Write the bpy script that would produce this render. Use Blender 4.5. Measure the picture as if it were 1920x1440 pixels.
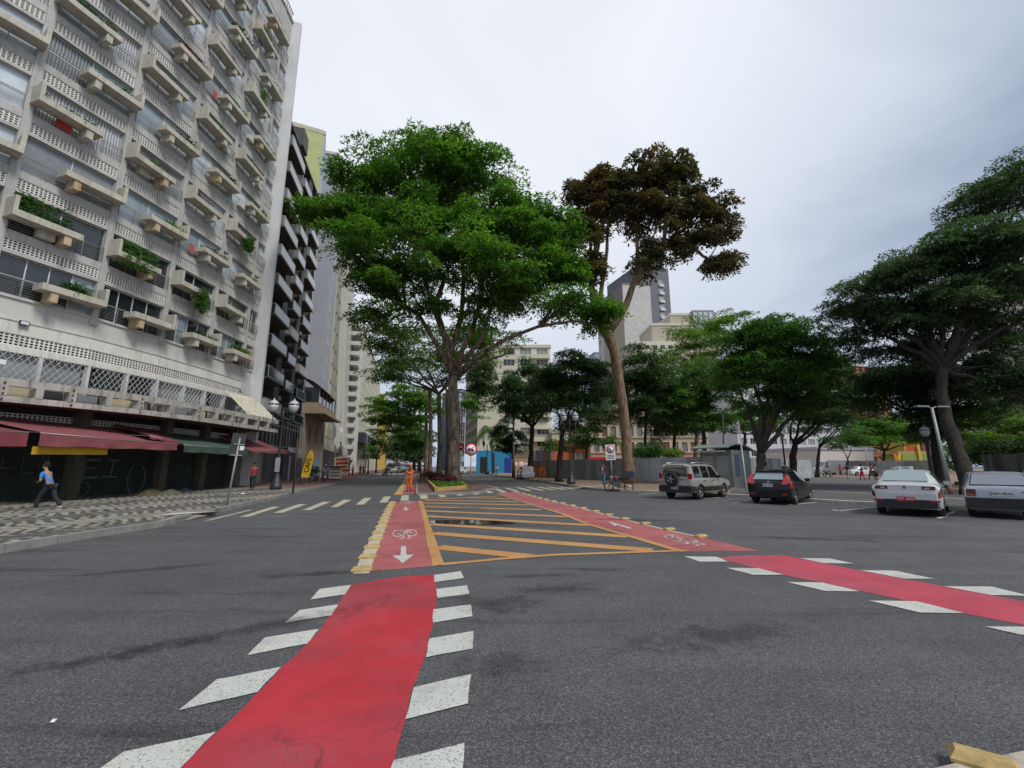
import bpy, bmesh, math, random
import numpy as np
from mathutils import Vector, Matrix
R = math.radians
PI = math.pi
random.seed(7)
RNG = np.random.default_rng(11)
for o in list(bpy.data.objects): bpy.data.objects.remove(o)
scene = bpy.context.scene
COL = scene.collection

# ---------------------------------------------------------------- camera
CAM_H = 1.6; FPX = 813.0; HZ = 874.0
PITCH = math.atan((HZ - 720) / FPX); CP, SP = math.cos(PITCH), math.sin(PITCH)
cam_d = bpy.data.cameras.new('camera'); cam = bpy.data.objects.new('camera', cam_d); COL.objects.link(cam)
cam.location = (0, 0, CAM_H); cam.rotation_euler = (PI / 2 + PITCH, 0, 0)
cam_d.sensor_width = 36; cam_d.lens = FPX / 1920 * 36; cam_d.clip_end = 3000; cam_d.clip_start = .05
scene.camera = cam

# ---------------------------------------------------------------- exposure, world, sun
scene.view_settings.view_transform = 'Standard'; scene.view_settings.look = 'None'
scene.view_settings.gamma = 1; scene.view_settings.exposure = EXPOSURE = 0.72
scene.view_settings.use_curve_mapping = False
scene.render.resolution_x = 1024; scene.render.resolution_y = 768
SUN_EL, SUN_AZ = R(52), R(35)          # azimuth clockwise from +Y
W = bpy.data.worlds.new('World'); scene.world = W; W.use_nodes = True
nt = W.node_tree; nt.nodes.clear()
def N(nt, t, **k):
    n = nt.nodes.new(t)
    for a, v in k.items():
        if a == 'i':
            for key, val in v.items(): n.inputs[key].default_value = val
        else: setattr(n, a, v)
    return n
out = N(nt, 'ShaderNodeOutputWorld'); bg = N(nt, 'ShaderNodeBackground', i={'Strength': 0.1})
sky = N(nt, 'ShaderNodeTexSky', sky_type='NISHITA', sun_disc=False, sun_elevation=SUN_EL, sun_rotation=SUN_AZ, dust_density=4.0)
tc = N(nt, 'ShaderNodeTexCoord')
mp = N(nt, 'ShaderNodeMapping'); mp.inputs['Scale'].default_value = (1, 1, 1.5)
nz = N(nt, 'ShaderNodeTexNoise', i={'Scale': 1.35, 'Detail': 6, 'Roughness': .48, 'Distortion': .5})
rp = N(nt, 'ShaderNodeValToRGB')
rp.color_ramp.elements[0].position = .4; rp.color_ramp.elements[0].color = (2.05, 2.5, 3.3, 1)
rp.color_ramp.elements[1].position = .6; rp.color_ramp.elements[1].color = (3.8, 4.2, 4.95, 1)
# brighter cloud around the hidden sun
dp = N(nt, 'ShaderNodeVectorMath', operation='DOT_PRODUCT')
gaz, gel = R(-9), R(52)
dp.inputs[1].default_value = (math.sin(gaz) * math.cos(gel), math.cos(gaz) * math.cos(gel), math.sin(gel))
gl = N(nt, 'ShaderNodeMapRange', interpolation_type='SMOOTHERSTEP', i={'From Min': .62, 'From Max': 1.02, 'To Min': 0, 'To Max': 1})
mixg = N(nt, 'ShaderNodeMix', data_type='RGBA', blend_type='MIX'); mixg.inputs[7].default_value = (6.1, 6.3, 6.6, 1)
mixs = N(nt, 'ShaderNodeMix', data_type='RGBA', blend_type='MIX'); mixs.inputs[0].default_value = .95
mg = N(nt, 'ShaderNodeMath', operation='MULTIPLY'); mg.inputs[1].default_value = .75
L = nt.links.new
L(tc.outputs['Generated'], mp.inputs[0]); L(mp.outputs[0], nz.inputs['Vector']); L(nz.outputs['Fac'], rp.inputs[0])
L(tc.outputs['Generated'], dp.inputs[0]); L(dp.outputs['Value'], gl.inputs[0]); L(gl.outputs[0], mg.inputs[0]); L(mg.outputs[0], mixg.inputs[0])
L(rp.outputs[0], mixg.inputs[6]); L(sky.outputs[0], mixs.inputs[6]); L(mixg.outputs[2], mixs.inputs[7])
L(mixs.outputs[2], bg.inputs[0]); L(bg.outputs[0], out.inputs[0])
sd = bpy.data.lights.new('sun', 'SUN'); sd.energy = 1.5; sd.angle = R(16); sd.color = (1, .96, .9)
sun = bpy.data.objects.new('sun', sd); COL.objects.link(sun)
# light travels from azimuth SUN_AZ behind the camera's right shoulder, high up
SUN_DIR = Vector((math.sin(R(130)) * math.cos(SUN_EL), math.cos(R(130)) * math.cos(SUN_EL), math.sin(SUN_EL)))
sun.rotation_euler = SUN_DIR.to_track_quat('Z', 'Y').to_euler()
sky.sun_rotation = R(130)

# ---------------------------------------------------------------- photograph pixel -> place
def ray(x, y):
    Y = -(y - 720) / FPX
    return ((x - 960) / FPX, CP - SP * Y, SP + CP * Y)
def G(x, y, z=0.0):
    r = ray(x, y); t = (z - CAM_H) / r[2]; return Vector((r[0] * t, r[1] * t, z))
def D(x, y, d):
    r = ray(x, y); t = d / r[1]; return Vector((r[0] * t, d, CAM_H + r[2] * t))

# a scratch scene in which modifiers and lettering are turned into plain meshes
TMP = bpy.data.scenes.new('tmp')
def evaluate(o):
    TMP.view_layers[0].update(); return bpy.data.meshes.new_from_object(o.evaluated_get(TMP.view_layers[0].depsgraph))
# ---------------------------------------------------------------- mesh builder
class MB:
    def __init__(s): s.v = []; s.f = []; s.m = []; s.sm = []
    def add(s, vs, fs, mi=0, smooth=False):
        b = len(s.v); s.v += [tuple(v) for v in vs]
        for f in fs: s.f.append([i + b for i in f]); s.m.append(mi); s.sm.append(smooth)
        return s
    def box(s, x0, x1, y0, y1, z0, z1, mi=0, M=None):
        vs = [(x, y, z) for z in (z0, z1) for y in (y0, y1) for x in (x0, x1)]
        if M is not None: vs = [M @ Vector(v) for v in vs]
        return s.add(vs, [(0, 2, 3, 1), (4, 5, 7, 6), (0, 1, 5, 4), (2, 6, 7, 3), (0, 4, 6, 2), (1, 3, 7, 5)], mi)
    def prism(s, pts, z0, z1, mi=0, M=None):
        n = len(pts); vs = [(p[0], p[1], z0) for p in pts] + [(p[0], p[1], z1) for p in pts]
        if M is not None: vs = [M @ Vector(v) for v in vs]
        return s.add(vs, [tuple(range(n - 1, -1, -1)), tuple(range(n, 2 * n))] + [(i, (i + 1) % n, n + (i + 1) % n, n + i) for i in range(n)], mi)
    def tube(s, pts, rs, n=8, mi=0, smooth=True, cap=True):
        pts = [Vector(p) for p in pts]
        if not hasattr(rs, '__len__'): rs = [rs] * len(pts)
        vs = []; up = None
        for i, p in enumerate(pts):
            d = (pts[min(i + 1, len(pts) - 1)] - pts[max(i - 1, 0)]).normalized()
            if up is None:
                up = Vector((1, 0, 0)) if abs(d.x) < .8 else Vector((0, 1, 0))
            a = d.cross(up).normalized(); b = a.cross(d); up = b
            for k in range(n):
                t = 2 * PI * k / n; vs.append(p + (a * math.cos(t) + b * math.sin(t)) * rs[i])
        fs = [(i * n + k, i * n + (k + 1) % n, (i + 1) * n + (k + 1) % n, (i + 1) * n + k) for i in range(len(pts) - 1) for k in range(n)]
        s.add(vs, fs, mi, smooth)
        if cap:
            b = len(s.v) - len(vs)
            s.f += [[b + k for k in range(n)][::-1], [b + (len(pts) - 1) * n + k for k in range(n)]]; s.m += [mi, mi]; s.sm += [False, False]
        return s
    def lathe(s, prof, n=16, mi=0, smooth=True, M=None, cap=True):
        vs = [(r * math.cos(2 * PI * k / n), r * math.sin(2 * PI * k / n), z) for r, z in prof for k in range(n)]
        if M is not None: vs = [M @ Vector(v) for v in vs]
        m = len(prof)
        fs = [(i * n + k, i * n + (k + 1) % n, (i + 1) * n + (k + 1) % n, (i + 1) * n + k) for i in range(m - 1) for k in range(n)]
        if cap: fs += [tuple(range(n))[::-1], tuple((m - 1) * n + k for k in range(n))]
        return s.add(vs, fs, mi, smooth)
    def quad(s, a, b, c, d, mi=0): return s.add([a, b, c, d], [(0, 1, 2, 3)], mi)
    def mesh(s, name, mats):
        me = bpy.data.meshes.new(name); me.from_pydata(s.v, [], s.f)
        for m in (mats if isinstance(mats, (list, tuple)) else [mats]): me.materials.append(m)
        me.polygons.foreach_set('material_index', s.m); me.polygons.foreach_set('use_smooth', s.sm)
        me.update(); return me
    def build(s, name, mats, parent=None, loc=None, rotz=0):
        return link(name, s.mesh(name, mats), parent, loc, rotz)
def link(name, me, parent=None, loc=None, rotz=0):
    o = bpy.data.objects.new(name, me); COL.objects.link(o)
    if parent is not None: o.parent = parent
    if loc is not None: o.location = loc
    if rotz: o.rotation_euler = (0, 0, rotz)
    return o
def tag(o, label=None, cat=None, group=None, kind=None):
    if label: o['label'] = label
    if cat: o['category'] = cat
    if group: o['group'] = group
    if kind: o['kind'] = kind
    return o
def thing(name, label, cat, loc=(0, 0, 0), rotz=0, group=None):
    o = bpy.data.objects.new(name, None); o.empty_display_size = .3; COL.objects.link(o)
    o.location = loc; o.rotation_euler = (0, 0, rotz); return tag(o, label, cat, group)
def copy_tree(o, parent=None):
    c = o.copy(); COL.objects.link(c); c.parent = parent
    for ch in [x for x in o.children]: copy_tree(ch, c)
    return c
def dup(root, loc, rotz=0, label=None, scale=None):
    c = copy_tree(root); c.location = loc; c.rotation_euler = (0, 0, rotz)
    if label: c['label'] = label
    if scale: c.scale = (scale,) * 3 if not hasattr(scale, '__len__') else scale
    return c

# ---------------------------------------------------------------- materials
def new_mat(name):
    m = bpy.data.materials.new(name); m.use_nodes = True; nt = m.node_tree
    return m, nt, nt.nodes['Principled BSDF']
_mc = {}
def mat(name, col, rough=.8, var=.15, scale=3.0, bump=0.0, metal=0.0, spec=.5, detail=6, streak=0, alpha=1, emit=None, coat=0, dirt=None):
    """solid colour with noise variation (world position), optional vertical streaks of dirt, optional bump"""
    if name in _mc: return _mc[name]
    m, nt, b = new_mat(name); Lk = nt.links.new
    b.inputs['Roughness'].default_value = rough; b.inputs['Metallic'].default_value = metal
    b.inputs['Specular IOR Level'].default_value = spec; b.inputs['Coat Weight'].default_value = coat
    if alpha < 1: b.inputs['Alpha'].default_value = alpha
    if emit: b.inputs['Emission Color'].default_value = (*emit[:3], 1); b.inputs['Emission Strength'].default_value = emit[3]
    g = N(nt, 'ShaderNodeNewGeometry')
    if var or bump:
        n = N(nt, 'ShaderNodeTexNoise', i={'Scale': scale, 'Detail': detail, 'Roughness': .65}); Lk(g.outputs['Position'], n.inputs['Vector'])
    if var:
        r = N(nt, 'ShaderNodeMapRange', i={'From Min': .25, 'From Max': .75, 'To Min': 1 - var, 'To Max': 1 + var}); Lk(n.outputs['Fac'], r.inputs[0])
        mx = N(nt, 'ShaderNodeVectorMath', operation='SCALE'); mx.inputs[0].default_value = col[:3]; Lk(r.outputs[0], mx.inputs['Scale'])
        last = mx.outputs[0]
        if streak:
            mp = N(nt, 'ShaderNodeMapping'); mp.inputs['Scale'].default_value = (4.5, 4.5, .35); Lk(g.outputs['Position'], mp.inputs[0])
            n2 = N(nt, 'ShaderNodeTexNoise', i={'Scale': 1.0, 'Detail': 5, 'Roughness': .7}); Lk(mp.outputs[0], n2.inputs['Vector'])
            r2 = N(nt, 'ShaderNodeMapRange', i={'From Min': .5, 'From Max': .72, 'To Min': 0, 'To Max': streak}); Lk(n2.outputs['Fac'], r2.inputs[0])
            mm = N(nt, 'ShaderNodeMix', data_type='RGBA'); Lk(r2.outputs[0], mm.inputs[0]); Lk(last, mm.inputs[6])
            mm.inputs[7].default_value = (*(dirt or (col[0] * .3, col[1] * .27, col[2] * .22)), 1); last = mm.outputs[2]
        Lk(last, b.inputs['Base Color'])
    else: b.inputs['Base Color'].default_value = (*col[:3], 1)
    if bump:
        bp = N(nt, 'ShaderNodeBump', i={'Strength': bump, 'Distance': .02}); Lk(n.outputs['Fac'], bp.inputs['Height']); Lk(bp.outputs[0], b.inputs['Normal'])
    _mc[name] = m; return m
def glass(name, col=(.03, .04, .045), rough=.06, spec=.9, metal=0.0):
    """window glass seen from outside: opaque pane, dark room or sky reflection painted into col"""
    return mat(name, col, rough, var=.3, scale=.7, spec=spec, metal=metal)
# ================================================================ ground
def asphalt(name, base=.086, blue=1.04):
    m, nt, b = new_mat(name); Lk = nt.links.new; g = N(nt, 'ShaderNodeNewGeometry')
    big = N(nt, 'ShaderNodeTexNoise', i={'Scale': .22, 'Detail': 4, 'Roughness': .6, 'Distortion': .6})
    mid = N(nt, 'ShaderNodeTexNoise', i={'Scale': 1.6, 'Detail': 6, 'Roughness': .7})
    fine = N(nt, 'ShaderNodeTexNoise', i={'Scale': 95, 'Detail': 3, 'Roughness': .8})
    vor = N(nt, 'ShaderNodeTexVoronoi', i={'Scale': 120.0, 'Randomness': 1.0})
    for n in (big, mid, fine, vor): Lk(g.outputs['Position'], n.inputs['Vector'])
    stretch = N(nt, 'ShaderNodeMapping'); stretch.inputs['Rotation'].default_value = (0, 0, R(20)); stretch.inputs['Scale'].default_value = (.25, 2.4, 1)
    Lk(g.outputs['Position'], stretch.inputs[0]); st = N(nt, 'ShaderNodeTexNoise', i={'Scale': .7, 'Detail': 5, 'Roughness': .6}); Lk(stretch.outputs[0], st.inputs['Vector'])
    def mr(src, a, b_, c, d):
        r = N(nt, 'ShaderNodeMapRange', i={'From Min': a, 'From Max': b_, 'To Min': c, 'To Max': d}); Lk(src, r.inputs[0]); return r.outputs[0]
    def mul(a, c):
        x = N(nt, 'ShaderNodeMath', operation='MULTIPLY'); Lk(a, x.inputs[0]); Lk(c, x.inputs[1]); return x.outputs[0]
    v = mul(mr(big.outputs['Fac'], .3, .7, .82, 1.2), mr(mid.outputs['Fac'], .3, .75, .86, 1.12))
    v = mul(v, mr(fine.outputs['Fac'], .3, .7, .4, 1.65)); v = mul(v, mr(st.outputs['Fac'], .35, .65, .9, 1.1))
    agg = N(nt, 'ShaderNodeTexVoronoi', i={'Scale': 115.0}); Lk(g.outputs['Position'], agg.inputs['Vector']); sg_ = N(nt, 'ShaderNodeSeparateColor'); Lk(agg.outputs['Color'], sg_.inputs[0])
    pw = N(nt, 'ShaderNodeMath', operation='POWER'); Lk(sg_.outputs[0], pw.inputs[0]); pw.inputs[1].default_value = 2.5; v = mul(v, mr(pw.outputs[0], 0, 1, .66, 2.0)); v = mul(v, mr(vor.outputs['Distance'], 0, .16, 1.8, .95))
    # hairline cracks and dark oil patches
    w = N(nt, 'ShaderNodeTexNoise', i={'Scale': 1.2, 'Detail': 4}); Lk(g.outputs['Position'], w.inputs['Vector'])
    ws = N(nt, 'ShaderNodeVectorMath', operation='MULTIPLY_ADD'); ws.inputs[1].default_value = (.7, .7, 0); Lk(w.outputs['Color'], ws.inputs[0]); Lk(g.outputs['Position'], ws.inputs[2])
    cr = N(nt, 'ShaderNodeTexVoronoi', feature='DISTANCE_TO_EDGE', i={'Scale': .38}); Lk(ws.outputs[0], cr.inputs['Vector'])
    cmk = N(nt, 'ShaderNodeMath', operation='MAXIMUM'); Lk(mr(cr.outputs['Distance'], .001, .004, .6, 1.0), cmk.inputs[0]); Lk(mr(big.outputs['Fac'], .52, .6, 1.0, .0), cmk.inputs[1]); v = mul(v, cmk.outputs[0])
    grit = N(nt, 'ShaderNodeTexNoise', i={'Scale': 34, 'Detail': 5, 'Roughness': .85}); Lk(g.outputs['Position'], grit.inputs['Vector']); v = mul(v, mr(grit.outputs['Fac'], .36, .64, .62, 1.35))
    oil = N(nt, 'ShaderNodeTexNoise', i={'Scale': .55, 'Detail': 7, 'Roughness': .72}); Lk(stretch.outputs[0], oil.inputs['Vector'])
    v = mul(v, mr(oil.outputs['Fac'], .56, .66, 1.0, .58))
    sc = N(nt, 'ShaderNodeVectorMath', operation='SCALE'); sc.inputs[0].default_value = (base, base * 1.0, base * blue); Lk(v, sc.inputs['Scale'])
    Lk(sc.outputs[0], b.inputs['Base Color']); b.inputs['Specular IOR Level'].default_value = .45
    Lk(mr(oil.outputs['Fac'], .5, .7, .72, .5), b.inputs['Roughness'])
    bp = N(nt, 'ShaderNodeBump', i={'Strength': .9, 'Distance': .006}); Lk(fine.outputs['Fac'], bp.inputs['Height']); Lk(bp.outputs[0], b.inputs['Normal'])
    return m
M_ASPH = asphalt('asphalt')
M_ASPH2 = asphalt('driveway_asphalt', .10, 1.0)
def paint(name, col, wear=.5, fade=None, crack=False, rough=.6):
    """road paint, worn through to the asphalt by noise"""
    m, nt, b = new_mat(name); Lk = nt.links.new; g = N(nt, 'ShaderNodeNewGeometry')
    n1 = N(nt, 'ShaderNodeTexNoise', i={'Scale': 60, 'Detail': 4, 'Roughness': .8}); n2 = N(nt, 'ShaderNodeTexNoise', i={'Scale': 1.3, 'Detail': 6, 'Roughness': .7})
    n3 = N(nt, 'ShaderNodeTexNoise', i={'Scale': .45, 'Detail': 3})
    for n in (n1, n2, n3): Lk(g.outputs['Position'], n.inputs['Vector'])
    ad = N(nt, 'ShaderNodeMath', operation='ADD'); Lk(n1.outputs['Fac'], ad.inputs[0]); Lk(n2.outputs['Fac'], ad.inputs[1])
    th = N(nt, 'ShaderNodeMapRange', i={'From Min': 1.24 - wear * .3, 'From Max': 1.36 - wear * .3, 'To Min': 0, 'To Max': .72}); Lk(ad.outputs[0], th.inputs[0])
    pit = N(nt, 'ShaderNodeTexNoise', i={'Scale': 75, 'Detail': 2, 'Roughness': .6}); Lk(g.outputs['Position'], pit.inputs['Vector'])
    pt = N(nt, 'ShaderNodeMapRange', i={'From Min': .60 - wear * .06, 'From Max': .66 - wear * .06, 'To Min': 0, 'To Max': .3 + wear * .8}); Lk(pit.outputs['Fac'], pt.inputs[0])
    pmx = N(nt, 'ShaderNodeMath', operation='MAXIMUM'); Lk(th.outputs[0], pmx.inputs[0]); Lk(pt.outputs[0], pmx.inputs[1])
    r = N(nt, 'ShaderNodeMapRange', i={'From Min': .3, 'From Max': .7, 'To Min': .70, 'To Max': 1.14}); Lk(n2.outputs['Fac'], r.inputs[0])
    c0 = N(nt, 'ShaderNodeMix', data_type='RGBA'); c0.inputs[6].default_value = (*col, 1); c0.inputs[7].default_value = (*(fade or col), 1)
    fr = N(nt, 'ShaderNodeMapRange', i={'From Min': .42, 'From Max': .58}); Lk(n3.outputs['Fac'], fr.inputs[0]); Lk(fr.outputs[0], c0.inputs[0])
    sc = N(nt, 'ShaderNodeVectorMath', operation='SCALE'); Lk(c0.outputs[2], sc.inputs[0]); Lk(r.outputs[0], sc.inputs['Scale'])
    mx = N(nt, 'ShaderNodeMix', data_type='RGBA'); Lk(pmx.outputs[0], mx.inputs[0]); Lk(sc.outputs[0], mx.inputs[6]); mx.inputs[7].default_value = (.07, .07, .07, 1)
    last = mx.outputs[2]
    if crack:
        w = N(nt, 'ShaderNodeTexNoise', i={'Scale': 1.6, 'Detail': 5}); Lk(g.outputs['Position'], w.inputs['Vector'])
        ws = N(nt, 'ShaderNodeVectorMath', operation='MULTIPLY_ADD'); ws.inputs[1].default_value = (.9, .9, 0); Lk(w.outputs['Color'], ws.inputs[0]); Lk(g.outputs['Position'], ws.inputs[2])
        cr = N(nt, 'ShaderNodeTexVoronoi', feature='DISTANCE_TO_EDGE', i={'Scale': 1.1}); Lk(ws.outputs[0], cr.inputs['Vector'])
        cm = N(nt, 'ShaderNodeMapRange', i={'From Min': .003, 'From Max': .012, 'To Min': .8, 'To Max': 0}); Lk(cr.outputs['Distance'], cm.inputs[0])
        pm = N(nt, 'ShaderNodeMapRange', i={'From Min': .47, 'From Max': .56}); Lk(n3.outputs['Fac'], pm.inputs[0])
        q = N(nt, 'ShaderNodeMath', operation='MULTIPLY'); Lk(cm.outputs[0], q.inputs[0]); Lk(pm.outputs[0], q.inputs[1])
        m2 = N(nt, 'ShaderNodeMix', data_type='RGBA'); Lk(q.outputs[0], m2.inputs[0]); Lk(last, m2.inputs[6]); m2.inputs[7].default_value = (.09, .02, .025, 1); last = m2.outputs[2]
    Lk(last, b.inputs['Base Color']); b.inputs['Roughness'].default_value = rough; b.inputs['Specular IOR Level'].default_value = .35
    bp = N(nt, 'ShaderNodeBump', i={'Strength': .5, 'Distance': .005}); Lk(n1.outputs['Fac'], bp.inputs['Height']); Lk(bp.outputs[0], b.inputs['Normal'])
    return m
M_WHITE = paint('white_road_paint', (.58, .59, .54), .45)
M_CREAM = paint('cream_road_paint', (.56, .51, .37), .5)
M_RED = paint('red_lane_paint', (.52, .030, .046), .34, (.36, .055, .07), True, .5)
M_RED2 = paint('red_lane_paint_pink', (.50, .06, .095), .3, (.40, .08, .11), True, .55)
M_ROSE = paint('faded_red_lane_paint', (.45, .125, .13), .34, (.38, .105, .105), True)
M_ORANGE = paint('yellow_road_paint', (.56, .32, .12), .42, (.55, .27, .09))

bm = MB(); n = 48                                              # one sheet to the horizon
vs = [(0, 0, 0)] + [(r * math.cos(2 * PI * k / n), r * math.sin(2 * PI * k / n), 0) for r in (40, 200, 1600) for k in range(n)]
fs = [(0, 1 + k, 1 + (k + 1) % n) for k in range(n)] + [(1 + a * n + k, 1 + (a + 1) * n + k, 1 + (a + 1) * n + (k + 1) % n, 1 + a * n + (k + 1) % n) for a in (0, 1) for k in range(n)]
bm.add(vs, fs); road = tag(bm.build('road', M_ASPH), kind='structure')

def mark(name, pts, m, z=.004, o=(0, 0), s=1.0, world=False, parent=road):
    ps = [(p[0], p[1]) for p in pts] if world else [tuple(G(o[0] + p[0] / s, o[1] + p[1] / s)[:2]) for p in pts]
    qs = []
    for i, p_ in enumerate(ps):            # brush-ragged edges
        q_ = ps[(i + 1) % len(ps)]; L0 = math.hypot(q_[0] - p_[0], q_[1] - p_[1]); n_ = max(1, min(40, int(L0 / .12)))
        for k in range(n_):
            t_ = k / n_; j_ = .007 if k else 0; qs.append((p_[0] + (q_[0] - p_[0]) * t_ + random.uniform(-j_, j_), p_[1] + (q_[1] - p_[1]) * t_ + random.uniform(-j_, j_)))
    if z < .012 and m is not None and not world or name == 'cycle_lane': ps = qs
    b = bmesh.new(); vs = [b.verts.new((x, y, z)) for x, y in ps]; f = b.faces.new(vs)
    bmesh.ops.triangulate(b, faces=[f]); bmesh.ops.recalc_face_normals(b, faces=b.faces)
    if sum(f.normal.z for f in b.faces) < 0: bmesh.ops.reverse_faces(b, faces=b.faces)
    me = bpy.data.meshes.new(name); b.to_mesh(me); b.free(); me.materials.append(m)
    return link(name, me, parent)
def ribbon_pts(ps, w0, w1=None):
    ps = [Vector(p[:2]) for p in ps]; w1 = w0 if w1 is None else w1; A, B = [], []
    for i, p in enumerate(ps):
        d = (ps[min(i + 1, len(ps) - 1)] - ps[max(i - 1, 0)]).normalized(); nrm = Vector((-d.y, d.x)); t = i / max(1, len(ps) - 1); w = w0 + (w1 - w0) * t
        A.append(p + nrm * w / 2); B.append(p - nrm * w / 2)
    return A, B
def ribbon(name, ps, w0, m, w1=None, z=.004, px=True, parent=road):
    if px: ps = [G(*p) for p in ps]
    A, B = ribbon_pts(ps, w0, w1); n = len(A)
    bm = MB(); bm.add([(a.x, a.y, z) for a in A] + [(b.x, b.y, z) for b in B], [(n + i, n + i + 1, i + 1, i) for i in range(n - 1)])
    return bm.build(name, m, parent)

# near red cycle lane with its white blocks
o1, s1 = (180, 1060), 2.5263
lane = [(1200, 95), (1240, 88), (1340, 70), (1450, 55), (1600, 45), (1617, 120), (1612, 200), (1590, 300), (1560, 430), (1495, 590), (1465, 735), (1410, 945), (1395, 1010)]
left = [(330, 1030), (405, 955), (565, 800), (640, 735), (760, 612), (875, 490), (1000, 375), (1060, 305), (1145, 190), (1180, 130)]
ptsN = [G(o1[0] + x / s1, o1[1] + y / s1) for x, y in lane] + [Vector((-1.35, .9, 0)), Vector((-3.6, .9, 0))] + [G(o1[0] + x / s1, o1[1] + y / s1) for x, y in left]
near_lane = mark('cycle_lane', ptsN, M_RED, .004, world=True)
for q in ([(1060, 115), (1210, 95), (1180, 140), (1015, 165)], [(965, 215), (1147, 188), (1115, 240), (892, 276)], [(800, 345), (1057, 305), (1000, 375), (717, 430)],
          [(570, 545), (877, 485), (765, 605), (390, 693)], [(130, 890), (567, 795), (375, 990), (-40, 1010)],
          [(1600, 48), (1728, 30), (1742, 62), (1603, 82)], [(1610, 115), (1757, 97), (1768, 138), (1618, 158)], [(1598, 212), (1774, 188), (1784, 244), (1597, 275)],
          [(1580, 350), (1787, 315), (1785, 398), (1562, 440)], [(1505, 583), (1778, 520), (1762, 660), (1465, 735)], [(1410, 930), (1745, 848), (1733, 1000), (1375, 1020)]):
    mark('lane_block', q, M_WHITE, .008, o1, s1)
# second red lane to the right
o2, s2 = (1240, 1000), 2.8235
q = [(290, 128), (430, 118), (660, 118), (1050, 198), (1500, 282), (1920, 360), (2300, 440), (2300, 580), (1920, 487), (1600, 425), (1050, 305), (650, 222), (360, 150)]
mark('cycle_lane', q, M_RED2, .004, o2, s2)
for q in ([(735, 133), (890, 135), (1022, 162), (860, 160)], [(1050, 198), (1235, 200), (1447, 243), (1290, 243)], [(1495, 283), (1750, 285), (1960, 335), (1750, 330)],
          [(120, 124), (290, 126), (355, 152), (205, 152)], [(345, 185), (515, 187), (650, 222), (485, 222)], [(668, 261), (850, 263), (1055, 310), (865, 308)],
          [(1097, 359), (1350, 363), (1605, 426), (1370, 423)], [(1712, 497), (1960, 500), (2100, 560), (1900, 540)]):
    mark('lane_block', q, M_WHITE, .008, o2, s2)
# left lane beyond the gap: red surface, kerb line, bicycle and arrow
o3, s3 = (640, 920), 4.8
laneA_L = [(260, 728), (300, 600), (350, 460), (400, 330), (440, 200), (488, 100)]
laneA_R = [(692, 92), (725, 220), (745, 300), (760, 450), (800, 590), (825, 680)]
mark('cycle_lane', laneA_L + laneA_R, M_ROSE, .004, o3, s3)
mark('lane_edge', [(692, 92), (730, 92), (790, 280), (840, 420), (925, 665), (822, 682), (802, 590), (762, 450), (747, 300), (727, 220)], M_ORANGE, .008, o3, s3)
mark('lane_edge', [(105, 752), (248, 748), (262, 724), (300, 600), (350, 460), (400, 330), (440, 200), (488, 98), (450, 97), (400, 180), (330, 310), (265, 430), (190, 570)], M_CREAM, .008, o3, s3)
ARROW = [(.38, 0), (.62, 0), (.64, .52), (1, .5), (.5, 1), (0, .56), (.38, .54)]
def quadmap(q):
    return lambda u, v: tuple((1 - v) * ((1 - u) * q[0][i] + u * q[1][i]) + v * ((1 - u) * q[3][i] + u * q[2][i]) for i in (0, 1))
def arrow(q, o, s, m=M_WHITE):
    f = quadmap(q); mark('lane_arrow', [f(*p) for p in ARROW], m, .008, o, s)
arrow([(470, 503), (650, 503), (655, 655), (455, 655)], o3, s3)
arrow([(545, 148), (615, 148), (620, 180), (540, 180)], o3, s3)
def bike(q, o, s, name='bicycle_marking', m=M_WHITE):
    f = quadmap(q); bm = MB(); w = .035
    def P(u, v):
        x, y = f(u, v); p = G(o[0] + x / s, o[1] + y / s); return (p.x, p.y, .008)
    def ring(cu, cv, ru, rv, n=18):
        vs = []; 
        for k in range(n):
            t = 2 * PI * k / n
            vs += [P(cu + ru * math.cos(t), cv + rv * math.sin(t)), P(cu + (ru - w) * math.cos(t), cv + (rv - w * 1.6) * math.sin(t))]
        bm.add(vs, [(2 * k, 2 * k + 1, (2 * k + 3) % (2 * n), (2 * k + 2) % (2 * n)) for k in range(n)])
    def seg(a, b, t=.028):
        dx, dy = b[0] - a[0], b[1] - a[1]; l = math.hypot(dx, dy); nx, ny = -dy / l * t, dx / l * t
        bm.add([P(a[0] + nx, a[1] + ny), P(a[0] - nx, a[1] - ny), P(b[0] - nx, b[1] - ny), P(b[0] + nx, b[1] + ny)], [(0, 1, 2, 3)])
    ring(.2, .4, .2, .32); ring(.8, .35, .2, .32)
    for a, b in (((.2, .4), (.42, .5)), ((.42, .5), (.3, .12)), ((.3, .2), (.62, .2)), ((.42, .5), (.62, .2)), ((.8, .35), (.58, .12)), ((.22, .1), (.36, .1)), ((.55, .1), (.68, .02)), ((.42, .5), (.46, .8)), ((.3, .85), (.46, .85)), ((.62, .45), (.7, .8)), ((.6, .85), (.74, .85))): seg(a, b)
    bm.build(name, m, road)
bike([(460, 350), (680, 350), (680, 445), (460, 445)], o3, s3)
bike([(530, 98), (655, 98), (655, 126), (525, 126)], o3, s3)
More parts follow.
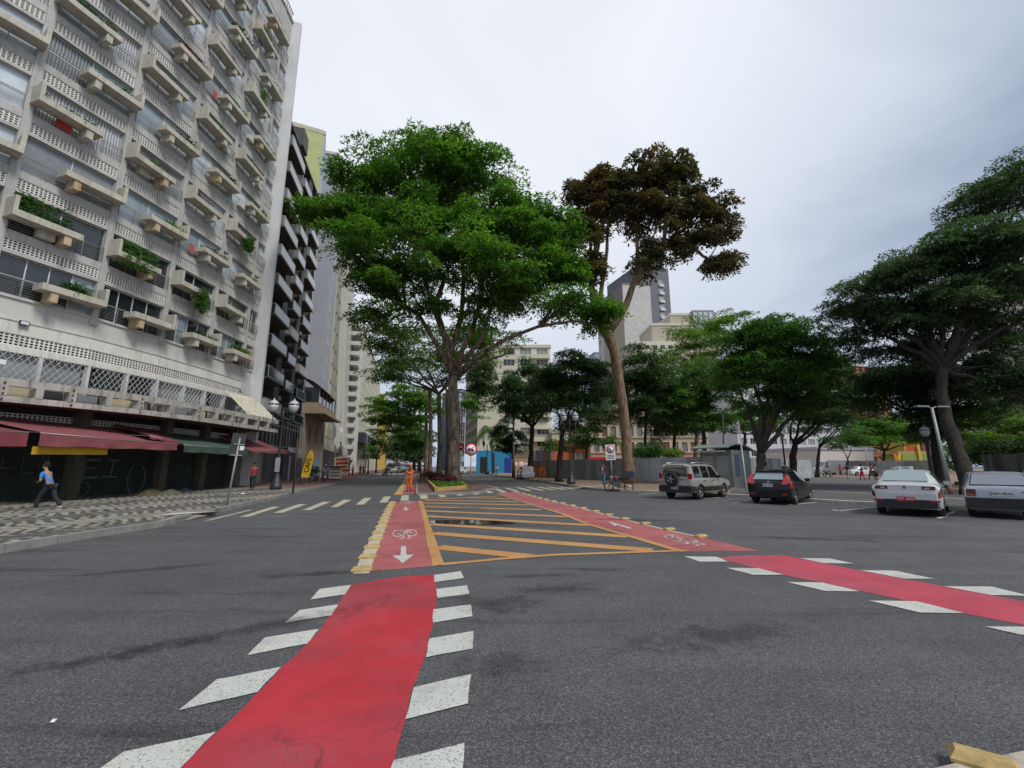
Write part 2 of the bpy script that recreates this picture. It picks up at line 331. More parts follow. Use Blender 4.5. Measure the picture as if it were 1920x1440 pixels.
# right lane beyond the gap
o4, s4 = (1000, 910), 4.364
top = [(-160, 52), (0, 92), (100, 120), (400, 190), (620, 250), (900, 320), (1170, 385), (1400, 432), (1850, 538)]
bot = [(1240, 545), (1130, 520), (760, 410), (440, 318), (240, 235), (0, 163), (-300, 65)]
mark('cycle_lane', top + bot, M_ROSE, .004, o4, s4)
ribbon('lane_edge', [(1000 + x / s4, 910 + y / s4) for x, y in bot[::-1]], .13, M_ORANGE, .2, .010)
ribbon('lane_edge', [(1000 + x / s4, 910 + y / s4) for x, y in top[:-1]], .14, M_CREAM, .1, .008)
mark('lane_arrow', [(640, 303), (690, 318), (805, 350), (790, 358), (680, 325), (672, 336), (618, 300), (705, 302)], M_WHITE, .008, o4, s4)
bike([(1020, 410), (1130, 400), (1500, 490), (1330, 520)], o4, s4)
# yellow hatching
for a, b, w in (((819, 1026), (994, 1044), .42), ((811, 1000), (1223, 1032), .42), ((807, 983), (1177, 1006), .40), ((800, 968), (1107, 985), .40), ((796, 958), (1065, 969), .40),
                ((794, 950), (1015, 956), .4), ((794, 943), (994, 947), .42), ((794, 938), (973, 941), .42), ((873, 933), (957, 935.5), .4)):
    ribbon('hatch_line', [a, b], w, M_ORANGE, None, .006)
ribbon('hatch_line', [(798, 937), (940, 930)], .3, M_ORANGE, None, .0075)
ribbon('hatch_line', [(826, 1059), (945, 1048), (1040, 1041), (1290, 1032.5)], .16, M_ORANGE, .16, .0085)
# zebra crossing
o5, s5 = (300, 880), 4.5714
Z = [(o5, s5, q) for q in ([(770, 348), (792, 350), (430, 440), (370, 445)], [(965, 322), (1030, 322), (760, 408), (680, 410)], [(1190, 300), (1258, 300), (1045, 375), (962, 377)], [(1395, 280), (1465, 280), (1290, 350), (1220, 352)],
     [(1575, 262), (1645, 262), (1520, 325), (1460, 327)], [(1750, 247), (1815, 245), (1745, 303), (1675, 305)])]
Z += [(o3, s3, q) for q in ([(385, 55), (445, 52), (415, 107), (340, 110)], [(545, 42), (608, 40), (605, 90), (530, 93)], [(700, 30), (760, 27), (785, 72), (715, 77)], [(855, 27), (905, 22), (948, 57), (890, 62)],
     [(1012, 22), (1060, 20), (1105, 43), (1050, 47)], [(1165, 17), (1205, 15), (1250, 33), (1195, 37)], [(1290, 8), (1340, 5), (1378, 20), (1325, 24)])]
Z += [((860, 780), 9.6, q) for q in ([(600, 1305), (690, 1305), (880, 1375), (790, 1385)], [(820, 1295), (890, 1297), (1110, 1360), (1020, 1362)], [(1010, 1288), (1090, 1290), (1330, 1345), (1240, 1350)], [(1195, 1282), (1280, 1282), (1560, 1340), (1480, 1345)],
     [(1385, 1278), (1480, 1280), (1760, 1332), (1680, 1335)], [(1570, 1277), (1660, 1278), (1960, 1325), (1850, 1327)], [(1760, 1276), (1840, 1277), (2130, 1318), (2040, 1321)], [(1940, 1276), (2010, 1277), (2260, 1310), (2200, 1313)])]
for o, s, q in Z: mark('crosswalk_stripe', q, M_CREAM, .009, o, s)
for k in range(9): ribbon('crosswalk_stripe', [(648 + k * 13 + 6, 887), (644 + k * 13, 889.5)], .5, M_CREAM, None, .009)
# parking bay lines
for a, b in (((1573, 958), (1648, 950)), ((1573, 958), (1560, 955.5)), ((1760, 972), (1790, 959)), ((1480, 947), (1530, 942)), ((1320, 935), (1385, 930)), ((1200, 927), (1240, 924)), ((1376, 943), (1405, 938))):
    ribbon('bay_line', [a, b], .12, M_WHITE, None, .005)
# puddle
m, nt_, b_ = new_mat('puddle_water'); b_.inputs['Base Color'].default_value = (.02, .02, .02, 1); b_.inputs['Roughness'].default_value = .04; b_.inputs['Specular IOR Level'].default_value = .6
puddle = mark('puddle', [(790, 277), (900, 268), (1100, 268), (1300, 270), (1480, 280), (1590, 298), (1480, 302), (1350, 308), (1100, 308), (900, 300), (790, 290)], m, .012, o3, s3, parent=None)
tag(puddle, kind='structure')

# ---------------------------------------------------------------- pavements
def tiles_mat(name, c1, c2, sx, sy, mortar=(.08, .07, .06), rot=0, ms=.02, var=.25, rough=.85):
    m, nt, b = new_mat(name); Lk = nt.links.new; g = N(nt, 'ShaderNodeNewGeometry')
    mp = N(nt, 'ShaderNodeMapping'); mp.inputs['Rotation'].default_value = (0, 0, rot); Lk(g.outputs['Position'], mp.inputs[0])
    br = N(nt, 'ShaderNodeTexBrick', i={'Scale': 1.0, 'Mortar Size': ms, 'Brick Width': sx, 'Row Height': sy, 'Color1': (*c1, 1), 'Color2': (*c2, 1), 'Mortar': (*mortar, 1)}); Lk(mp.outputs[0], br.inputs[0])
    n = N(nt, 'ShaderNodeTexNoise', i={'Scale': .8, 'Detail': 7, 'Roughness': .7}); Lk(g.outputs['Position'], n.inputs['Vector'])
    r = N(nt, 'ShaderNodeMapRange', i={'From Min': .3, 'From Max': .7, 'To Min': 1 - var, 'To Max': 1 + var}); Lk(n.outputs['Fac'], r.inputs[0])
    s = N(nt, 'ShaderNodeVectorMath', operation='SCALE'); Lk(br.outputs[0], s.inputs[0]); Lk(r.outputs[0], s.inputs['Scale']); Lk(s.outputs[0], b.inputs['Base Color'])
    b.inputs['Roughness'].default_value = rough
    bp = N(nt, 'ShaderNodeBump', i={'Strength': .5, 'Distance': .01}); Lk(br.outputs[1], bp.inputs['Height']); bp.invert = True; Lk(bp.outputs[0], b.inputs['Normal']); return m
def wave_mosaic(name):
    """black and white stone mosaic in interlocking waves"""
    m, nt, b = new_mat(name); Lk = nt.links.new; g = N(nt, 'ShaderNodeNewGeometry')
    mp = N(nt, 'ShaderNodeMapping'); mp.inputs['Rotation'].default_value = (0, 0, R(24)); Lk(g.outputs['Position'], mp.inputs[0])
    sx = N(nt, 'ShaderNodeSeparateXYZ'); Lk(mp.outputs[0], sx.inputs[0])
    def mth(op, a, b_=None, **k):
        x = N(nt, 'ShaderNodeMath', operation=op)
        for i, v in enumerate((a, b_)):
            if v is None: continue
            if isinstance(v, (int, float)): x.inputs[i].default_value = v
            else: Lk(v, x.inputs[i])
        return x.outputs[0]
    jag = N(nt, 'ShaderNodeTexVoronoi', i={'Scale': 9.0}); Lk(g.outputs['Position'], jag.inputs['Vector'])
    jx = mth('MULTIPLY', mth('SUBTRACT', jag.outputs['Distance'], .3), .12)
    s1 = mth('MULTIPLY', mth('SINE', mth('MULTIPLY', sx.outputs['X'], 3.0)), .2)
    wb_ = N(nt, 'ShaderNodeTexNoise', i={'Scale': .9, 'Detail': 3}); Lk(g.outputs['Position'], wb_.inputs['Vector']); yy = mth('ADD', mth('ADD', mth('ADD', sx.outputs['Y'], s1), jx), mth('MULTIPLY', wb_.outputs['Fac'], .55))
    fr = mth('FRACT', mth('MULTIPLY', yy, 3.2))
    wv = mth('ADD', .5, mth('MULTIPLY', mth('SINE', mth('MULTIPLY', sx.outputs['X'], 1.5)), .26))
    st = mth('GREATER_THAN', fr, wv)
    vor = N(nt, 'ShaderNodeTexVoronoi', feature='DISTANCE_TO_EDGE', i={'Scale': 14.0}); Lk(g.outputs['Position'], vor.inputs['Vector'])
    j = N(nt, 'ShaderNodeMapRange', i={'From Min': 0, 'From Max': .09, 'To Min': .55, 'To Max': 1}); Lk(vor.outputs['Distance'], j.inputs[0])
    n = N(nt, 'ShaderNodeTexNoise', i={'Scale': .7, 'Detail': 7, 'Roughness': .75}); Lk(g.outputs['Position'], n.inputs['Vector'])
    r = N(nt, 'ShaderNodeMapRange', i={'From Min': .3, 'From Max': .7, 'To Min': .4, 'To Max': 1.35}); Lk(n.outputs['Fac'], r.inputs[0])
    mx = N(nt, 'ShaderNodeMix', data_type='RGBA'); Lk(st, mx.inputs[0]); mx.inputs[6].default_value = (.34, .32, .26, 1); mx.inputs[7].default_value = (.085, .083, .078, 1)
    s = N(nt, 'ShaderNodeVectorMath', operation='SCALE'); Lk(mx.outputs[2], s.inputs[0]); Lk(mth('MULTIPLY', r.outputs[0], j.outputs[0]), s.inputs['Scale']); Lk(s.outputs[0], b.inputs['Base Color'])
    b.inputs['Roughness'].default_value = .7
    bp = N(nt, 'ShaderNodeBump', i={'Strength': .5, 'Distance': .012}); Lk(vor.outputs['Distance'], bp.inputs['Height']); Lk(bp.outputs[0], b.inputs['Normal']); return m
M_MOSAIC = wave_mosaic('stone_mosaic')
M_PAVER = tiles_mat('red_pavers', (.20, .085, .07), (.15, .07, .06), .22, .11, (.05, .035, .03), R(12), .008)
M_MEDIAN = tiles_mat('median_pavers', (.17, .085, .07), (.13, .07, .06), .2, .1, (.05, .035, .03), R(-12), .008)
M_TAN = tiles_mat('tan_paving', (.27, .19, .125), (.22, .155, .105), .5, .5, (.09, .06, .04), R(30), .012, .4)
M_KERB = mat('kerb_granite', (.24, .235, .22), .85, .35, 2.5, .3)
M_KERBW = mat('kerb_white_painted', (.52, .50, .42), .8, .3, 3, .2, streak=.6)
M_KERBY = mat('kerb_yellow_painted', (.48, .30, .10), .8, .35, 3, .3)
M_CONC = mat('concrete_slab', (.33, .32, .28), .85, .3, 2, .2)

kerbL = [(-11.8, -12.), (-10.2, 2.), (-9.7, 6.)] + [tuple(G(*p)[:2]) for p in ((0, 1037), (100, 1020), (200, 1003), (300, 988), (352, 974), (400, 965), (411, 960), (470, 946), (519, 935), (591, 916), (615, 911), (659, 902), (702, 890))] + [(-48, 165), (-64, 230)]
def sidez(X, Y):
    """the pavement falls towards the shop fronts at its near end"""
    return .14
def strip(name, line, off, m, i0, i1, z=.14, zb=None):
    """pavement strip between a kerb line and a line off metres to its left"""
    A, B = [], []
    for i in range(i0, i1 + 1):
        p = Vector(line[i]); d = (Vector(line[min(i + 1, len(line) - 1)]) - Vector(line[max(i - 1, 0)])).normalized(); nrm = Vector((-d.y, d.x))
        A.append((p.x, p.y, z)); q = p + nrm * (off[i - i0] if hasattr(off, '__len__') else off); B.append((q.x, q.y, z if zb is None else zb[i - i0]))
    n = len(A); bm = MB(); bm.add(A + B, [(i, i + 1, n + i + 1, n + i) for i in range(n - 1)])
    bm.add(A + [(a[0], a[1], -.05) for a in A], [(n + i, n + i + 1, i + 1, i) for i in range(n - 1)])
    return tag(bm.build(name, m), kind='structure')
zb = [-.1, -.2, -.2, -.2, -.2, -.15, -.1, 0, .05, .1, .12, .13, .14]
side_near = strip('sidewalk', kerbL, 17, M_MOSAIC, 0, 12, .14, zb)
side_far = strip('sidewalk', kerbL, [9, 9, 9, 10, 12] + [14] * 10, M_PAVER, 12, len(kerbL) - 1)
def kerbs(line, m, parent, w=.16, step=1.0, z0=-.02, z1=.155, flat=(), name='kerb_stone', maxn=120, side=1):
    ps = [Vector(p) for p in line]; cnt = 0
    for i in range(len(ps) - 1):
        L_ = (ps[i + 1] - ps[i]).length; n = max(1, round(L_ / step)); d = (ps[i + 1] - ps[i]).normalized(); a = math.atan2(d.y, d.x)
        if i in flat: continue
        for k in range(n):
            if cnt >= maxn: n_left = n - k
            p = ps[i] + d * (L_ * (k + .5) / n); l = L_ / n - .02
            if cnt >= maxn: l = L_ / n * (n - k) - .02; p = ps[i] + d * (L_ * k / n + l / 2)
            j = random.uniform(-.008, .008)
            bm = MB(); bm.box(-l / 2, l / 2, -w / 2, w / 2, z0, z1 + j); o = bm.build(name, m, parent, (p.x, p.y, 0), a); cnt += 1
            if cnt > maxn: break
kerbs(kerbL[:13], M_KERB, side_near, step=1.1, flat=(7, 8))
kerbs(kerbL[12:], M_KERB, side_far, step=1.3, maxn=30)
# dropped ramp at the crossing
q = [G(345, 976, .02), G(402, 964, .02), G(412, 958.5, .155), G(330, 962, .155), G(285, 968, .15)]
mb = MB(); mb.add([(p.x, p.y, p.z + .004) for p in q], [(0, 1, 2, 3, 4)]); mb.build('dropped_ramp', mat('ramp_white', (.55, .55, .5), .8, .2), side_near)
q = [G(300, 975, .15), G(350, 974, .02), G(400, 966, .02), G(330, 967, .15)]
mb = MB(); mb.add([(p.x, p.y, p.z + .01) for p in q], [(0, 1, 2, 3)]); mb.build('dropped_ramp', mat('ramp_worn', (.25, .2, .15), .8, .3), side_near)
# cycle lane by the median
mark('cycle_lane', [(752, 927.5), (781, 924.5), (778, 905), (777, 888), (767, 889), (760, 908)], M_ROSE, .004)
ribbon('lane_edge', [(746, 928), (757, 909), (765, 892)], .45, M_ORANGE, None, .006)

# median island
def slab(name, pts, m, z1, z0=-.05, world=False, parent=None, kind='structure'):
    ps = [(p[0], p[1]) for p in pts] if world else [tuple(G(*p, z1)[:2]) for p in pts]
    b = bmesh.new(); vs = [b.verts.new((x, y, z1)) for x, y in ps]; f = b.faces.new(vs); f.normal_update()
    if f.normal.z < 0: f.normal_flip()
    e = bmesh.ops.extrude_face_region(b, geom=[f]); bmesh.ops.translate(b, vec=(0, 0, z0 - z1), verts=[v for v in e['geom'] if isinstance(v, bmesh.types.BMVert)])
    b.faces.ensure_lookup_table(); bmesh.ops.triangulate(b, faces=[f for f in b.faces if len(f.verts) > 4]); bmesh.ops.recalc_face_normals(b, faces=b.faces)
    me = bpy.data.meshes.new(name); b.to_mesh(me); b.free(); me.materials.append(m); o = link(name, me, parent)
    if kind: tag(o, kind=kind)
    return o, ps
med = [(782, 924), (880, 922.5), (905, 920), (913, 917), (932, 914), (905, 908), (870, 899), (845, 891.5)]
island, ps = slab('median_island', [tuple(G(*p, .13)[:2]) for p in med] + [(-38, 168), (-47, 168), tuple(G(779, 887.5, .13)[:2])], M_MEDIAN, .13, world=True)
kerbs([ps[-1], ps[0]] + ps[1:8], M_KERB, island, .14, 1.3, 0, .137, maxn=60)
bedp = [(818, 916.5), (873, 911.5), (862, 901), (845, 892)]
bed, bps = slab('planting_bed', [tuple(G(*p, .3)[:2]) for p in bedp] + [(-22, 105), (-25, 105), tuple(G(788, 886, .3)[:2])], mat('bed_soil', (.07, .05, .03), .95, .3, 4, .5), .27, .1, world=True)
kerbs([bps[-1]] + bps[:4], M_KERBY, bed, .14, 1.2, .1, .36, name='bed_kerb', maxn=60)

# plaza on the right with its kerb
kerbR = [tuple(G(*p)[:2]) for p in ((906, 888), (948, 894.6), (985, 900), (1027, 905.5), (1060, 911), (1082, 914.5), (1110, 918.5), (1165, 922), (1243, 925.5), (1320, 929), (1400, 933), (1480, 938), (1560, 943), (1680, 950), (1800, 957), (1920, 965))]
kR2 = kerbR + [(21, 11.5), (30, 2.), (40, -12)]
plaza, _ = slab('plaza_pavement', kR2 + [(160, -12), (260, 260), (-60, 420), (-40, 300)], M_TAN, .12, world=True)
kerbs(kerbR[:8], M_KERB, plaza, .16, 1.6, 0, .135, maxn=50)
kerbs(kR2[7:-1], M_KERBW, plaza, .3, 1.0, 0, .14, maxn=60)
def sheet(name, pts, m, z, parent=None):
    ps = [tuple(G(*p, z)[:2]) for p in pts]
    return tag(mark(name, ps, m, z, world=True, parent=parent), kind='structure' if parent is None else None)
sheet('driveway', [(1370, 925), (1480, 932), (1560, 937), (1680, 944), (1800, 950), (1920, 957), (1990, 950), (1870, 925), (1760, 922), (1700, 912), (1650, 903), (1640, 896), (1560, 893.5), (1500, 896), (1480, 904), (1450, 909), (1370, 916)], M_ASPH2, .126, plaza)
ribbon('driveway_line', [tuple(G(*p, .13)) for p in ((1370, 917), (1490, 918.5), (1570, 922), (1650, 926), (1760, 932), (1900, 943))], .3, M_CREAM, None, .131, px=False, parent=plaza)
ribbon('ramp_edge', [tuple(G(*p, .13)) for p in ((1082, 913.5), (1145, 909.5))], .5, M_KERBW, None, .127, px=False, parent=plaza)
# kerb corner at the camera's right foot
cor, _ = slab('median_corner', [tuple(G(*p, .05)[:2]) for p in ((1725, 1446), (1790, 1431), (1860, 1420), (1925, 1406), (1990, 1398))] + [(4.6, 2.4), (4.2, 1.2), (1.6, 1.2)], mat('corner_concrete', (.36, .33, .27), .9, .5, 9, .8), .05, world=True)
mb = MB(); mb.prism([(-.16, -.07), (.16, -.07), (.14, .07), (-.14, .07)], 0, .07)
stud_me = MB().prism([(-.19, -.11), (.19, -.11), (.19, .11), (-.19, .11)], 0, .03).add([(-.19, -.11, .03), (.19, -.11, .03), (.19, .11, .03), (-.19, .11, .03), (-.15, -.05, .09), (.15, -.05, .09), (.15, .05, .09), (-.15, .05, .09)], [(0, 1, 5, 4), (1, 2, 6, 5), (2, 3, 7, 6), (3, 0, 4, 7), (4, 5, 6, 7)]).mesh('lane_stud', mat('stud_yellow', (.40, .29, .12), .85, .4, 9, .3))
def stud(p, a, label, group, sc_=.82):
    o = link('lane_stud', stud_me, None, (p[0], p[1], p[2] if len(p) > 2 else .008), a); o.rotation_euler.z += random.uniform(-.06, .06); o.scale = (sc_, sc_, sc_ * .8); tag(o, label, 'lane stud', group); return o
def along(ps, step, start=0):
    ps = [Vector(p) for p in ps]; out = []; acc = -start
    for a, b in zip(ps, ps[1:]):
        L_ = (b - a).length; t = step - acc if acc >= 0 else -acc
        if acc < 0: t = -acc
        while t <= L_: out.append((a + (b - a) * (t / L_), math.atan2((b - a).y, (b - a).x))); t += step
        acc = (L_ - (t - step))
    return out
LA = [tuple(G(640 + x / 4.8, 920 + y / 4.8)[:2]) for x, y in ((180, 730), (245, 585), (310, 440), (365, 320), (420, 190), (468, 100))]
for p, a in along(LA, .98, .05): stud(p, a + PI / 2, 'low yellow concrete stud along the outer edge of the left cycle lane', 'yellow studs along the left cycle lane')
LB = [tuple(G(1000 + x / s4, 910 + y / s4)[:2]) for x, y in ((1385, 425), (1130, 370), (935, 322), (755, 280), (628, 248), (515, 218), (330, 172), (100, 118), (-100, 66))]
for p, a in along(LB, 1.15, .05): stud(p, a + PI / 2, 'low yellow concrete stud along the outer edge of the right cycle lane', 'yellow studs along the right cycle lane', .72)
LC = [tuple(G(*p)[:2]) for p in ((746, 927), (757, 909), (765, 892))]
for p, a in along(LC, 1.3, .1)[:12]: stud(p, a + PI / 2, 'low yellow concrete stud beside the median cycle lane, near the worker in orange', 'yellow studs along the median cycle lane')
p = G(1846, 1433, .05); stud((p.x, p.y, .05), R(-35), 'chipped yellow concrete stud lying on the pale kerb corner at the lower right', None, .72)

# damp and oily stains on the asphalt, each with its own outline
m, nt_, b_ = new_mat('road_stain'); Lk = nt_.links.new; tc_ = N(nt_, 'ShaderNodeTexCoord'); g_ = N(nt_, 'ShaderNodeNewGeometry')
mp_ = N(nt_, 'ShaderNodeMapping'); mp_.inputs['Location'].default_value = (-1, -1, 0); mp_.inputs['Scale'].default_value = (2, 2, 0); Lk(tc_.outputs['Generated'], mp_.inputs[0])
ln = N(nt_, 'ShaderNodeVectorMath', operation='LENGTH'); Lk(mp_.outputs[0], ln.inputs[0])
n_ = N(nt_, 'ShaderNodeTexNoise', i={'Scale': 3.0, 'Detail': 8, 'Roughness': .8}); Lk(g_.outputs['Position'], n_.inputs['Vector'])
a1 = N(nt_, 'ShaderNodeMath', operation='MULTIPLY_ADD'); Lk(n_.outputs['Fac'], a1.inputs[0]); a1.inputs[1].default_value = 3.2; a1.inputs[2].default_value = -1.0
a2 = N(nt_, 'ShaderNodeMath', operation='SUBTRACT'); Lk(a1.outputs[0], a2.inputs[0]); Lk(ln.outputs['Value'], a2.inputs[1])
a3 = N(nt_, 'ShaderNodeMapRange', i={'From Min': -.15, 'From Max': .45, 'To Min': 0, 'To Max': .34}); Lk(a2.outputs[0], a3.inputs[0]); Lk(a3.outputs[0], b_.inputs['Alpha'])
b_.inputs['Base Color'].default_value = (.022, .022, .022, 1); b_.inputs['Roughness'].default_value = .55
M_STAINR = m
def stain(x, y, hw, hd, rot):
    p = G(x, y); bm = MB(); M_ = Matrix.Translation((p.x, p.y, .0115)) @ Matrix.Rotation(rot, 4, 'Z')
    bm.add([(-hw, -hd, 0), (hw, -hd, 0), (hw, hd, 0), (-hw, hd, 0)], [(0, 1, 2, 3)]); o = bm.build('road_stain', M_STAINR, road); o.matrix_local = M_
for a_ in ((420, 1190, 2.3, .22, R(38)), (250, 1225, 1.0, .25, R(35)), (600, 1076, 1.3, .22, R(14)), (930, 1130, .8, .5, 0), (1040, 1105, .9, .35, .2), (1010, 1080, .9, .18, R(8)), (880, 953, 1.1, .5, 0), (930, 984, 2.4, .5, R(-8)), (1100, 1068, 1.0, .15, R(-6)), (1500, 1010, 2.5, .3, R(-14)), (1180, 975, 2.5, .4, R(-12)), (280, 1068, 1.6, .2, R(25)), (1360, 1190, 1.5, .4, .3), (940, 1250, .6, .35, .3)):
    stain(*a_)
# ================================================================ the balcony block on the left
M_WALL = mat('facade_concrete', (.46, .458, .435), .85, .16, .9, .15, streak=.35)
M_BAND = mat('facade_white_band', (.68, .67, .62), .8, .12, 1.0, .1, streak=.35)
M_GRILLE = mat('grille_white', (.72, .71, .67), .8, .12, 1.2, streak=.3)
M_PLANTER = mat('planter_concrete', (.50, .475, .40), .9, .2, 1.6, .2, streak=.55, dirt=(.17, .13, .07))
M_RUST = mat('planter_rusty', (.52, .42, .27), .9, .4, 1.6, .2, streak=.9, dirt=(.34, .15, .04))
M_FIN = mat('fin_pale', (.66, .67, .68), .85, .1, .6, streak=.2)
M_GREYWALL = mat('plain_grey_wall', (.56, .555, .52), .9, .14, .8, .1, streak=.3)
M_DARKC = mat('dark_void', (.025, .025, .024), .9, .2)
M_ALU = mat('aluminium_white', (.62, .63, .62), .5, .08)
M_STEEL = mat('steel_rail', (.30, .31, .31), .45, .2, metal=.5)
M_STAIN = mat('stained_parapet', (.40, .38, .34), .9, .3, 1.5, .2, streak=.95, dirt=(.07, .065, .05))
GL = [glass('glass_dark', (.02, .028, .03)), glass('glass_pale', (.56, .63, .68), .1), glass('glass_mid', (.30, .36, .40), .07), glass('glass_grey', (.24, .26, .27), .12)]  # pale and mid panes have reflected sky painted into their base colour
def curtain(name, col):
    m, nt, b = new_mat(name); Lk = nt.links.new; tc = N(nt, 'ShaderNodeTexCoord')
    w = N(nt, 'ShaderNodeTexWave', i={'Scale': 2.6, 'Distortion': 3.0, 'Detail': 2}); Lk(tc.outputs['Object'], w.inputs[0])
    r = N(nt, 'ShaderNodeMapRange', i={'To Min': .35, 'To Max': 1.0}); Lk(w.outputs['Fac'], r.inputs[0])
    s = N(nt, 'ShaderNodeVectorMath', operation='SCALE'); s.inputs[0].default_value = col; Lk(r.outputs[0], s.inputs['Scale']); Lk(s.outputs[0], b.inputs['Base Color'])
    b.inputs['Roughness'].default_value = .25; b.inputs['Coat Weight'].default_value = .8; b.inputs['Coat Roughness'].default_value = .03; return m
M_CURT = [curtain('curtain_white', (.60, .62, .62)), curtain('curtain_grey', (.32, .34, .35))]

FCP = [(-34.2, 4.5), (-30.6, 7.2), (-27.4, 10.3), (-24.35, 13.8), (-22.3, 17.3), (-21.1, 20.9), (-20.57, 24.5), (-20.37, 28.2), (-20.47, 32.1), (-20.56, 33.6)]
B0, FH, NF, W0 = 8.65, 2.87, 11, 3.66
apt = thing('apartment_building', 'tall curved white apartment block with pierced concrete grilles and rows of planter balconies', 'building')
def frame(p0, p1):
    p0, p1 = Vector(p0[:2]), Vector(p1[:2]); d = (p1 - p0); w = d.length; d.normalize()
    M = Matrix(((d.x, -d.y, 0, p0.x), (d.y, d.x, 0, p0.y), (0, 0, 1, 0), (0, 0, 0, 1)))
    return M, w, math.atan2(d.y, d.x)
def put(name, me, parent, M, x, y, z, a, sx=1.0, sy=1.0, sz=1.0):
    o = link(name, me, parent); p = M @ Vector((x, y, z)); o.location = p; o.rotation_euler = (0, 0, a); o.scale = (sx, sy, sz); return o
# shared meshes, x in 0..W0
def grille_mesh(w, h, rows, cols, m, hole=.66, dep=.05):
    b = MB(); px_, pz = w / cols, h / rows
    for r in range(rows + 1): b.box(0, w, 0, dep, r * pz - pz * (1 - hole) / 2, r * pz + pz * (1 - hole) / 2)
    for c in range(cols + 1): b.box(c * px_ - px_ * (1 - hole) / 2, c * px_ + px_ * (1 - hole) / 2, .003, dep - .003, 0, h)
    return b.mesh('grille', m)
GW = W0 - .36
me_grille = grille_mesh(GW, .46, 4, 23, M_GRILLE)
me_grille_n = grille_mesh(1.2, .46, 4, 9, M_GRILLE)
def win_meshes(w, h, splits, rail=.82, m=None):
    f = MB(); t = .045
    xs = [0] + [w * s for s in splits] + [w]
    for x in xs: f.box(max(0, x - t / 2), min(w, x + t / 2), 0, .05, 0, h)
    for z in (0, rail, h - t): f.box(.001, w - .001, .004, .046, z, z + t)
    return f.mesh('window', m or M_ALU), xs
WW = W0 - .3
me_win2, xs2 = win_meshes(WW, 1.8, [.5]); me_win4, xs4 = win_meshes(WW, 1.8, [.27, .5, .74]); me_winn, xsn = win_meshes(1.25, 1.8, [.5])
def pane_mesh(x0, x1, z0, z1): return MB().quad((x0, .03, z0), (x1, .03, z0), (x1, .03, z1), (x0, .03, z1)).mesh('pane', GL[0])
def railing_mesh(w):
    b = MB(); 
    for k in range(7): b.tube([(0, 0, .08 + k * .11), (w, 0, .08 + k * .11)], .009 if k < 6 else .022, 4, smooth=False)
    for k in range(5): b.box(w * k / 4 - .012, w * k / 4 + .012, -.02, .012, 0, .76)
    return b.mesh('railing', M_STEEL)
me_rail = railing_mesh(WW); me_railn = railing_mesh(1.25)
def planter_mesh(flip, mats, L=2.35):
    b = MB(); X = (lambda x: W0 - x) if flip else (lambda x: x)
    def bx(x0, x1, *a, **k): b.box(min(X(x0), X(x1)), max(X(x0), X(x1)), *a, **k)
    bx(-.04, .1, -.78, -.031, .80, 1.72)                       # side plate
    bx(.1, L, -.78, -.70, .80, 1.10); bx(.1, L, -.12, -.04, .80, 1.10); bx(L - .08, L, -.70, -.12, .80, 1.10); bx(.1, L - .08, -.70, -.12, .80, .88)
    bx(.1, L - .08, -.70, -.12, .88, 1.0, mi=1)                # soil
    bx(L - .62, L - .36, -.72, -.001, .34, .799, mi=2)           # bracket
    return b.mesh('planter', mats)
M_SOIL = mat('planter_soil', (.06, .045, .03), .95, .3)
pm = {(f, r): planter_mesh(f, [M_PLANTER, M_SOIL, M_RUST if r else M_PLANTER]) for f in (0, 1) for r in (0, 1)}
wall = MB(); core = MB(); rnd = random.Random(5)
planter_sites = []
bays = list(zip(FCP[:-1], FCP[1:]))
glass_pick = {}
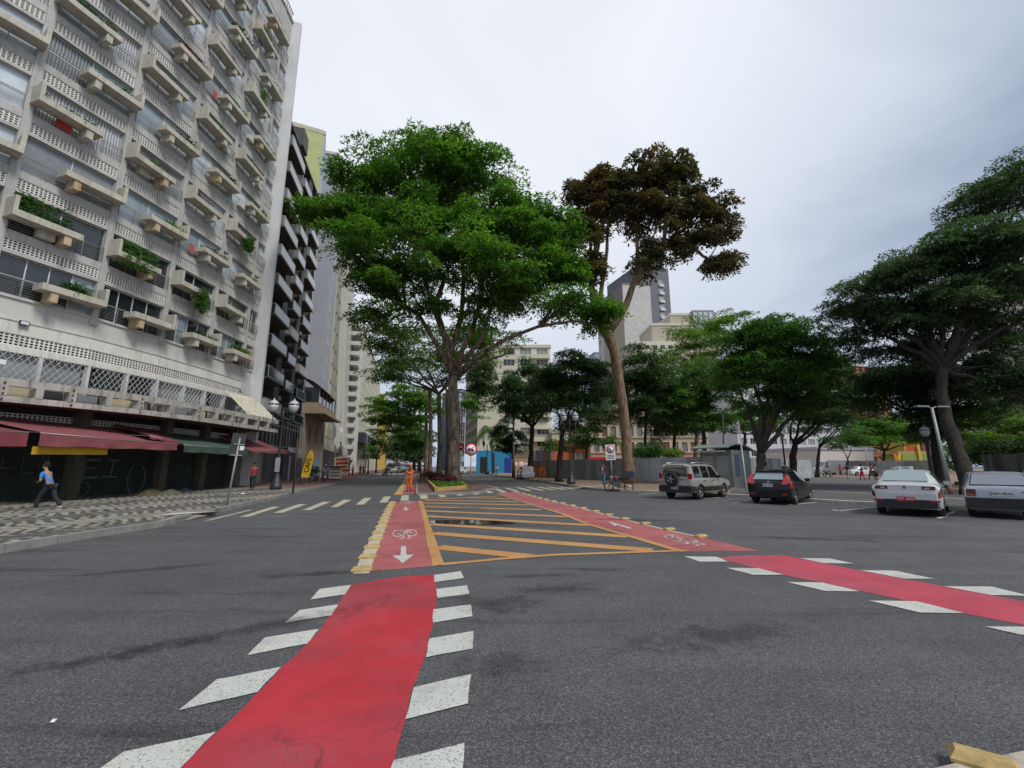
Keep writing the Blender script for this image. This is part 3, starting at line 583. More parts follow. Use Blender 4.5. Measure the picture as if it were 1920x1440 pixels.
for bi, (p0, p1) in enumerate(bays):
    M, w, a = frame(p0, p1); narrow = bi == len(bays) - 1; sx = (w - .3) / (W0 - .3) if not narrow else 1.0
    # core painted near-black for the unlit rooms behind, and bands
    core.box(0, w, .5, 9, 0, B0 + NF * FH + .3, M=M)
    wall.box(-.16, .16, -.04, .5, 8.6, B0 + NF * FH + 2.1, M=M)
    for k in range(NF):
        b = B0 + FH * k
        wall.box(.16, w - .16, 0, .5, b if k else b + .3, b + .38, M=M)
        wall.box(.16, w - .16, 0, .3, b + 2.18, b + 2.37 - .003, M=M)
        wall.box(.16, w - .16, -.05, 0, b + 2.18, b + 2.2, M=M)
        near = bi >= 2
        if not near and k > 6: continue
        if bi >= 2:
            g = put('grille', me_grille_n if narrow else me_grille, apt, M, .18, .03, b + 2.385, a, ((w - .36) / GW) if not narrow else (w - .36) / 1.2)
        # window
        style = 4 if (k in (0,) and not narrow) or rnd.random() < .12 else 2
        me_w, xs = (me_winn, xsn) if narrow else ((me_win4, xs4) if style == 4 else (me_win2, xs2))
        wo = put('window', me_w, apt, M, .15, .14, b + .38, a, (w - .3) / (WW if not narrow else 1.25))
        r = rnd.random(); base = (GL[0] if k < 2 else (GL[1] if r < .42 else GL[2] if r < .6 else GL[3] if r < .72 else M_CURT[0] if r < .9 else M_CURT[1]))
        if (bi, k) == (4, 3): base = M_CURT[0]
        if (bi, k) == (4, 2): base = GL[3]
        for q in range(len(xs) - 1):
            mm = base if rnd.random() < .75 else rnd.choice([GL[1], GL[2], M_CURT[0]] if k > 1 else [GL[0], GL[2]])
            for (z0, z1) in ((.045, .82), (.865, 1.755)):
                key = (narrow, style, q, z0, mm.name)
                if key not in glass_pick:
                    me = pane_mesh(xs[q] + .022, xs[q + 1] - .022, z0, z1); me.materials[0] = mm; glass_pick[key] = me
                link('pane', glass_pick[key], wo)
        put('railing', me_railn if narrow else me_rail, apt, M, .15, -.06, b + .4, a, (w - .3) / (WW if not narrow else 1.25))
        if rnd.random() < .13 and not narrow: xx = rnd.uniform(.4, w - 1.1); MB().box(xx, xx + .62, -.28, .02, b + .42, b + .80, M=M).build('air_conditioner_box', [M_ALU, M_PLANTER][k % 2], apt)
        if rnd.random() < .12 and not narrow: xx = rnd.uniform(.4, w - 1.1); MB().box(xx, xx + rnd.uniform(.3, .7), -.11, -.085, b + .5, b + 1.12, M=M).build('towel', mat('laundry_%d' % (k % 4), ((.5, .5, .52), (.12, .16, .3), (.4, .1, .08), (.3, .34, .2))[k % 4], .9), apt)
        if not narrow and bi >= 2:
            t = (k + 1) % 2; rust = (k < 2 and bi in (4,)) or rnd.random() < .3
            o = put('planter', pm[(t, 1 if rust else 0)], apt, M, 0, 0, b, a, w / W0)
            planter_sites.append((bi, k, t, M, w, b, a))
# plain wall, white band with its grille, windows behind the lattice
for bi, (p0, p1) in enumerate(bays):
    M, w, a = frame(p0, p1)
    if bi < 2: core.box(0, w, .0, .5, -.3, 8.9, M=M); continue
    wall.box(0, w, .06, .5, 7.95, 8.95, mi=1, M=M)
    wall.box(0, w, -.02, .06, 8.9, 8.96, mi=1, M=M)
    if bi < 8:
        wall.box(0, w, -.06, .5, 7.32, 7.93, mi=2, M=M); wall.box(0, w, -.06, .5, 6.5, 6.8, mi=2, M=M)
        n = 30; put('grille', me_grille, apt, M, 0, -.03, 6.82, a, w / GW, 1, .49 / .46 * 1.0)
        wall.box(0, w, -.09, -.06, 7.88, 7.93, mi=0, M=M)
    else: wall.box(0, w, -.02, .5, 6.2, 7.93, mi=1, M=M)
    mz = MB().box(0, w, .2, .24, 5.0, 6.5, M=M); mz.build('mezzanine_glass', GL[0] if bi % 2 else GL[3], apt)
    for x in (.1, w * .55):
        mz = MB().box(x, x + .14, -.05, .2, 4.35, 6.499, M=M); mz.build('mezzanine_post', M_ALU, apt)
    lat = MB()
    nd = int(w / .26)
    for k in range(-6, nd + 6):
        for sgn in (1, -1):
            x0 = k * .26; x1 = x0 + sgn * 1.3 * .72; z0, z1 = 5.15, 6.5
            # clip to the bay
            pts = []
            for t in np.linspace(0, 1, 9):
                x = x0 + (x1 - x0) * t
                if 0 <= x <= w: pts.append((x, -.42 + (.0 if sgn > 0 else .02), z0 + (z1 - z0) * t))
            if len(pts) > 1: lat.tube([M @ Vector(pts[0]), M @ Vector(pts[-1])], .014, 3, smooth=False, cap=False)
    if bi < 8: o = lat.build('lattice', M_ALU, apt)
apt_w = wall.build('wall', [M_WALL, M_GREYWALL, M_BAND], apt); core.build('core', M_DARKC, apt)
# the far fin and the roof edge
M, w, a = frame(FCP[-1], (-20.75, 34.4))
mb = MB(); mb.box(0, .34, -.75, 10, 0, B0 + NF * FH + 2.35, M=M); mb.build('fin', M_FIN, apt)
roof = MB()
for bi, (p0, p1) in enumerate(bays):
    M, w, a = frame(p0, p1); roof.box(-.02, w + .02, -.12, 9.3, B0 + NF * FH + 2.1, B0 + NF * FH + 2.3, M=M); roof.box(0, w, .0, .5, B0 + NF * FH, B0 + NF * FH + 2.1, M=M)
    for k in range(5): roof.box(w * k / 5, w * k / 5 + .05, -.05, 0, B0 + NF * FH + 2.3, B0 + NF * FH + 3.1, mi=1, M=M)
    roof.box(0, w, -.06, -.01, B0 + NF * FH + 3.05, B0 + NF * FH + 3.1, mi=1, M=M)
roof.build('roof', [M_WALL, mat('roof_rail', (.22, .10, .07), .8)], apt)

# marquee over the pavement
MQ = [(-27.8, 9.5), (-24.4, 12.6), (-22.3, 14.9), (-20.5, 17.2), (-19.6, 19.1), (-18.65, 21.6), (-18.15, 25.), (-18.1, 28.), (-18.15, 31.), (-18.3, 33.9)]
slabm = MB(); MI = [(-32, 11.5), (-28.5, 14.), (-25.5, 16.), (-23.5, 18.2), (-22.5, 20.), (-21.8, 22.2), (-21.2, 25.2), (-21.1, 28.), (-21.1, 31.), (-21.1, 33.9)]
vs = []
for z in (4.2, 4.34): vs += [(x, y, z) for x, y in MQ] + [(x, y, z) for x, y in MI]
n = len(MQ)
slabm.add(vs, [(i, i + 1, n + i + 1, n + i)[::-1] for i in range(n - 1)] + [(2 * n + i, 2 * n + i + 1, 3 * n + i + 1, 3 * n + i) for i in range(n - 1)] + [(i, i + 1, 2 * n + i + 1, 2 * n + i) for i in range(n - 1)] + [(n - 1, 2 * n - 1, 4 * n - 1, 3 * n - 1)])
slabm.build('marquee_slab', mat('marquee_soffit', (.16, .10, .09), .9, .3, 1.0), apt)
for i in range(2, n - 1):
    M, w, a = frame(MQ[i], MQ[i + 1])
    pr = MB(); pr.box(0, w, -.02, .12, 4.82, 5.12, M=M); pr.box(0, w, -.02, .12, 4.15, 4.40, M=M)
    for x in (0, w * .5):
        pr.box(x - .12, x + .12, -.04, .5, 4.40, 4.82, M=M)
    pr.build('parapet', M_STAIN, apt)
    bl = MB()
    for k in range(4): bl.box(-.03, .03, -.06, -.04, 4.22 + k * .22, 4.30 + k * .22, M=M)
    bl.build('parapet_drain', M_DARKC, apt)
    MB().box(.14, w * .5 - .14, .6, .66, 4.36, 4.85, M=M).build('parapet_backing', [mat('backing_cream', (.45, .40, .27), .8), mat('backing_grey', (.20, .22, .23), .8), mat('backing_dark', (.03, .03, .03), .8)][i % 3], apt)
    MB().box(w * .5 + .14, w - .14, .6, .66, 4.36, 4.85, M=M).build('parapet_backing', [_mc['backing_dark'], _mc['backing_cream'], _mc['backing_grey']][i % 3], apt)
# corrugated sheet leaning from the parapet to the wall
cs = MB(); M, w, a = frame((-18.15, 29.6), (-18.3, 33.6)); nC = 40; vs = []
for k in range(nC + 1):
    x = w * k / nC; dz = .05 if k % 2 else 0; vs += [M @ Vector((x, 0 - dz, 5.13)), M @ Vector((x, 1.7 - dz, 6.75))]
cs.add(vs, [(2 * k, 2 * k + 2, 2 * k + 3, 2 * k + 1) for k in range(nC)]); cs.build('corrugated_sheet', mat('corrugated_cream', (.50, .47, .38), .8, .25, 2, streak=.7), apt)
cs = MB(); cs.add([M @ Vector(v) for v in ((w, 0, 5.12), (w, 1.7, 5.12), (w, 1.7, 6.75))], [(0, 1, 2)]); cs.build('corrugated_side', _mc['corrugated_cream'], apt)

# ground-floor shops: roller shutters between rough columns
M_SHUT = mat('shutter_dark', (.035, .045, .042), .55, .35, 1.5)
M_COLUMN = mat('rough_column', (.11, .105, .07), .95, .4, 3, .8)
M_GRAF = mat('graffiti_pale', (.085, .12, .10), .7, .6, 9)
shop_bays = [((-25.6, 12.6), (-22.3, 17.2), 1), ((-22.25, 17.3), (-21.0, 20.8), 1), ((-20.9, 21.3), (-20.4, 25.3), 1), ((-20.38, 25.8), (-20.3, 28.6), 1), ((-20.3, 28.7), (-20.4, 31.6), 1)]
for p0, p1, _ in shop_bays:
    M, w, a = frame(p0, p1); sh = MB(); nS = 34; H_ = 3.1; vs = []
    for k in range(nS * 2 + 1):
        z = -.22 + H_ * k / (nS * 2) ; y = .05 + (.03 if k % 2 else 0); vs += [M @ Vector((0, y, z)), M @ Vector((w, y, z))]
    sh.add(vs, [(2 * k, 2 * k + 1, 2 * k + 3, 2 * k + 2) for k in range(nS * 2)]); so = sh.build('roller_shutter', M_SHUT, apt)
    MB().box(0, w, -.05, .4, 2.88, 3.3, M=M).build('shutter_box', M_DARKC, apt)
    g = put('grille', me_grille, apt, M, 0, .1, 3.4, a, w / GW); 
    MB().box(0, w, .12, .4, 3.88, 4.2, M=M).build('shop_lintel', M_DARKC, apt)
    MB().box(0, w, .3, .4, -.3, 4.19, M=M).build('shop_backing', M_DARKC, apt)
    def gseg(pts, t=.05):
        for (x0, z0), (x1, z1) in zip(pts, pts[1:]):
            l = math.hypot(x1 - x0, z1 - z0) or 1; nx, nz = -(z1 - z0) / l * t, (x1 - x0) / l * t
            gm.add([M @ Vector(v) for v in ((x0 + nx, .035, z0 + nz), (x0 - nx, .035, z0 - nz), (x1 - nx, .035, z1 - nz), (x1 + nx, .035, z1 + nz))], [(0, 1, 2, 3)])
    gm = MB()
    if p0[1] > 21 and p0[1] < 22:   # second shop: E I and a wheel-like tag
        gseg([(1.0, 1.9), (.3, 1.9), (.25, 1.05), (1.0, 1.05)], .07); gseg([(.3, 1.5), (.8, 1.5)]); gseg([(1.3, 1.9), (2.0, 1.9)]); gseg([(1.65, 1.9), (1.6, 1.05)]); gseg([(1.2, 1.08), (1.95, 1.05)])
        gseg([(.3 + .35 * math.cos(t), .5 + .35 * math.sin(t)) for t in np.linspace(0, 6.3, 14)], .03)
        gseg([(3.0 + .5 * math.cos(t), .9 + .8 * math.sin(t)) for t in np.linspace(2, 7.5, 12)], .04)
    else:
        rr = random.Random(int(p0[1] * 10))
        x = .3
        while x < w - .7:
            h = rr.uniform(.5, 1.0); z = rr.uniform(1.2, 1.6); k = rr.choice('VLZAO')
            if k == 'V': gseg([(x, z + h), (x + .2, z), (x + .45, z + h)], .018)
            if k == 'L': gseg([(x, z + h), (x, z), (x + .4, z)], .02)
            if k == 'Z': gseg([(x, z + h), (x + .4, z + h), (x, z), (x + .4, z)], .02)
            if k == 'A': gseg([(x, z), (x + .2, z + h), (x + .42, z)], .02); gseg([(x + .1, z + h * .4), (x + .34, z + h * .4)], .02)
            if k == 'O': gseg([(x + .2 + .2 * math.cos(t), z + h / 2 + h / 2 * math.sin(t)) for t in np.linspace(0, 6.3, 10)], .018)
            x += rr.uniform(.5, .8)
    if gm.v: tag(gm.build('graffiti', M_GRAF, so), kind='stuff')
for (x, y) in ((-22.25, 17.25), (-20.95, 21.05), (-20.4, 25.55), (-20.3, 28.65), (-20.3, 31.8)):
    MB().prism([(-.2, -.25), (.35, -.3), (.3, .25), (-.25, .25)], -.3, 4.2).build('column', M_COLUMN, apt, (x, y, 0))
M, w, a = frame((-20.4, 31.7), (-20.6, 33.6)); MB().box(0, w, 0, .3, -.1, 4.2, M=M).build('shop_wall', mat('tiled_grey', (.17, .18, .16), .7, .3), apt)

# awnings ------------------------------------------------------------
def fabric(name, c1, c2=None):
    return mat(name, c1, .85, .22, 2.2, .15, streak=.35, dirt=(c1[0] * .5, c1[1] * .6, c1[2] * .6))
def awning(name, label, back, front, valz, m, sag=.05, folds=14):
    """back, front: (left, right) corner points; valance hangs to valz"""
    bl, br = Vector(back[0]), Vector(back[1]); fl, fr = Vector(front[0]), Vector(front[1])
    t = thing(name, label, 'awning', (0, 0, 0), 0, 'shop awnings along the pavement'); n = 24; mrows = 5
    b = MB(); vs = []
    for j in range(mrows + 1):
        v = j / mrows
        for i in range(n + 1):
            u = i / n; p = (bl.lerp(br, u)).lerp(fl.lerp(fr, u), v); p.z -= sag * math.sin(PI * v) * (1 + .6 * math.sin(u * 9)); vs.append(p)
    b.add(vs, [(j * (n + 1) + i, (j + 1) * (n + 1) + i, (j + 1) * (n + 1) + i + 1, j * (n + 1) + i + 1) for j in range(mrows) for i in range(n)], 0, True)
    b.build('canopy', m, t)
    b = MB(); vs = []; d = (fr - fl).normalized(); out = Vector((d.y, -d.x, 0))
    for j in range(4):
        for i in range(n + 1):
            u = i / n; p = fl.lerp(fr, u); q = p.copy(); zz = valz[0] * (1 - u) + valz[1] * u; q.z = p.z + (zz - p.z) * j / 3 + .02 * math.sin(u * 17 + j); q += out * (.03 * math.sin(u * folds * 2 + j * 1.3) + .01) * j / 3 + out * .012; vs.append(q)
    b.add(vs, [(j * (n + 1) + i, (j + 1) * (n + 1) + i, (j + 1) * (n + 1) + i + 1, j * (n + 1) + i + 1) for j in range(3) for i in range(n)], 0, True)
    b.build('valance', m, t)
    b = MB()
    for u in (.02, .5, .98):
        b.tube([bl.lerp(br, u) - Vector((0, 0, .5)), fl.lerp(fr, u) - Vector((0, 0, .03))], .02, 5)
    b.tube([fl - Vector((0, 0, .03)), fr - Vector((0, 0, .03))], .025, 6)
    b.build('awning_frame', M_STEEL, t); return t
M_BURG = fabric('burgundy_canvas', (.19, .035, .045)); M_GREENC = fabric('green_canvas', (.05, .085, .065)); M_BURG2 = fabric('faded_burgundy_canvas', (.23, .065, .072))
awning('awning', 'tattered burgundy awning at the left edge of the photo, cut off by the frame', ((-26.5, 13.2, 3.7), (-22.2, 17.0, 3.6)), ((-21.7, 11.0, 3.0), (-18.1, 16.3, 2.86)), (2.42, 2.3), M_BURG)
awning('awning', 'long burgundy awning with a rippled valance above the graffiti-covered shutters', ((-22.2, 17.3, 3.72), (-20.5, 24.2, 3.55)), ((-18.0, 16.6, 2.88), (-17.3, 22.6, 2.72)), (2.36, 2.4), M_BURG2)
awning('awning', 'narrow burgundy awning half folded behind the long burgundy one', ((-20.7, 22.5, 3.75), (-20.4, 25.2, 3.62)), ((-17.9, 21.5, 3.1), (-17.5, 23.2, 2.82)), (2.95, 2.7), M_BURG)
awning('awning', 'dark green awning between the long burgundy awning and the far one', ((-20.5, 24.4, 3.6), (-20.5, 31.0, 3.5)), ((-17.25, 23.0, 2.72), (-17.6, 29.2, 2.74)), (2.34, 2.3), M_GREENC)
awning('awning', 'sagging burgundy awning at the far corner next to the double-globe street lamp', ((-20.4, 30.4, 3.75), (-20.9, 35.0, 3.9)), ((-17.6, 29.6, 2.62), (-19.0, 37.6, 2.9)), (2.5, 2.62), M_BURG2, .12)
b = MB(); P0, P1 = Vector((-18.3, 16.7, 2.34)), Vector((-18.0, 19.5, 2.4))
b.add([P0, P1, P1 - Vector((0, 0, .3)), P0 - Vector((0, 0, .3)), P0 + Vector((.02, 0, 0)), P1 + Vector((.02, 0, 0)), P1 - Vector((-.02, 0, .3)), P0 - Vector((-.02, 0, .3))], [(0, 1, 2, 3), (7, 6, 5, 4), (3, 2, 6, 7), (0, 4, 5, 1)])
tag(b.build('banner', mat('yellow_banner', (.60, .36, .02), .8, .15)), 'plain yellow banner hanging under the long burgundy awning', 'banner')
# air conditioners on the marquee, floodlights, paper notice
def ac_unit(name, label, p, a, mcol, s=1.0, cat='air conditioner', parent=None, group=None):
    t = thing(name, label, cat, p, a, group) if parent is None else None
    b = MB().box(-.42 * s, .42 * s, -.16 * s, .16 * s, 0, .6 * s); c = b.build('casing', mcol, t)
    f = MB().lathe([(.23 * s, 0), (.23 * s, .02), (.19 * s, .02), (.19 * s, .004)], 16, M=Matrix.Translation((-.1 * s, -.16 * s, .3 * s)) @ Matrix.Rotation(PI / 2, 4, 'X')); f.build('fan_guard', M_STEEL, t)
    h = MB()
    for k in range(5): h.box((-.1 - .19) * s, (-.1 + .19) * s, -.178 * s, -.172 * s, (.14 + k * .08) * s, (.15 + k * .08) * s)
    h.build('fan_blades', M_DARKC, t); return t
M_ACC = mat('ac_cream', (.50, .46, .34), .6, .15)
for i, (x, y) in enumerate(((230, 757), (262, 760))):
    p = D(x, y, 22.4 + i * 1.0); q = Vector((p.x * (4.36 - 1.6) / (p.z - 1.6) if False else -19.0 + .15 * i, 21.9 + i * 1.05, 4.345))
    ac_unit('air_conditioner', ['cream air conditioner with a round fan inside the parapet, the nearer of two', 'cream air conditioner with a round fan inside the parapet, the farther of two'][i], q, PI / 2 - .1, M_ACC, .8, group='air conditioners behind the parapet')
def floodlight(p, label, a=0):
    t = thing('floodlight', label, 'floodlight', p, a)
    MB().box(-.16, .16, -.1, -.02, -.1, .1).build('lamp_housing', M_DARKC, t); MB().box(-.13, .13, -.106, -.101, -.075, .075).build('lamp_glass', GL[1], t)
    MB().box(-.02, .02, -.02, .12, -.02, .02).build('bracket', M_DARKC, t)
M, w, a = frame(FCP[4], FCP[5]); floodlight(M @ Vector((1.3, -.12, 7.86)), 'small black floodlight fixed above the pierced white band', a)
M, w, a = frame(FCP[7], FCP[8]); floodlight(M @ Vector((3.2, -.5, 7.0)), 'square black floodlight over the corrugated cream sheet', a)
M, w, a = frame(FCP[4], FCP[5]); MB().box(.3, .9, -.45, -.44, 5.85, 6.05, M=M).build('paper_notice', mat('paper_white', (.8, .8, .82), .8, 0), apt)
# cloths on the railing
M, w, a = frame(FCP[4], FCP[5]); MB().box(.9, 1.5, -.12, -.09, B0 + FH * 3 + .42, B0 + FH * 3 + 1.05, M=M).build('towel', mat('red_cloth', (.45, .05, .04), .9), apt)
# ================================================================ other buildings
def onplane(px_, py_, p0, p1):
    """point where the line of sight meets the upright plane through p0, p1"""
    r = ray(px_, py_); d = Vector((p1[0] - p0[0], p1[1] - p0[1])); n = Vector((-d.y, d.x))
    t = (n.x * p0[0] + n.y * p0[1]) / (n.x * r[0] + n.y * r[1]); return Vector((r[0] * t, r[1] * t, CAM_H + r[2] * t))
_wm = {}
def win_unit(ww, wh, fm, gm, cols=2, deep=.14, rows=1):
    k = (round(ww, 2), round(wh, 2), fm.name, gm.name, cols, rows)
    if k not in _wm:
        f = MB(); t = min(.07, ww * .08)
        for c in range(cols + 1): x = ww * c / cols; f.box(max(0, x - t / 2), min(ww, x + t / 2), deep - .05, deep, 0, wh)
        for c in range(rows + 1): z = wh * c / rows; f.box(.002, ww - .002, deep - .046, deep - .004, max(0, z - t / 2), min(wh, z + t / 2))
        g = MB().quad((0, deep - .01, 0), (ww, deep - .01, 0), (ww, deep - .01, wh), (0, deep - .01, wh))
        _wm[k] = (f.mesh('window', fm), g.mesh('pane', gm))
    return _wm[k]
def facade(root, p0, p1, z0, z1, nf, nb, ww, wh, sill, wm, fm=None, gm=None, cols=2, th=.28, margin=.0, skip=None, x_off=0.0, gms=None, part='wall', sills=False, panes=True):
    """one recessed-window wall face: piers and spandrels around real openings"""
    fm = fm or M_ALU; gm = gm or GL[0]; M, w, a = frame(p0, p1); b = MB(); fh = (z1 - z0) / nf; bw = (w - 2 * margin) / nb
    xs = [0]
    for j in range(nb): x = margin + bw * j + (bw - ww) / 2; xs += [x, x + ww]
    xs.append(w)
    for j in range(0, len(xs), 2):
        if xs[j + 1] - xs[j] > .01: b.box(xs[j], xs[j + 1], 0, th, z0, z1, M=M)
    for j in range(nb):
        x = xs[1 + 2 * j]
        zs = [z0] + [v for k in range(nf) for v in (z0 + fh * k + sill, z0 + fh * k + sill + wh)] + [z1]
        if skip and skip(j, -1): b.box(x, x + ww, 0, th, z0, z1, M=M); continue
        for k in range(0, len(zs), 2):
            if zs[k + 1] - zs[k] > .01: b.box(x, x + ww, .002, th, zs[k], zs[k + 1], M=M)
        for k in range(nf):
            if skip and skip(j, k): b.box(x, x + ww, .004, th, z0 + fh * k + sill, z0 + fh * k + sill + wh, M=M); continue
            f, g = win_unit(ww, wh, fm, random.choice(gms) if gms else gm, cols, th - .1)
            wo = put('window', f, root, M, x, 0, z0 + fh * k + sill, a)
            if panes: link('pane', g, wo)
            if sills: b.box(x - .06, x + ww + .06, -.07, 0, z0 + fh * k + sill - .08, z0 + fh * k + sill, M=M)
    b.build(part, wm, root)
def core_box(root, p0, p1, depth, z0, z1, wm, y0=.28, name='core'):
    M, w, a = frame(p0, p1); MB().box(.0, w, y0, depth, z0, z1, M=M).build(name, wm, root)
GM_MIX = [GL[0], GL[0], GL[2]]

# ---- dark block with white-framed balconies
M_DK = mat('dark_weathered_render', (.12, .112, .11), .9, .3, .9, .15, streak=.55, dirt=(.035, .032, .03))
M_DK2 = mat('dark_pillar', (.085, .08, .082), .9, .3, .9, streak=.4)
M_WFR = mat('balcony_frame_white', (.40, .41, .42), .5, .1)
dk = thing('apartment_building', 'dark grey weathered apartment block with white-framed balconies beside the curved block', 'building')
dp0, dp1 = (-21.3, 34.9), (-24.6, 50.2)
M, w, a = frame(dp0, dp1)
def xat(px_, py_, p0=dp0, p1=dp1):
    q = onplane(px_, py_, p0, p1); return (Vector(q[:2]) - Vector(p0)).length
xb = [0, xat(530, 500), xat(540, 500), xat(560, 500), xat(566, 500), w]
DH = 33.5; nfl = 10; z00 = 6.2; dfh = (DH - z00) / nfl
core_box(dk, dp0, dp1, 10, 0, DH + .5, M_DK, .9)
for k in (1, 3): MB().box(xb[k], xb[k + 1], -.35, .95, 0, DH + .4, M=M).build('pillar', M_DK2, dk)
MB().box(w - .35, w, -.1, .95, 0, DH + .4, M=M).build('pillar', M_DK2, dk)
for j, (x0, x1) in enumerate(((0, xb[1]), (xb[2], xb[3]), (xb[4], w - .35))):
    mid = (x0 + x1) / 2; wd = x1 - x0
    wl = MB(); ww = wd * .42; wx = x0 + wd * .3
    wl.box(x0, wx, .5, .9, 0, DH, M=M); wl.box(wx + ww, x1, .5, .9, 0, DH, M=M)
    for k in range(nfl + 1):
        z = z00 + dfh * k
        wl.box(wx, wx + ww, .502, .9, z - .85 if k else 0, z + .1 if k < nfl else DH, M=M)
    wl.build('wall', M_DK, dk)
    for k in range(nfl):
        z = z00 + dfh * k
        f, g = win_unit(ww, dfh - .95, M_WFR if (j + k) % 3 else M_STEEL, random.choice([GL[0], GL[0], GL[2]]), 2, .3)
        wo = put('window', f, dk, M, wx, .5, z + .1, a); link('pane', g, wo)
        dep = (1.15, .75, .55)[j]; bx0, bx1 = (x0 + .02, x1 - .02) if j == 0 else (x0 + wd * .12, x1 - wd * .08)
        ba = MB(); ba.box(bx0, bx1, -dep, .5, z - .14, z, M=M); bo = ba.build('balcony', M_DK, dk)
        rl = MB()
        for (xx0, xx1, yy0, yy1) in ((bx0, bx0 + .06, -dep, -dep + .06), (bx1 - .06, bx1, -dep, -dep + .06)): rl.box(xx0, xx1, yy0, yy1, z, z + .95, M=M)
        rl.box(bx0, bx1, -dep + .003, -dep + .057, z + .9, z + .95, M=M); rl.box(bx0, bx1, -dep + .003, -dep + .057, z + .02, z + .07, M=M)
        rl.box(bx0, bx0 + .06, -dep, .48, z + .89, z + .948, M=M)
        rl.build('balcony_rail', M_WFR, bo)
        pnl = MB(); pnl.box(bx0 + .06, bx1 - .06, -dep + .02, -dep + .03, z + .07, z + .9, M=M); pnl.box(bx0 + .02, bx0 + .03, -dep + .06, .45, z + .05, z + .89, M=M)
        pnl.build('balcony_panel', GL[3] if (k > 4 or (j == 0 and k > 3)) else (GL[0] if (j + k) % 4 else M_GREYWALL), bo)
        if random.random() < .3:
            MB().box(wx - .1, wx + .55, -.12, .35, z + dfh - 1.0, z + dfh - .62, M=M).build('air_conditioner_box', M_ACC if k % 2 else M_WFR, dk)
mb = MB(); mb.box(-.1, w + .1, -.45, 10, DH + .4, DH + .62, M=M); mb.box(xb[1], xb[2] + .2, -.7, .6, DH + .62, DH + 2.6, M=M); mb.build('roof', M_DK, dk)
# white bars at its mezzanine
for k in range(16):
    x = .2 + k * (w - .6) / 15; MB().tube([M @ Vector((x, -.5, 3.4)), M @ Vector((x, -.5, 5.9))], .03, 5).build('white_bar', M_WFR, dk)
mb = MB(); [mb.box(0, w - .3, -.53, -.47, z, z + .06, M=M) for z in (3.4, 5.3, 5.86)]; mb.build('bar_rail', M_WFR, dk)
MB().box(0, w, .0, .6, 0, 3.3, M=M).build('shop_front', mat('shop_dark', (.05, .055, .05), .7, .3), dk)
for x0, x1, mm in ((2.0, 6.2, mat('shop_tiles', (.20, .21, .18), .6, .3)), (6.5, 6.9, M_WFR), (9.6, 10.1, M_WFR), (12.6, 13.2, M_WFR)):
    MB().box(x0, x1, -.06, -.001, 0.1, 2.7, M=M).build('shop_panel', mm, dk)
def text_mesh(name, s, size, m, parent, mtx, ext=.004):
    cu = bpy.data.curves.new(name, 'FONT'); cu.body = s; cu.size = size; cu.extrude = ext; cu.align_x = 'CENTER'; cu.align_y = 'CENTER'; cu.resolution_u = 2
    t = bpy.data.objects.new('tmp', cu); TMP.collection.objects.link(t)
    me = evaluate(t); bpy.data.objects.remove(t); me.transform(mtx); me.materials.clear(); me.materials.append(m)
    return link(name, me, parent)
def upright(a, p):   # matrix that stands text (xy) up in a facade frame, facing -Y local
    return Matrix.Translation(p) @ Matrix.Rotation(a, 4, 'Z') @ Matrix.Rotation(PI / 2, 4, 'X')
M_INK = mat('ink_black', (.02, .02, .025), .6, 0); M_SIGNW = mat('sign_white', (.72, .73, .72), .6, .05)
sg = thing('shop_sign', 'long white shop sign with black lettering above the far burgundy awning', 'sign')
q0 = xat(527, 838); q1 = xat(552, 838); MB().box(q0, q1, -.75, -.68, 3.0, 3.5, M=M).build('sign_board', M_SIGNW, sg)
text_mesh('lettering', 'CALÇADOS', .42, M_INK, sg, upright(a, M @ Vector(((q0 + q1) / 2, -.76, 3.25))))

# ---- green-topped white block, grey block, netted block (each steps out towards the street)
M_LIME = mat('lime_render', (.50, .52, .24), .9, .12, .6, streak=.2); M_BLUEW = mat('bluish_white_render', (.42, .45, .50), .85, .08, .4, streak=.15)
M_GREYB = mat('grey_blue_render', (.33, .345, .375), .9, .08, .3, streak=.15); M_TANW = mat('tan_render', (.50, .38, .20), .9, .1, .4, streak=.15); M_BROWN = mat('brown_strip', (.09, .05, .03), .9)
M_CREAMW = mat('cream_render', (.56, .53, .42), .9, .1, .5, streak=.25)
b3 = thing('apartment_building', 'narrow bluish-white block whose lime green side wall rises above the dark block', 'building')
g0 = dp1; g1 = tuple(D(583, 608, 57)[:2]); H3 = D(603, 262, 51)[2]
facade(b3, g0, g1, 0, H3, 15, 1, 1.9, 1.4, 1.0, M_BLUEW, M_STEEL, GL[0])
core_box(b3, g0, g1, 14, 0, H3, M_BLUEW); Mx, wx_, ax = frame(g0, g1)
MB().box(-.06, -.002, .3, 14, 20, H3 + .6, M=Mx).build('side_wall', M_LIME, b3); MB().box(-.1, wx_, .0, 14, H3, H3 + .5, M=Mx).build('roof', M_CREAMW, b3)
b4 = thing('apartment_building', 'tall plain grey-blue side wall of a block behind the low beige building', 'building')
e4 = D(608, 610, 66); H4 = D(637, 292, 66)[2]; d_ = Vector((-.26, .966))
e4b = (e4.x + d_.x * 9, e4.y + d_.y * 9)
Mx, wx_, ax = frame(e4[:2], e4b)
MB().box(0, 9, 0, 16, 0, H4, M=Mx).build('wall', M_GREYB, b4); MB().box(-.15, 9.15, -.15, 16, H4, H4 + .5, M=Mx).build('roof', M_GREYWALL, b4)
for k in range(16): 
    f, g = win_unit(1.6, 1.3, M_ALU, GL[0], 2, .06); wo = put('window', f, b4, Mx, 3.5, -.05, 4 + k * 2.9, ax); link('pane', g, wo)
b5 = thing('apartment_building', 'tall cream block wrapped in pale scaffold netting with a tan side wall', 'building')
e5 = D(626, 610, 77); H5 = D(640, 385, 77)[2]
e5b = (e5.x + d_.x * 25, e5.y + d_.y * 25)
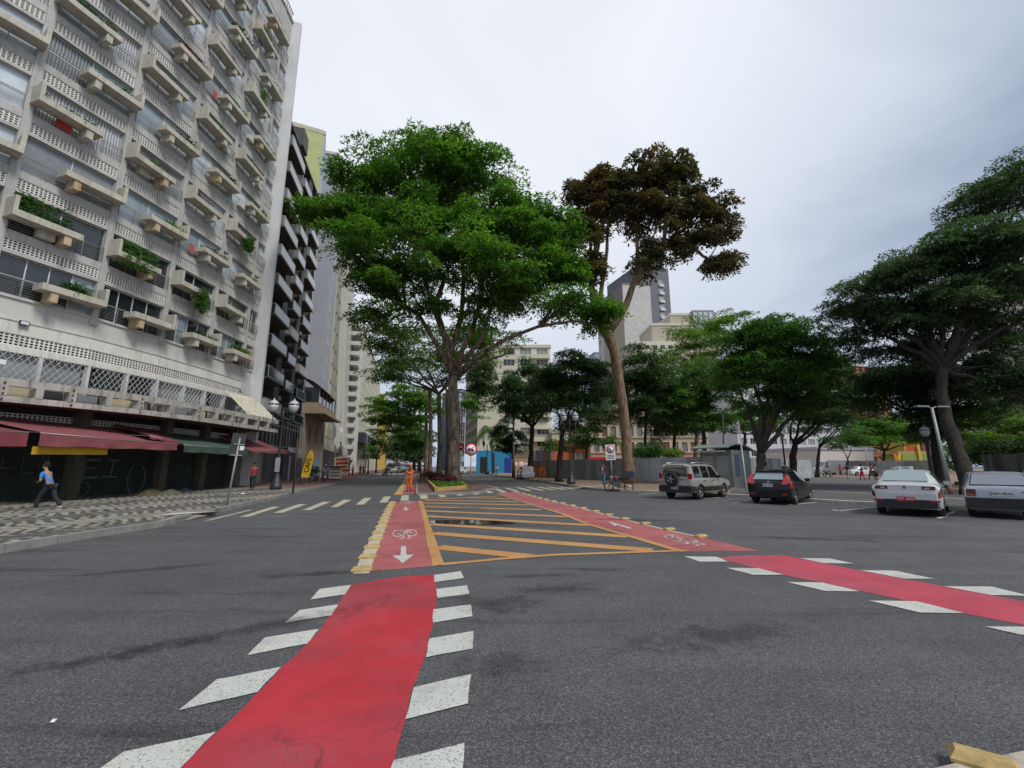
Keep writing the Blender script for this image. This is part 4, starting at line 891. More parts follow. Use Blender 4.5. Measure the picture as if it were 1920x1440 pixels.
facade(b5, e5[:2], e5b, 4.5, H5, 14, 7, 1.9, 1.7, .7, M_CREAMW, M_ALU, GL[2], gms=[GL[2], GL[1], GL[3]])
core_box(b5, e5[:2], e5b, 14, 0, H5, M_CREAMW); Mx, wx_, ax = frame(e5[:2], e5b)
MB().box(-.08, -.002, .35, 3.4, 3, H5, M=Mx).build('side_wall', M_TANW, b5); MB().box(-.1, -.01, 3.4, 4.1, 3, H5, M=Mx).build('side_strip', M_BROWN, b5)
MB().box(-.08, -.002, 4.1, 14, 3, H5, M=Mx).build('side_wall', M_GREYB, b5)
MB().box(0, wx_, -.02, .3, 0, 4.5, M=Mx).build('shop_front', mat('shop_black', (.035, .035, .037), .6, .2), b5)
# netting: translucent cloth in folds, lifted and torn at its foot
m, nt_, b_ = new_mat('scaffold_net'); b_.inputs['Base Color'].default_value = (.62, .61, .55, 1); b_.inputs['Alpha'].default_value = .5; b_.inputs['Roughness'].default_value = .9; M_NET = m
m, nt_, b_ = new_mat('scaffold_net_dense'); b_.inputs['Base Color'].default_value = (.50, .50, .48, 1); b_.inputs['Alpha'].default_value = .8; b_.inputs['Roughness'].default_value = .9; M_NET2 = m
nb = MB(); nx_, nz_ = 90, 34; vs = []
for j in range(nz_ + 1):
    for i in range(nx_ + 1):
        u = i / nx_; v = j / nz_; z = 5.2 + (H5 - 5.0) * v + (1 - v) * 1.4 * math.sin(u * 7.0) * (1 if v < .2 else .2)
        y = -.55 - .22 * math.sin(u * 60 + .7 * math.sin(v * 5)) - .25 * math.sin(u * 17 + v * 2) - (1 - v) ** 3 * 1.3
        vs.append(Mx @ Vector((u * wx_, y, z)))
nb.add(vs, [(j * (nx_ + 1) + i, j * (nx_ + 1) + i + 1, (j + 1) * (nx_ + 1) + i + 1, (j + 1) * (nx_ + 1) + i) for j in range(nz_) for i in range(nx_)], 0, True)
nb.build('netting', M_NET, b5)
nb = MB(); vs = []                         # loose grey flap near the camera end
for j in range(13):
    for i in range(13):
        u, v = i / 12, j / 12; x = -3.5 + 8.5 * u; z = 9.2 - v * 6.0 * (1 - abs(u - .35) * 1.5) + .4 * math.sin(u * 11); y = -1.6 - .35 * math.sin(u * 19 + v * 3) - .5 * v
        vs.append(Mx @ Vector((x, y, max(z, 3.2))))
nb.add(vs, [(j * 13 + i, j * 13 + i + 1, (j + 1) * 13 + i + 1, (j + 1) * 13 + i) for j in range(12) for i in range(12)], 0, True); nb.build('netting_flap', M_NET2, b5)
# ---- low beige building with a projecting glazed balcony
lb = thing('shop_building', 'low beige two-storey building with a projecting glazed balcony room', 'building')
l0, l1 = tuple(D(556, 850, 52.5)[:2]), tuple(D(606, 850, 68)[:2]); Ml, wl_, al = frame(l0, l1); M_BEIGE = mat('beige_render', (.30, .235, .16), .9, .15, 1.0, streak=.4)
zt = 8.2
facade(lb, l0, l1, 4.0, zt, 1, 4, .9, 1.9, 1.0, M_BEIGE, M_STEEL, GL[0], 1)
core_box(lb, l0, l1, 9, 0, zt, M_BEIGE); MB().box(0, wl_, 0, .3, 0, 4.0, M=Ml).build('shop_front', M_BEIGE, lb)
for x0, x1, z1, mm in ((.6, 3.0, 2.6, mat('door_dark', (.04, .04, .04), .6)), (4.0, 5.4, 2.4, mat('door_wood', (.10, .05, .03), .6)), (6.6, 9.6, 2.9, mat('shop_blue', (.04, .10, .22), .6)), (10.2, 13.5, 2.9, mat('shop_pale_blue', (.16, .27, .36), .6))):
    MB().box(x0, x1, -.05, -.002, 0, z1, M=Ml).build('shop_door', mm, lb)
bb = MB(); bb.box(2.2, wl_ - 1.5, -1.7, .5, 8.21, 9.6, M=Ml); rm = bb.build('balcony_room', M_BEIGE, lb)
bb = MB(); bb.box(2.4, wl_ - 1.7, -1.5, .5, 9.6, 11.6, M=Ml); bb.build('balcony_glazing', GL[0], rm)
for k in range(6): x = 2.4 + (wl_ - 4.2) * k / 5; MB().box(x, x + .12, -1.56, -1.5, 9.6, 11.6, M=Ml).build('balcony_mullion', M_CREAMW, rm)
cv = MB(); vs = []
for k in range(9):
    t = k / 8; vs += [Ml @ Vector((2.0, -2.3 + 2.9 * t, 11.1 + 1.6 * math.sin(t * PI / 2))), Ml @ Vector((wl_ - 1.2, -2.3 + 2.9 * t, 11.1 + 1.6 * math.sin(t * PI / 2)))]
cv.add(vs, [(2 * k, 2 * k + 1, 2 * k + 3, 2 * k + 2) for k in range(8)]); cv.build('balcony_roof', mat('dark_awning', (.10, .09, .075), .8), rm)
MB().box(2.0, wl_ - .8, -2.4, -1.7, 8.21, 8.45, M=Ml).build('balcony_ledge', M_BEIGE, rm)

# ---- farther down the street on the left
def block(label, pxa, ya, pxb, yb, ytop, ref, nf, nb, ww, wh, wm, sill=.9, depth=14, cols=2, base=0.0, gms=GM_MIX, name='apartment_building', side=None, margin=0.3, skip=None, z0=0, roofm=None, fm=None):
    t = thing(name, label, 'building'); p0 = tuple(D(pxa, ref, ya)[:2]); p1 = tuple(D(pxb, ref, yb)[:2]); H_ = D(pxa, ytop, ya)[2]
    facade(t, p0, p1, z0, H_, nf, nb, ww, wh, sill, wm, fm, None, cols, gms=gms, margin=margin, skip=skip); core_box(t, p0, p1, depth, z0 - 2 if z0 else 0, H_, side or wm)
    Mb, wb, ab = frame(p0, p1); MB().box(-.2, wb + .2, -.2, depth, H_, H_ + .6, M=Mb).build('roof', roofm or wm, t); return t, p0, p1, H_
b6, p0, p1, H6 = block('cream street block with grey balcony column beyond the netted block', 668, 100, 714, 170, 600, 700, 14, 16, 1.6, 1.5, M_CREAMW, depth=16)
Mb, wb, ab = frame(p0, p1)
MB().box(0, 1.2, -1.2, .2, 0, H6, M=Mb).build('pillar', M_GREYWALL, b6)
for k in range(14): z = 3 + k * (H6 - 3) / 14; MB().box(-3.2, 0, -.6, 2, z, z + .9, M=Mb).build('balcony', M_GREYWALL, b6)
MB().box(-3.2, 0, 1.0, 2.5, 0, H6, M=Mb).build('wall', M_DK, b6)
MB().box(3, wb * .5, -2.4, 0, 7.0, 9.5, M=Mb).build('awning_box', mat('navy_canvas', (.03, .035, .06), .8), b6)
block('small bright yellow building far along the street', 712, 172, 730, 210, 740, 760, 6, 4, 1.8, 1.5, mat('yellow_render', (.60, .38, .06), .9, .1), name='apartment_building')
block('white block far down the street beside the avenue trees', 724, 215, 742, 300, 745, 760, 12, 10, 2.2, 1.5, mat('white_render', (.55, .55, .52), .9, .1), name='apartment_building')
block('pale tall block closing the far end of the street', 742, 330, 800, 345, 775, 800, 12, 8, 2.5, 1.6, mat('pale_far_render', (.50, .48, .46), .9, .1), name='apartment_building', depth=20)

# ---- cream building across the junction, blue shop below
mid = thing('apartment_building', 'cream block with a blank front and blue painted shop behind the palm', 'building')
m0, m1 = tuple(D(894, 850, 98)[:2]), tuple(D(1035, 850, 98)[:2]); MH = D(1000, 652, 98)[2]
M_CR2 = mat('pale_yellow_render', (.66, .63, .50), .9, .06, .3, streak=.12)
Mm, wm_, am = frame(m0, m1)
facade(mid, tuple(D(938, 850, 98)[:2]), m1, 5.0, MH, 9, 3, 2.6, 1.5, 1.0, M_CR2, M_ALU, GL[3], 3, gms=[GL[3], GL[0]])
core_box(mid, tuple(D(938, 850, 98)[:2]), m1, 16, 0, MH, M_CR2)
MB().box(0, 5.6, .01, 16, 5.0, MH, M=Mm).build('blank_wall', M_CR2, mid)
ms0 = (m0[0] - 5.5, m0[1] + 26); facade(mid, ms0, m0, 5.0, MH, 9, 7, 2.4, 1.5, 1.0, mat('side_tan_render', (.36, .31, .24), .9, .15, .5, streak=.3), M_STEEL, GL[0], 2)
MB().box(-.1, 7.8, -.3, 6, 0, 4.999, M=Mm).build('blue_shop', mat('azure_paint', (.03, .26, .50), .6, .1), mid)
MB().box(.8, 2.3, -.33, -.301, .1, 3.6, M=Mm).build('shop_door', M_DARKC, mid); MB().box(3.4, 4.0, -.33, -.301, .1, 4.4, M=Mm).build('shop_door', M_DARKC, mid)
MB().box(7.8, wm_, -.3, 6, 0, 4.999, M=Mm).build('shop_front', mat('shop_brown', (.22, .17, .13), .8, .2), mid)
mu = MB(); mu.box(7.8, 11.5, -.36, -.301, 0.1, 3.2, M=Mm); mural = mu.build('mural_wall', mat('mural_orange', (.50, .25, .14), .8, .15), mid)
MB().box(6.2, 7.8, -.36, -.31, 0.1, 3.4, M=Mm).build('mural_wall', mat('mural_navy', (.02, .05, .30), .8, .1), mid)
for x, r_ in ((8.6, .5), (9.9, .6), (11.0, .4)):
    MB().lathe([(r_, 0), (r_ * .9, .03)], 12, M=Mm @ Matrix.Translation((x, -.36, 2.0)) @ Matrix.Rotation(PI / 2, 4, 'X')).build('mural_figure', M_SIGNW, mural)
for k in range(8): z = 7 + k * (MH - 7) / 8; MB().box(wm_ - 4.6, wm_ - .2, -1.0, 0, z, z + .9, M=Mm).build('balcony', M_CR2, mid)
MB().box(-.2, wm_ + .2, -.2, 16, MH, MH + .7, M=Mm).build('roof', M_CR2, mid)
# blue-grey tower slice left of it
block('blue-glass office block glimpsed between the avenue trunks and the cream block', 860, 150, 872, 152, 735, 800, 12, 2, 1.8, 2.0, mat('blue_grey_render', (.16, .18, .26), .7, .1), name='office_block', depth=10)
# orange shop and ornate beige building behind the fence
t, p0, p1, H_ = block('low building with an orange shop front behind the dark square trees', 1036, 92, 1108, 92, 812, 840, 2, 6, 1.4, 1.8, M_CREAMW, name='shop_building')
Mo, wo_, ao = frame(p0, p1); MB().box(.0, 4.2, -.5, -.02, 2.8, 6.6, M=Mo).build('orange_panel', mat('orange_panel', (.50, .11, .04), .7, .1), t); MB().box(4.4, 7.6, -.6, -.02, 4.6, 6.4, M=Mo).build('orange_panel', mat('orange_canvas', (.68, .16, .05), .7, .1), t)
t, p0, p1, H_ = block('ornate beige building with brown shuttered windows behind the peeled trunk', 1108, 88, 1330, 86, 770, 850, 4, 13, 1.1, 2.2, mat('beige_ornate', (.56, .47, .33), .9, .12, .6, streak=.2), fm=mat('brown_shutter', (.20, .09, .05), .8), name='old_building', gms=[mat('brown_shutter_in', (.22, .11, .07), .8), GL[3]])
Mo, wo_, ao = frame(p0, p1)
MB().box(-.5, 3.4, -.8, -.3, 2.4, 3.4, M=Mo).build('red_board', mat('red_board', (.62, .03, .02), .6, .05), t); MB().box(17.5, 21.5, -.8, -.3, 2.3, 3.4, M=Mo).build('red_board', _mc['red_board'], t)
for k in range(4): MB().box(-.1, wo_ + .1, -.25, -.002, 4.2 + k * 3.0, 4.4 + k * 3.0, M=Mo).build('cornice', M_CREAMW, t)
# towers
tw = thing('tower_block', 'tall grey and beige tower with white balcony stripes rising between the trees', 'building')
ty = 170
t0, t1, t2, t3 = (tuple(D(x, 640, y)[:2]) for x, y in ((1122, 205), (1172, ty), (1206, ty + 1), (1262, ty + 6)))
TH0, TH1 = D(1215, 640, ty)[2], D(1240, 505, ty)[2]
z_b, z_g = D(1200, 560, ty)[2], D(1235, 500, ty + 4)[2]
facade(tw, t0, t1, 5, z_b + 6, 20, 5, 3.6, 2.0, .9, mat('tower_slab_white', (.50, .50, .47), .8, .1), M_STEEL, GL[2], 3, gms=[GL[2], GL[0], GL[3]])
core_box(tw, t0, t1, 12, 0, z_b + 6, M_GREYWALL)
Mt, wt, at_ = frame(t1, t2); MB().box(0, wt, 0, 25, 0, z_b, M=Mt).build('beige_wall', mat('tower_beige', (.40, .35, .27), .9, .05), tw); MB().box(0, wt, 0, 25, z_b, z_b + 7, M=Mt).build('mauve_wall', mat('tower_mauve', (.22, .18, .18), .9, .05), tw)
Mt, wt, at_ = frame(t2, t3); MB().box(0, wt, -.1, 25, 0, z_g, M=Mt).build('grey_wall', mat('tower_grey', (.16, .165, .19), .9, .06), tw)
for k in range(14):
    f, g = win_unit(2.4, 1.8, M_ALU, GL[2], 2, .05); o_ = put('window', f, tw, Mt, wt * .62, -.18, z_g - 8 - k * 3.6, at_); link('pane', g, o_)
    MB().box(wt * .62, wt * .62 + 2.4, -.9, -.12, z_g - 9.1 - k * 3.6, z_g - 8.1 - k * 3.6, M=Mt).build('balcony', M_BAND, tw)
st = thing('apartment_building', 'beige stepped block with a glass box on its roof right of the grey tower', 'building')
y_ = 140
for i, (xa, xb_, yt) in enumerate(((1190, 1262, 640), (1222, 1300, 605), (1258, 1345, 580))):
    p0, p1 = tuple(D(xa, 620, y_ + i * 3)[:2]), tuple(D(xb_, 620, y_ + i * 3)[:2]); h = D(xa, yt, y_)[2]
    if i == 0: facade(st, p0, p1, 0, h, 12, 5, 1.6, 1.3, 1.0, M_CR2, M_ALU, GL[0]); core_box(st, p0, p1, 14, 0, h, M_CR2)
    else: Ms, wS, aS = frame(p0, p1); MB().box(0, wS, 0, 14, 0, h, M=Ms).build('wall', mat('beige_plain', (.48, .42, .33), .9, .08), st); MB().box(-.2, wS + .2, -.2, 14, h, h + .8, M=Ms).build('roof', M_CR2, st)
h = D(1296, 590, y_)[2]; p0, p1 = tuple(D(1300, 600, y_ + 5)[:2]), tuple(D(1340, 600, y_ + 5)[:2])
facade(st, p0, p1, h - 4, h + 3.5, 1, 4, 1.4, 3.0, 4.1, M_STEEL, M_STEEL, GL[1], 1, part='glass_box'); core_box(st, p0, p1, 8, h - 4, h + 3.5, M_DK)
MB().box(0, 1, 0, 1, 0, 1).build('chimney', M_CR2, st, (p0[0] - 1, p0[1] + 2, h + .8))
block('distant blue-grey block seen under the tree canopies left of the tower', 1116, 230, 1140, 231, 662, 700, 10, 3, 2.6, 1.6, mat('hazy_blue_render', (.30, .34, .42), .9, .05), name='apartment_building', depth=10)
# white block behind the plaza trees, red tower, white block at the right, low shops
block('long white block with grey windows behind the plaza trees', 1385, 118, 1600, 128, 725, 840, 7, 12, 2.4, 1.6, mat('lavender_white_render', (.56, .56, .60), .9, .06), gms=[GL[3], GL[0]], name='apartment_building', cols=3)
block('brick-red and orange tower top above the plaza trees', 1612, 190, 1668, 195, 688, 740, 14, 4, 2.2, 1.6, mat('brick_red_render', (.36, .12, .08), .9, .15), name='tower_block', gms=[mat('orange_infill', (.42, .2, .12), .9)], depth=18)
block('white balcony block at the right edge behind the canopy', 1842, 88, 2060, 76, 560, 750, 10, 7, 3.4, 1.5, mat('ivory_render', (.60, .57, .50), .9, .08), sill=1.0, cols=3, name='apartment_building', gms=[GL[3], GL[0], GL[2]])
t, p0, p1, H_ = block('low white market building with a lavender roof band beyond the plaza', 1535, 96, 1640, 100, 843, 870, 1, 5, 1.6, 1.6, mat('market_white', (.58, .54, .52), .9, .1), name='shop_building', sill=1.2, fm=_mc['brown_shutter'], roofm=mat('lavender_band', (.40, .40, .52), .8, .05))
t = thing('playground_building', 'lime green and yellow playground building beyond the far grey wall', 'building')
for i, (xa, xb_, yt, yb, c) in enumerate(((1690, 1752, 851, 869, (.26, .32, .08)), (1683, 1755, 846, 851.5, (.42, .30, .14)), (1700, 1722, 838, 846, (.55, .08, .04)), (1728, 1750, 832, 846, (.20, .07, .08)), (1694, 1698, 828, 846, (.42, .30, .06)), (1716, 1721, 830, 866, (.6, .42, .05)))):
    p0, p1 = D(xa, yt, 88), D(xb_, yt, 88); zb_ = D(xa, yb, 88)[2]
    MB().box(p0.x, p1.x, 88 + i * .02 - (.4 if i == 5 else 0), 93, max(0.12, zb_), p0.z).build(['wall', 'eave', 'upper_wall', 'upper_wall', 'post', 'post'][i], mat('play_%d' % i, c, .8, .1), t)
t2_ = thing('play_flag', 'orange and yellow triangular bunting beside the lime green building', 'flag')
for i, (x, c) in enumerate(((1681, (.7, .25, .04)), (1687, (.75, .5, .04)))):
    p = D(x, 862, 86); MB().add([(p.x - .45, 86, p.z + 1.1), (p.x + .45, 86, p.z + 1.1), (p.x, 86, p.z - 1.0), (p.x, 86.05, p.z - 1.0), (p.x + .45, 86.05, p.z + 1.1), (p.x - .45, 86.05, p.z + 1.1)], [(0, 1, 2), (3, 4, 5), (0, 5, 4, 1), (1, 4, 3, 2), (0, 2, 3, 5)]).build('pennant', mat('pennant_%d' % i, c, .8), t2_)
# ================================================================ trees and plants
def leaf_mat(name, cols, trans=.35, rough=.55):
    m, nt, b = new_mat(name); Lk = nt.links.new; g = N(nt, 'ShaderNodeNewGeometry')
    rp = N(nt, 'ShaderNodeValToRGB'); cr = rp.color_ramp
    cr.elements[0].color = (*cols[0], 1); cr.elements[1].color = (*cols[-1], 1)
    for i, c in enumerate(cols[1:-1]): e = cr.elements.new((i + 1) / (len(cols) - 1)); e.color = (*c, 1)
    n = N(nt, 'ShaderNodeTexNoise', i={'Scale': .35, 'Detail': 3}); Lk(g.outputs['Position'], n.inputs['Vector'])
    mr = N(nt, 'ShaderNodeMapRange', i={'From Min': .3, 'From Max': .7, 'To Min': -.35, 'To Max': .35}); Lk(n.outputs['Fac'], mr.inputs[0])
    ad = N(nt, 'ShaderNodeMath', operation='ADD'); Lk(g.outputs['Random Per Island'], ad.inputs[0]); Lk(mr.outputs[0], ad.inputs[1]); Lk(ad.outputs[0], rp.inputs[0])
    Lk(rp.outputs[0], b.inputs['Base Color']); b.inputs['Roughness'].default_value = rough; b.inputs['Specular IOR Level'].default_value = .3
    tr = N(nt, 'ShaderNodeBsdfTranslucent'); br = N(nt, 'ShaderNodeVectorMath', operation='MULTIPLY'); br.inputs[1].default_value = (1.5, 1.7, .7); Lk(rp.outputs[0], br.inputs[0]); Lk(br.outputs[0], tr.inputs[0])
    mx = N(nt, 'ShaderNodeMixShader'); mx.inputs[0].default_value = trans; Lk(b.outputs[0], mx.inputs[1]); Lk(tr.outputs[0], mx.inputs[2])
    Lk(mx.outputs[0], nt.nodes['Material Output'].inputs[0]); return m
LF_BRIGHT = leaf_mat('leaves_bright', [(.035, .09, .02), (.07, .165, .025), (.15, .29, .04)], .42)
LF_MID = leaf_mat('leaves_mid', [(.032, .08, .024), (.058, .145, .03), (.115, .24, .045)])
LF_DARK = leaf_mat('leaves_dark', [(.024, .056, .024), (.042, .092, .033), (.075, .145, .048)], .32)
LF_GREY = leaf_mat('leaves_greygreen', [(.028, .058, .03), (.055, .10, .05), (.10, .155, .08)], .3)
LF_YEL = leaf_mat('leaves_yellowgreen', [(.05, .11, .015), (.10, .19, .02), (.19, .28, .04)], .4)
LF_BROWN = leaf_mat('leaves_bronze', [(.05, .062, .034), (.08, .082, .046), (.105, .088, .05), (.20, .11, .052)], .3)
LF_PURPLE = leaf_mat('leaves_purple', [(.06, .01, .025), (.13, .02, .05), (.2, .05, .07)], .3)
LF_GRASS = leaf_mat('leaves_grass', [(.05, .13, .02), (.09, .2, .03), (.14, .26, .05)], .3)
def bark_mat(name, c1, c2, sc=7):
    m, nt, b = new_mat(name); Lk = nt.links.new; g = N(nt, 'ShaderNodeNewGeometry'); mp = N(nt, 'ShaderNodeMapping'); mp.inputs['Scale'].default_value = (1, 1, .22); Lk(g.outputs['Position'], mp.inputs[0])
    n = N(nt, 'ShaderNodeTexNoise', i={'Scale': sc, 'Detail': 7, 'Roughness': .7, 'Distortion': .4}); Lk(mp.outputs[0], n.inputs['Vector'])
    rp = N(nt, 'ShaderNodeValToRGB'); rp.color_ramp.elements[0].position = .4; rp.color_ramp.elements[0].color = (*c1, 1); rp.color_ramp.elements[1].position = .62; rp.color_ramp.elements[1].color = (*c2, 1); Lk(n.outputs['Fac'], rp.inputs[0])
    Lk(rp.outputs[0], b.inputs['Base Color']); b.inputs['Roughness'].default_value = .95
    bp = N(nt, 'ShaderNodeBump', i={'Strength': .9, 'Distance': .08}); Lk(n.outputs['Fac'], bp.inputs['Height']); Lk(bp.outputs[0], b.inputs['Normal']); return m
BARK_PEEL = bark_mat('bark_peeling', (.07, .045, .03), (.34, .27, .20), 5)
BARK_TAN = bark_mat('bark_tan', (.13, .085, .05), (.34, .24, .15), 6)
BARK_DARK = bark_mat('bark_dark', (.02, .017, .014), (.06, .048, .036))
BARK_GREY = bark_mat('bark_grey', (.06, .05, .04), (.18, .15, .12))

def leaves_mesh(name, C, Rr, Hh, per, size, mt, rng, flat=.5, dome=True, aspect=.42, droop=0.0):
    """C: tuft centres (n,3); Rr, Hh: their radii; per: leaves a tuft"""
    n = len(C); T = np.repeat(np.arange(n), per); k = len(T)
    th = rng.uniform(0, 2 * PI, k); r = np.sqrt(rng.uniform(0, 1, k)); R_ = Rr[T]; H_ = Hh[T]
    # uneven tuft outline
    lob = 1 + .22 * np.sin(th * 3 + T) + .15 * np.sin(th * 5 + 2.1 * T)
    x = r * R_ * np.cos(th) * lob; y = r * R_ * np.sin(th) * lob
    if dome: z = H_ * (1 - r ** 2) * .9 - H_ * .4 + rng.normal(0, .16, k) * H_ - droop * r ** 2 * H_
    else: z = rng.uniform(-1, 1, k) * H_ * np.sqrt(np.clip(1 - r ** 2, .02, 1))
    P = C[T] + np.stack([x, y, z], 1)
    s = size * rng.uniform(.6, 1.35, k)
    # leaf axis outward and slightly down, normal mostly up
    out = np.stack([np.cos(th + rng.normal(0, .9, k)), np.sin(th + rng.normal(0, .9, k)), rng.normal(-.15, .45, k)], 1); out /= np.linalg.norm(out, axis=1)[:, None]
    up = np.stack([rng.normal(0, flat, k), rng.normal(0, flat, k), np.ones(k)], 1); side = np.cross(out, up); side /= np.linalg.norm(side, axis=1)[:, None] + 1e-9
    nrm = np.cross(side, out)
    a = P; bq = P + out * (s * .5)[:, None] + side * (s * aspect * .5)[:, None] - nrm * (s * .04)[:, None]; c = P + out * s[:, None] - nrm * (s * .10)[:, None]; d = P + out * (s * .5)[:, None] - side * (s * aspect * .5)[:, None] - nrm * (s * .04)[:, None]
    V = np.stack([a, bq, c, d], 1).reshape(-1, 3)
    me = bpy.data.meshes.new(name); me.vertices.add(4 * k); me.vertices.foreach_set('co', V.astype(np.float32).ravel())
    me.loops.add(4 * k); me.loops.foreach_set('vertex_index', np.arange(4 * k, dtype=np.int32)); me.polygons.add(k); me.polygons.foreach_set('loop_start', np.arange(0, 4 * k, 4, dtype=np.int32))
    try: me.polygons.foreach_set('loop_total', np.full(k, 4, dtype=np.int32))
    except Exception: pass
    me.materials.append(mt); me.update(); return me
def lobe(px_, py_, rx, ry, Y, ry_depth=None, n=12):
    c = D(px_, py_, Y); r = ray(px_, py_); t = Y / r[1]; s = t / FPX
    return (np.array(c), np.array([rx * s, (ry_depth if ry_depth else rx * s * .8), ry * s]), n)
def tree(name, label, trunk, lobes, leaf, bark, tuft=1.3, th=.55, per=260, size=.28, seed=1, group=None, cat='tree', limb_r=.16, attach=None, shell=.55, dome=True, twig=.03, flat=.5, lift=.25, aspect=.42, bare=0, droop=0.0, base=None, fill=(1.38, 2.0), low=-.75):
    """trunk: [(point, radius)...] from the ground up; lobes: ellipsoids (centre, radii, tufts)"""
    rng = np.random.default_rng(seed); rr = random.Random(seed)
    root = thing(name, label, cat, (0, 0, 0), 0, group); tp = [Vector(p) for p, _ in trunk]; tr_ = [r for _, r in trunk]
    b = MB(); 
    # a slightly irregular trunk
    pts, rs = [], []
    for i in range(len(tp) - 1):
        for q in range(4):
            t = q / 4; p = tp[i].lerp(tp[i + 1], t); w = tr_[i] * .12; pts.append(p + Vector((rr.uniform(-w, w), rr.uniform(-w, w), 0))); rs.append((tr_[i] * (1 - t) + tr_[i + 1] * t) * rr.uniform(.93, 1.08))
    pts.append(tp[-1]); rs.append(tr_[-1]); pts[0] = tp[0]; rs[0] *= 1.35
    b.tube(pts, rs, 12)
    nodes = [(pts[i], rs[i]) for i in range(len(pts) * 2 // 3, len(pts))]
    tufts = []; vs, nf_ = (fill if fill else (1.0, 1.0)); lobes = [(c, r * np.array([1, 1, vs]), int(n * nf_)) for c, r, n in lobes]
    for li, (c, r, n) in enumerate(lobes):
        at = tp[-1] if not attach or li >= len(attach) or attach[li] is None else Vector(attach[li])
        r0 = min(limb_r, tr_[-1]); cv = Vector(c) - Vector((0, 0, r[2] * .4)); mid = at.lerp(cv, .5) + Vector((rr.uniform(-.6, .6), rr.uniform(-.6, .6), (cv - at).length * lift * .3)); L_ = []
        for k in range(9):
            t = k / 8; p = at * (1 - t) ** 2 + mid * 2 * t * (1 - t) + cv * t * t; p += Vector((rr.uniform(-1, 1), rr.uniform(-1, 1), rr.uniform(-1, 1))) * .12 * (1 if 0 < k < 8 else 0); L_.append(p); 
        b.tube(L_, [r0 * (1 - .72 * k / 8) for k in range(9)], 7); nodes += [(L_[k], r0 * (1 - .72 * k / 8)) for k in range(2, 9)]
        for q in range(n):
            v = rng.normal(size=3); v /= np.linalg.norm(v); v[2] = v[2] if v[2] > low else -v[2] * .6
            rad = rng.uniform(shell, 1.0); tufts.append(np.array(c) + v * r * rad)
    C = np.array(tufts); order = np.argsort(np.linalg.norm(C - np.array(tp[-1]), axis=1))
    NP = [np.array(p) for p, _ in nodes]; NR = [r for _, r in nodes]
    for i in order:
        A = np.array(NP); dd = np.linalg.norm(A - C[i], axis=1) + np.maximum(0, A[:, 2] - C[i][2]) * 1.0; j = int(np.argmin(dd)); p0 = Vector(NP[j]); p1 = Vector(C[i]) - Vector((0, 0, th * .3)); l = (p1 - p0).length
        if l < .25: continue
        mid = p0.lerp(p1, .5) + Vector((rr.uniform(-.12, .12), rr.uniform(-.12, .12), .1)) * l; q1 = p0.lerp(mid, .5).lerp(mid.lerp(p1, .5), .5) ; r0 = min(NR[j] * .75, twig * (1 + l * .5)); 
        b.tube([p0, p0.lerp(q1, .55) , q1, q1.lerp(p1, .55), p1], [r0, r0 * .85, r0 * .7, r0 * .5, r0 * .3], 4, smooth=True, cap=False)
        for q, f in ((q1, .7), (p1, .3)): NP.append(np.array(q)); NR.append(max(r0 * f, .012))
    b.build('trunk', bark, root)
    Rr = tuft * rng.uniform(.65, 1.3, len(C)); Hh = th * rng.uniform(.7, 1.3, len(C))
    if bare: keep = rng.uniform(size=len(C)) > bare; C, Rr, Hh = C[keep], Rr[keep], Hh[keep]
    me = leaves_mesh('crown', C, Rr, Hh, per, size, leaf, rng, flat, dome, aspect, droop=droop); link('crown', me, root)
    return root
def gz(x, y, Y, z=.12):
    p = D(x, y, Y); return (p.x, p.y, z)
def at(x, y, Y): return tuple(D(x, y, Y))

# 1 the great tree on the median
tb = gz(850, 905, 38, .2)
g1 = tree('broad_tree', 'giant bright green tree towering over the junction from the front of the median bed', [((tb[0], tb[1], .1), .62), (at(853, 800, 38), .46), (at(849, 705, 37.6), .40)],
     [lobe(800, 312, 125, 58, 36, 5, 36), lobe(705, 362, 72, 52, 35, 4, 22), lobe(640, 405, 60, 42, 33, 4, 16), lobe(590, 405, 32, 16, 33, 2, 6), lobe(765, 425, 110, 58, 34, 4.5, 28), lobe(875, 338, 90, 60, 36, 5, 26), lobe(940, 415, 85, 62, 34, 4.5, 26),
      lobe(1018, 452, 52, 72, 34.5, 4, 24), lobe(975, 520, 80, 38, 33.5, 4, 18), lobe(1062, 515, 26, 38, 34, 2.5, 9), lobe(860, 480, 100, 45, 32, 6, 20), lobe(700, 480, 75, 42, 33, 4, 16), lobe(705, 540, 50, 26, 33, 3, 8), lobe(930, 560, 60, 22, 35, 4, 7),
      lobe(1060, 575, 50, 20, 33, 3, 7), lobe(1125, 595, 22, 32, 33, 2, 7), lobe(780, 520, 70, 25, 37, 5, 8), lobe(735, 590, 55, 22, 35, 4, 4), lobe(810, 580, 55, 24, 36, 4, 4), lobe(900, 600, 55, 20, 36, 4, 4), lobe(960, 545, 45, 22, 34, 4, 5), lobe(690, 600, 35, 12, 34, 3, 3)],
     LF_BRIGHT, BARK_PEEL, tuft=1.45, th=.75, per=420, size=.33, seed=3, limb_r=.15, twig=.045, aspect=.36, cat='tree', fill=(1.0, 1.55), low=-.85, shell=.4,
     attach=[at(800, 540, 36), at(760, 575, 36), at(760, 575, 36), at(760, 575, 36), at(800, 540, 36), at(870, 520, 36), at(905, 545, 36), at(925, 570, 36), at(925, 570, 36), at(1010, 612, 34.5), at(870, 520, 36), at(760, 575, 36), at(760, 575, 36), at(925, 570, 36), at(1010, 612, 34.5), at(1010, 612, 34.5), at(835, 520, 36), at(760, 575, 36), at(835, 520, 36), at(925, 570, 36), at(925, 570, 36), at(760, 575, 36)])
gt_ = [o for o in bpy.data.objects if o.name.startswith('broad_tree')][0]
b = MB()
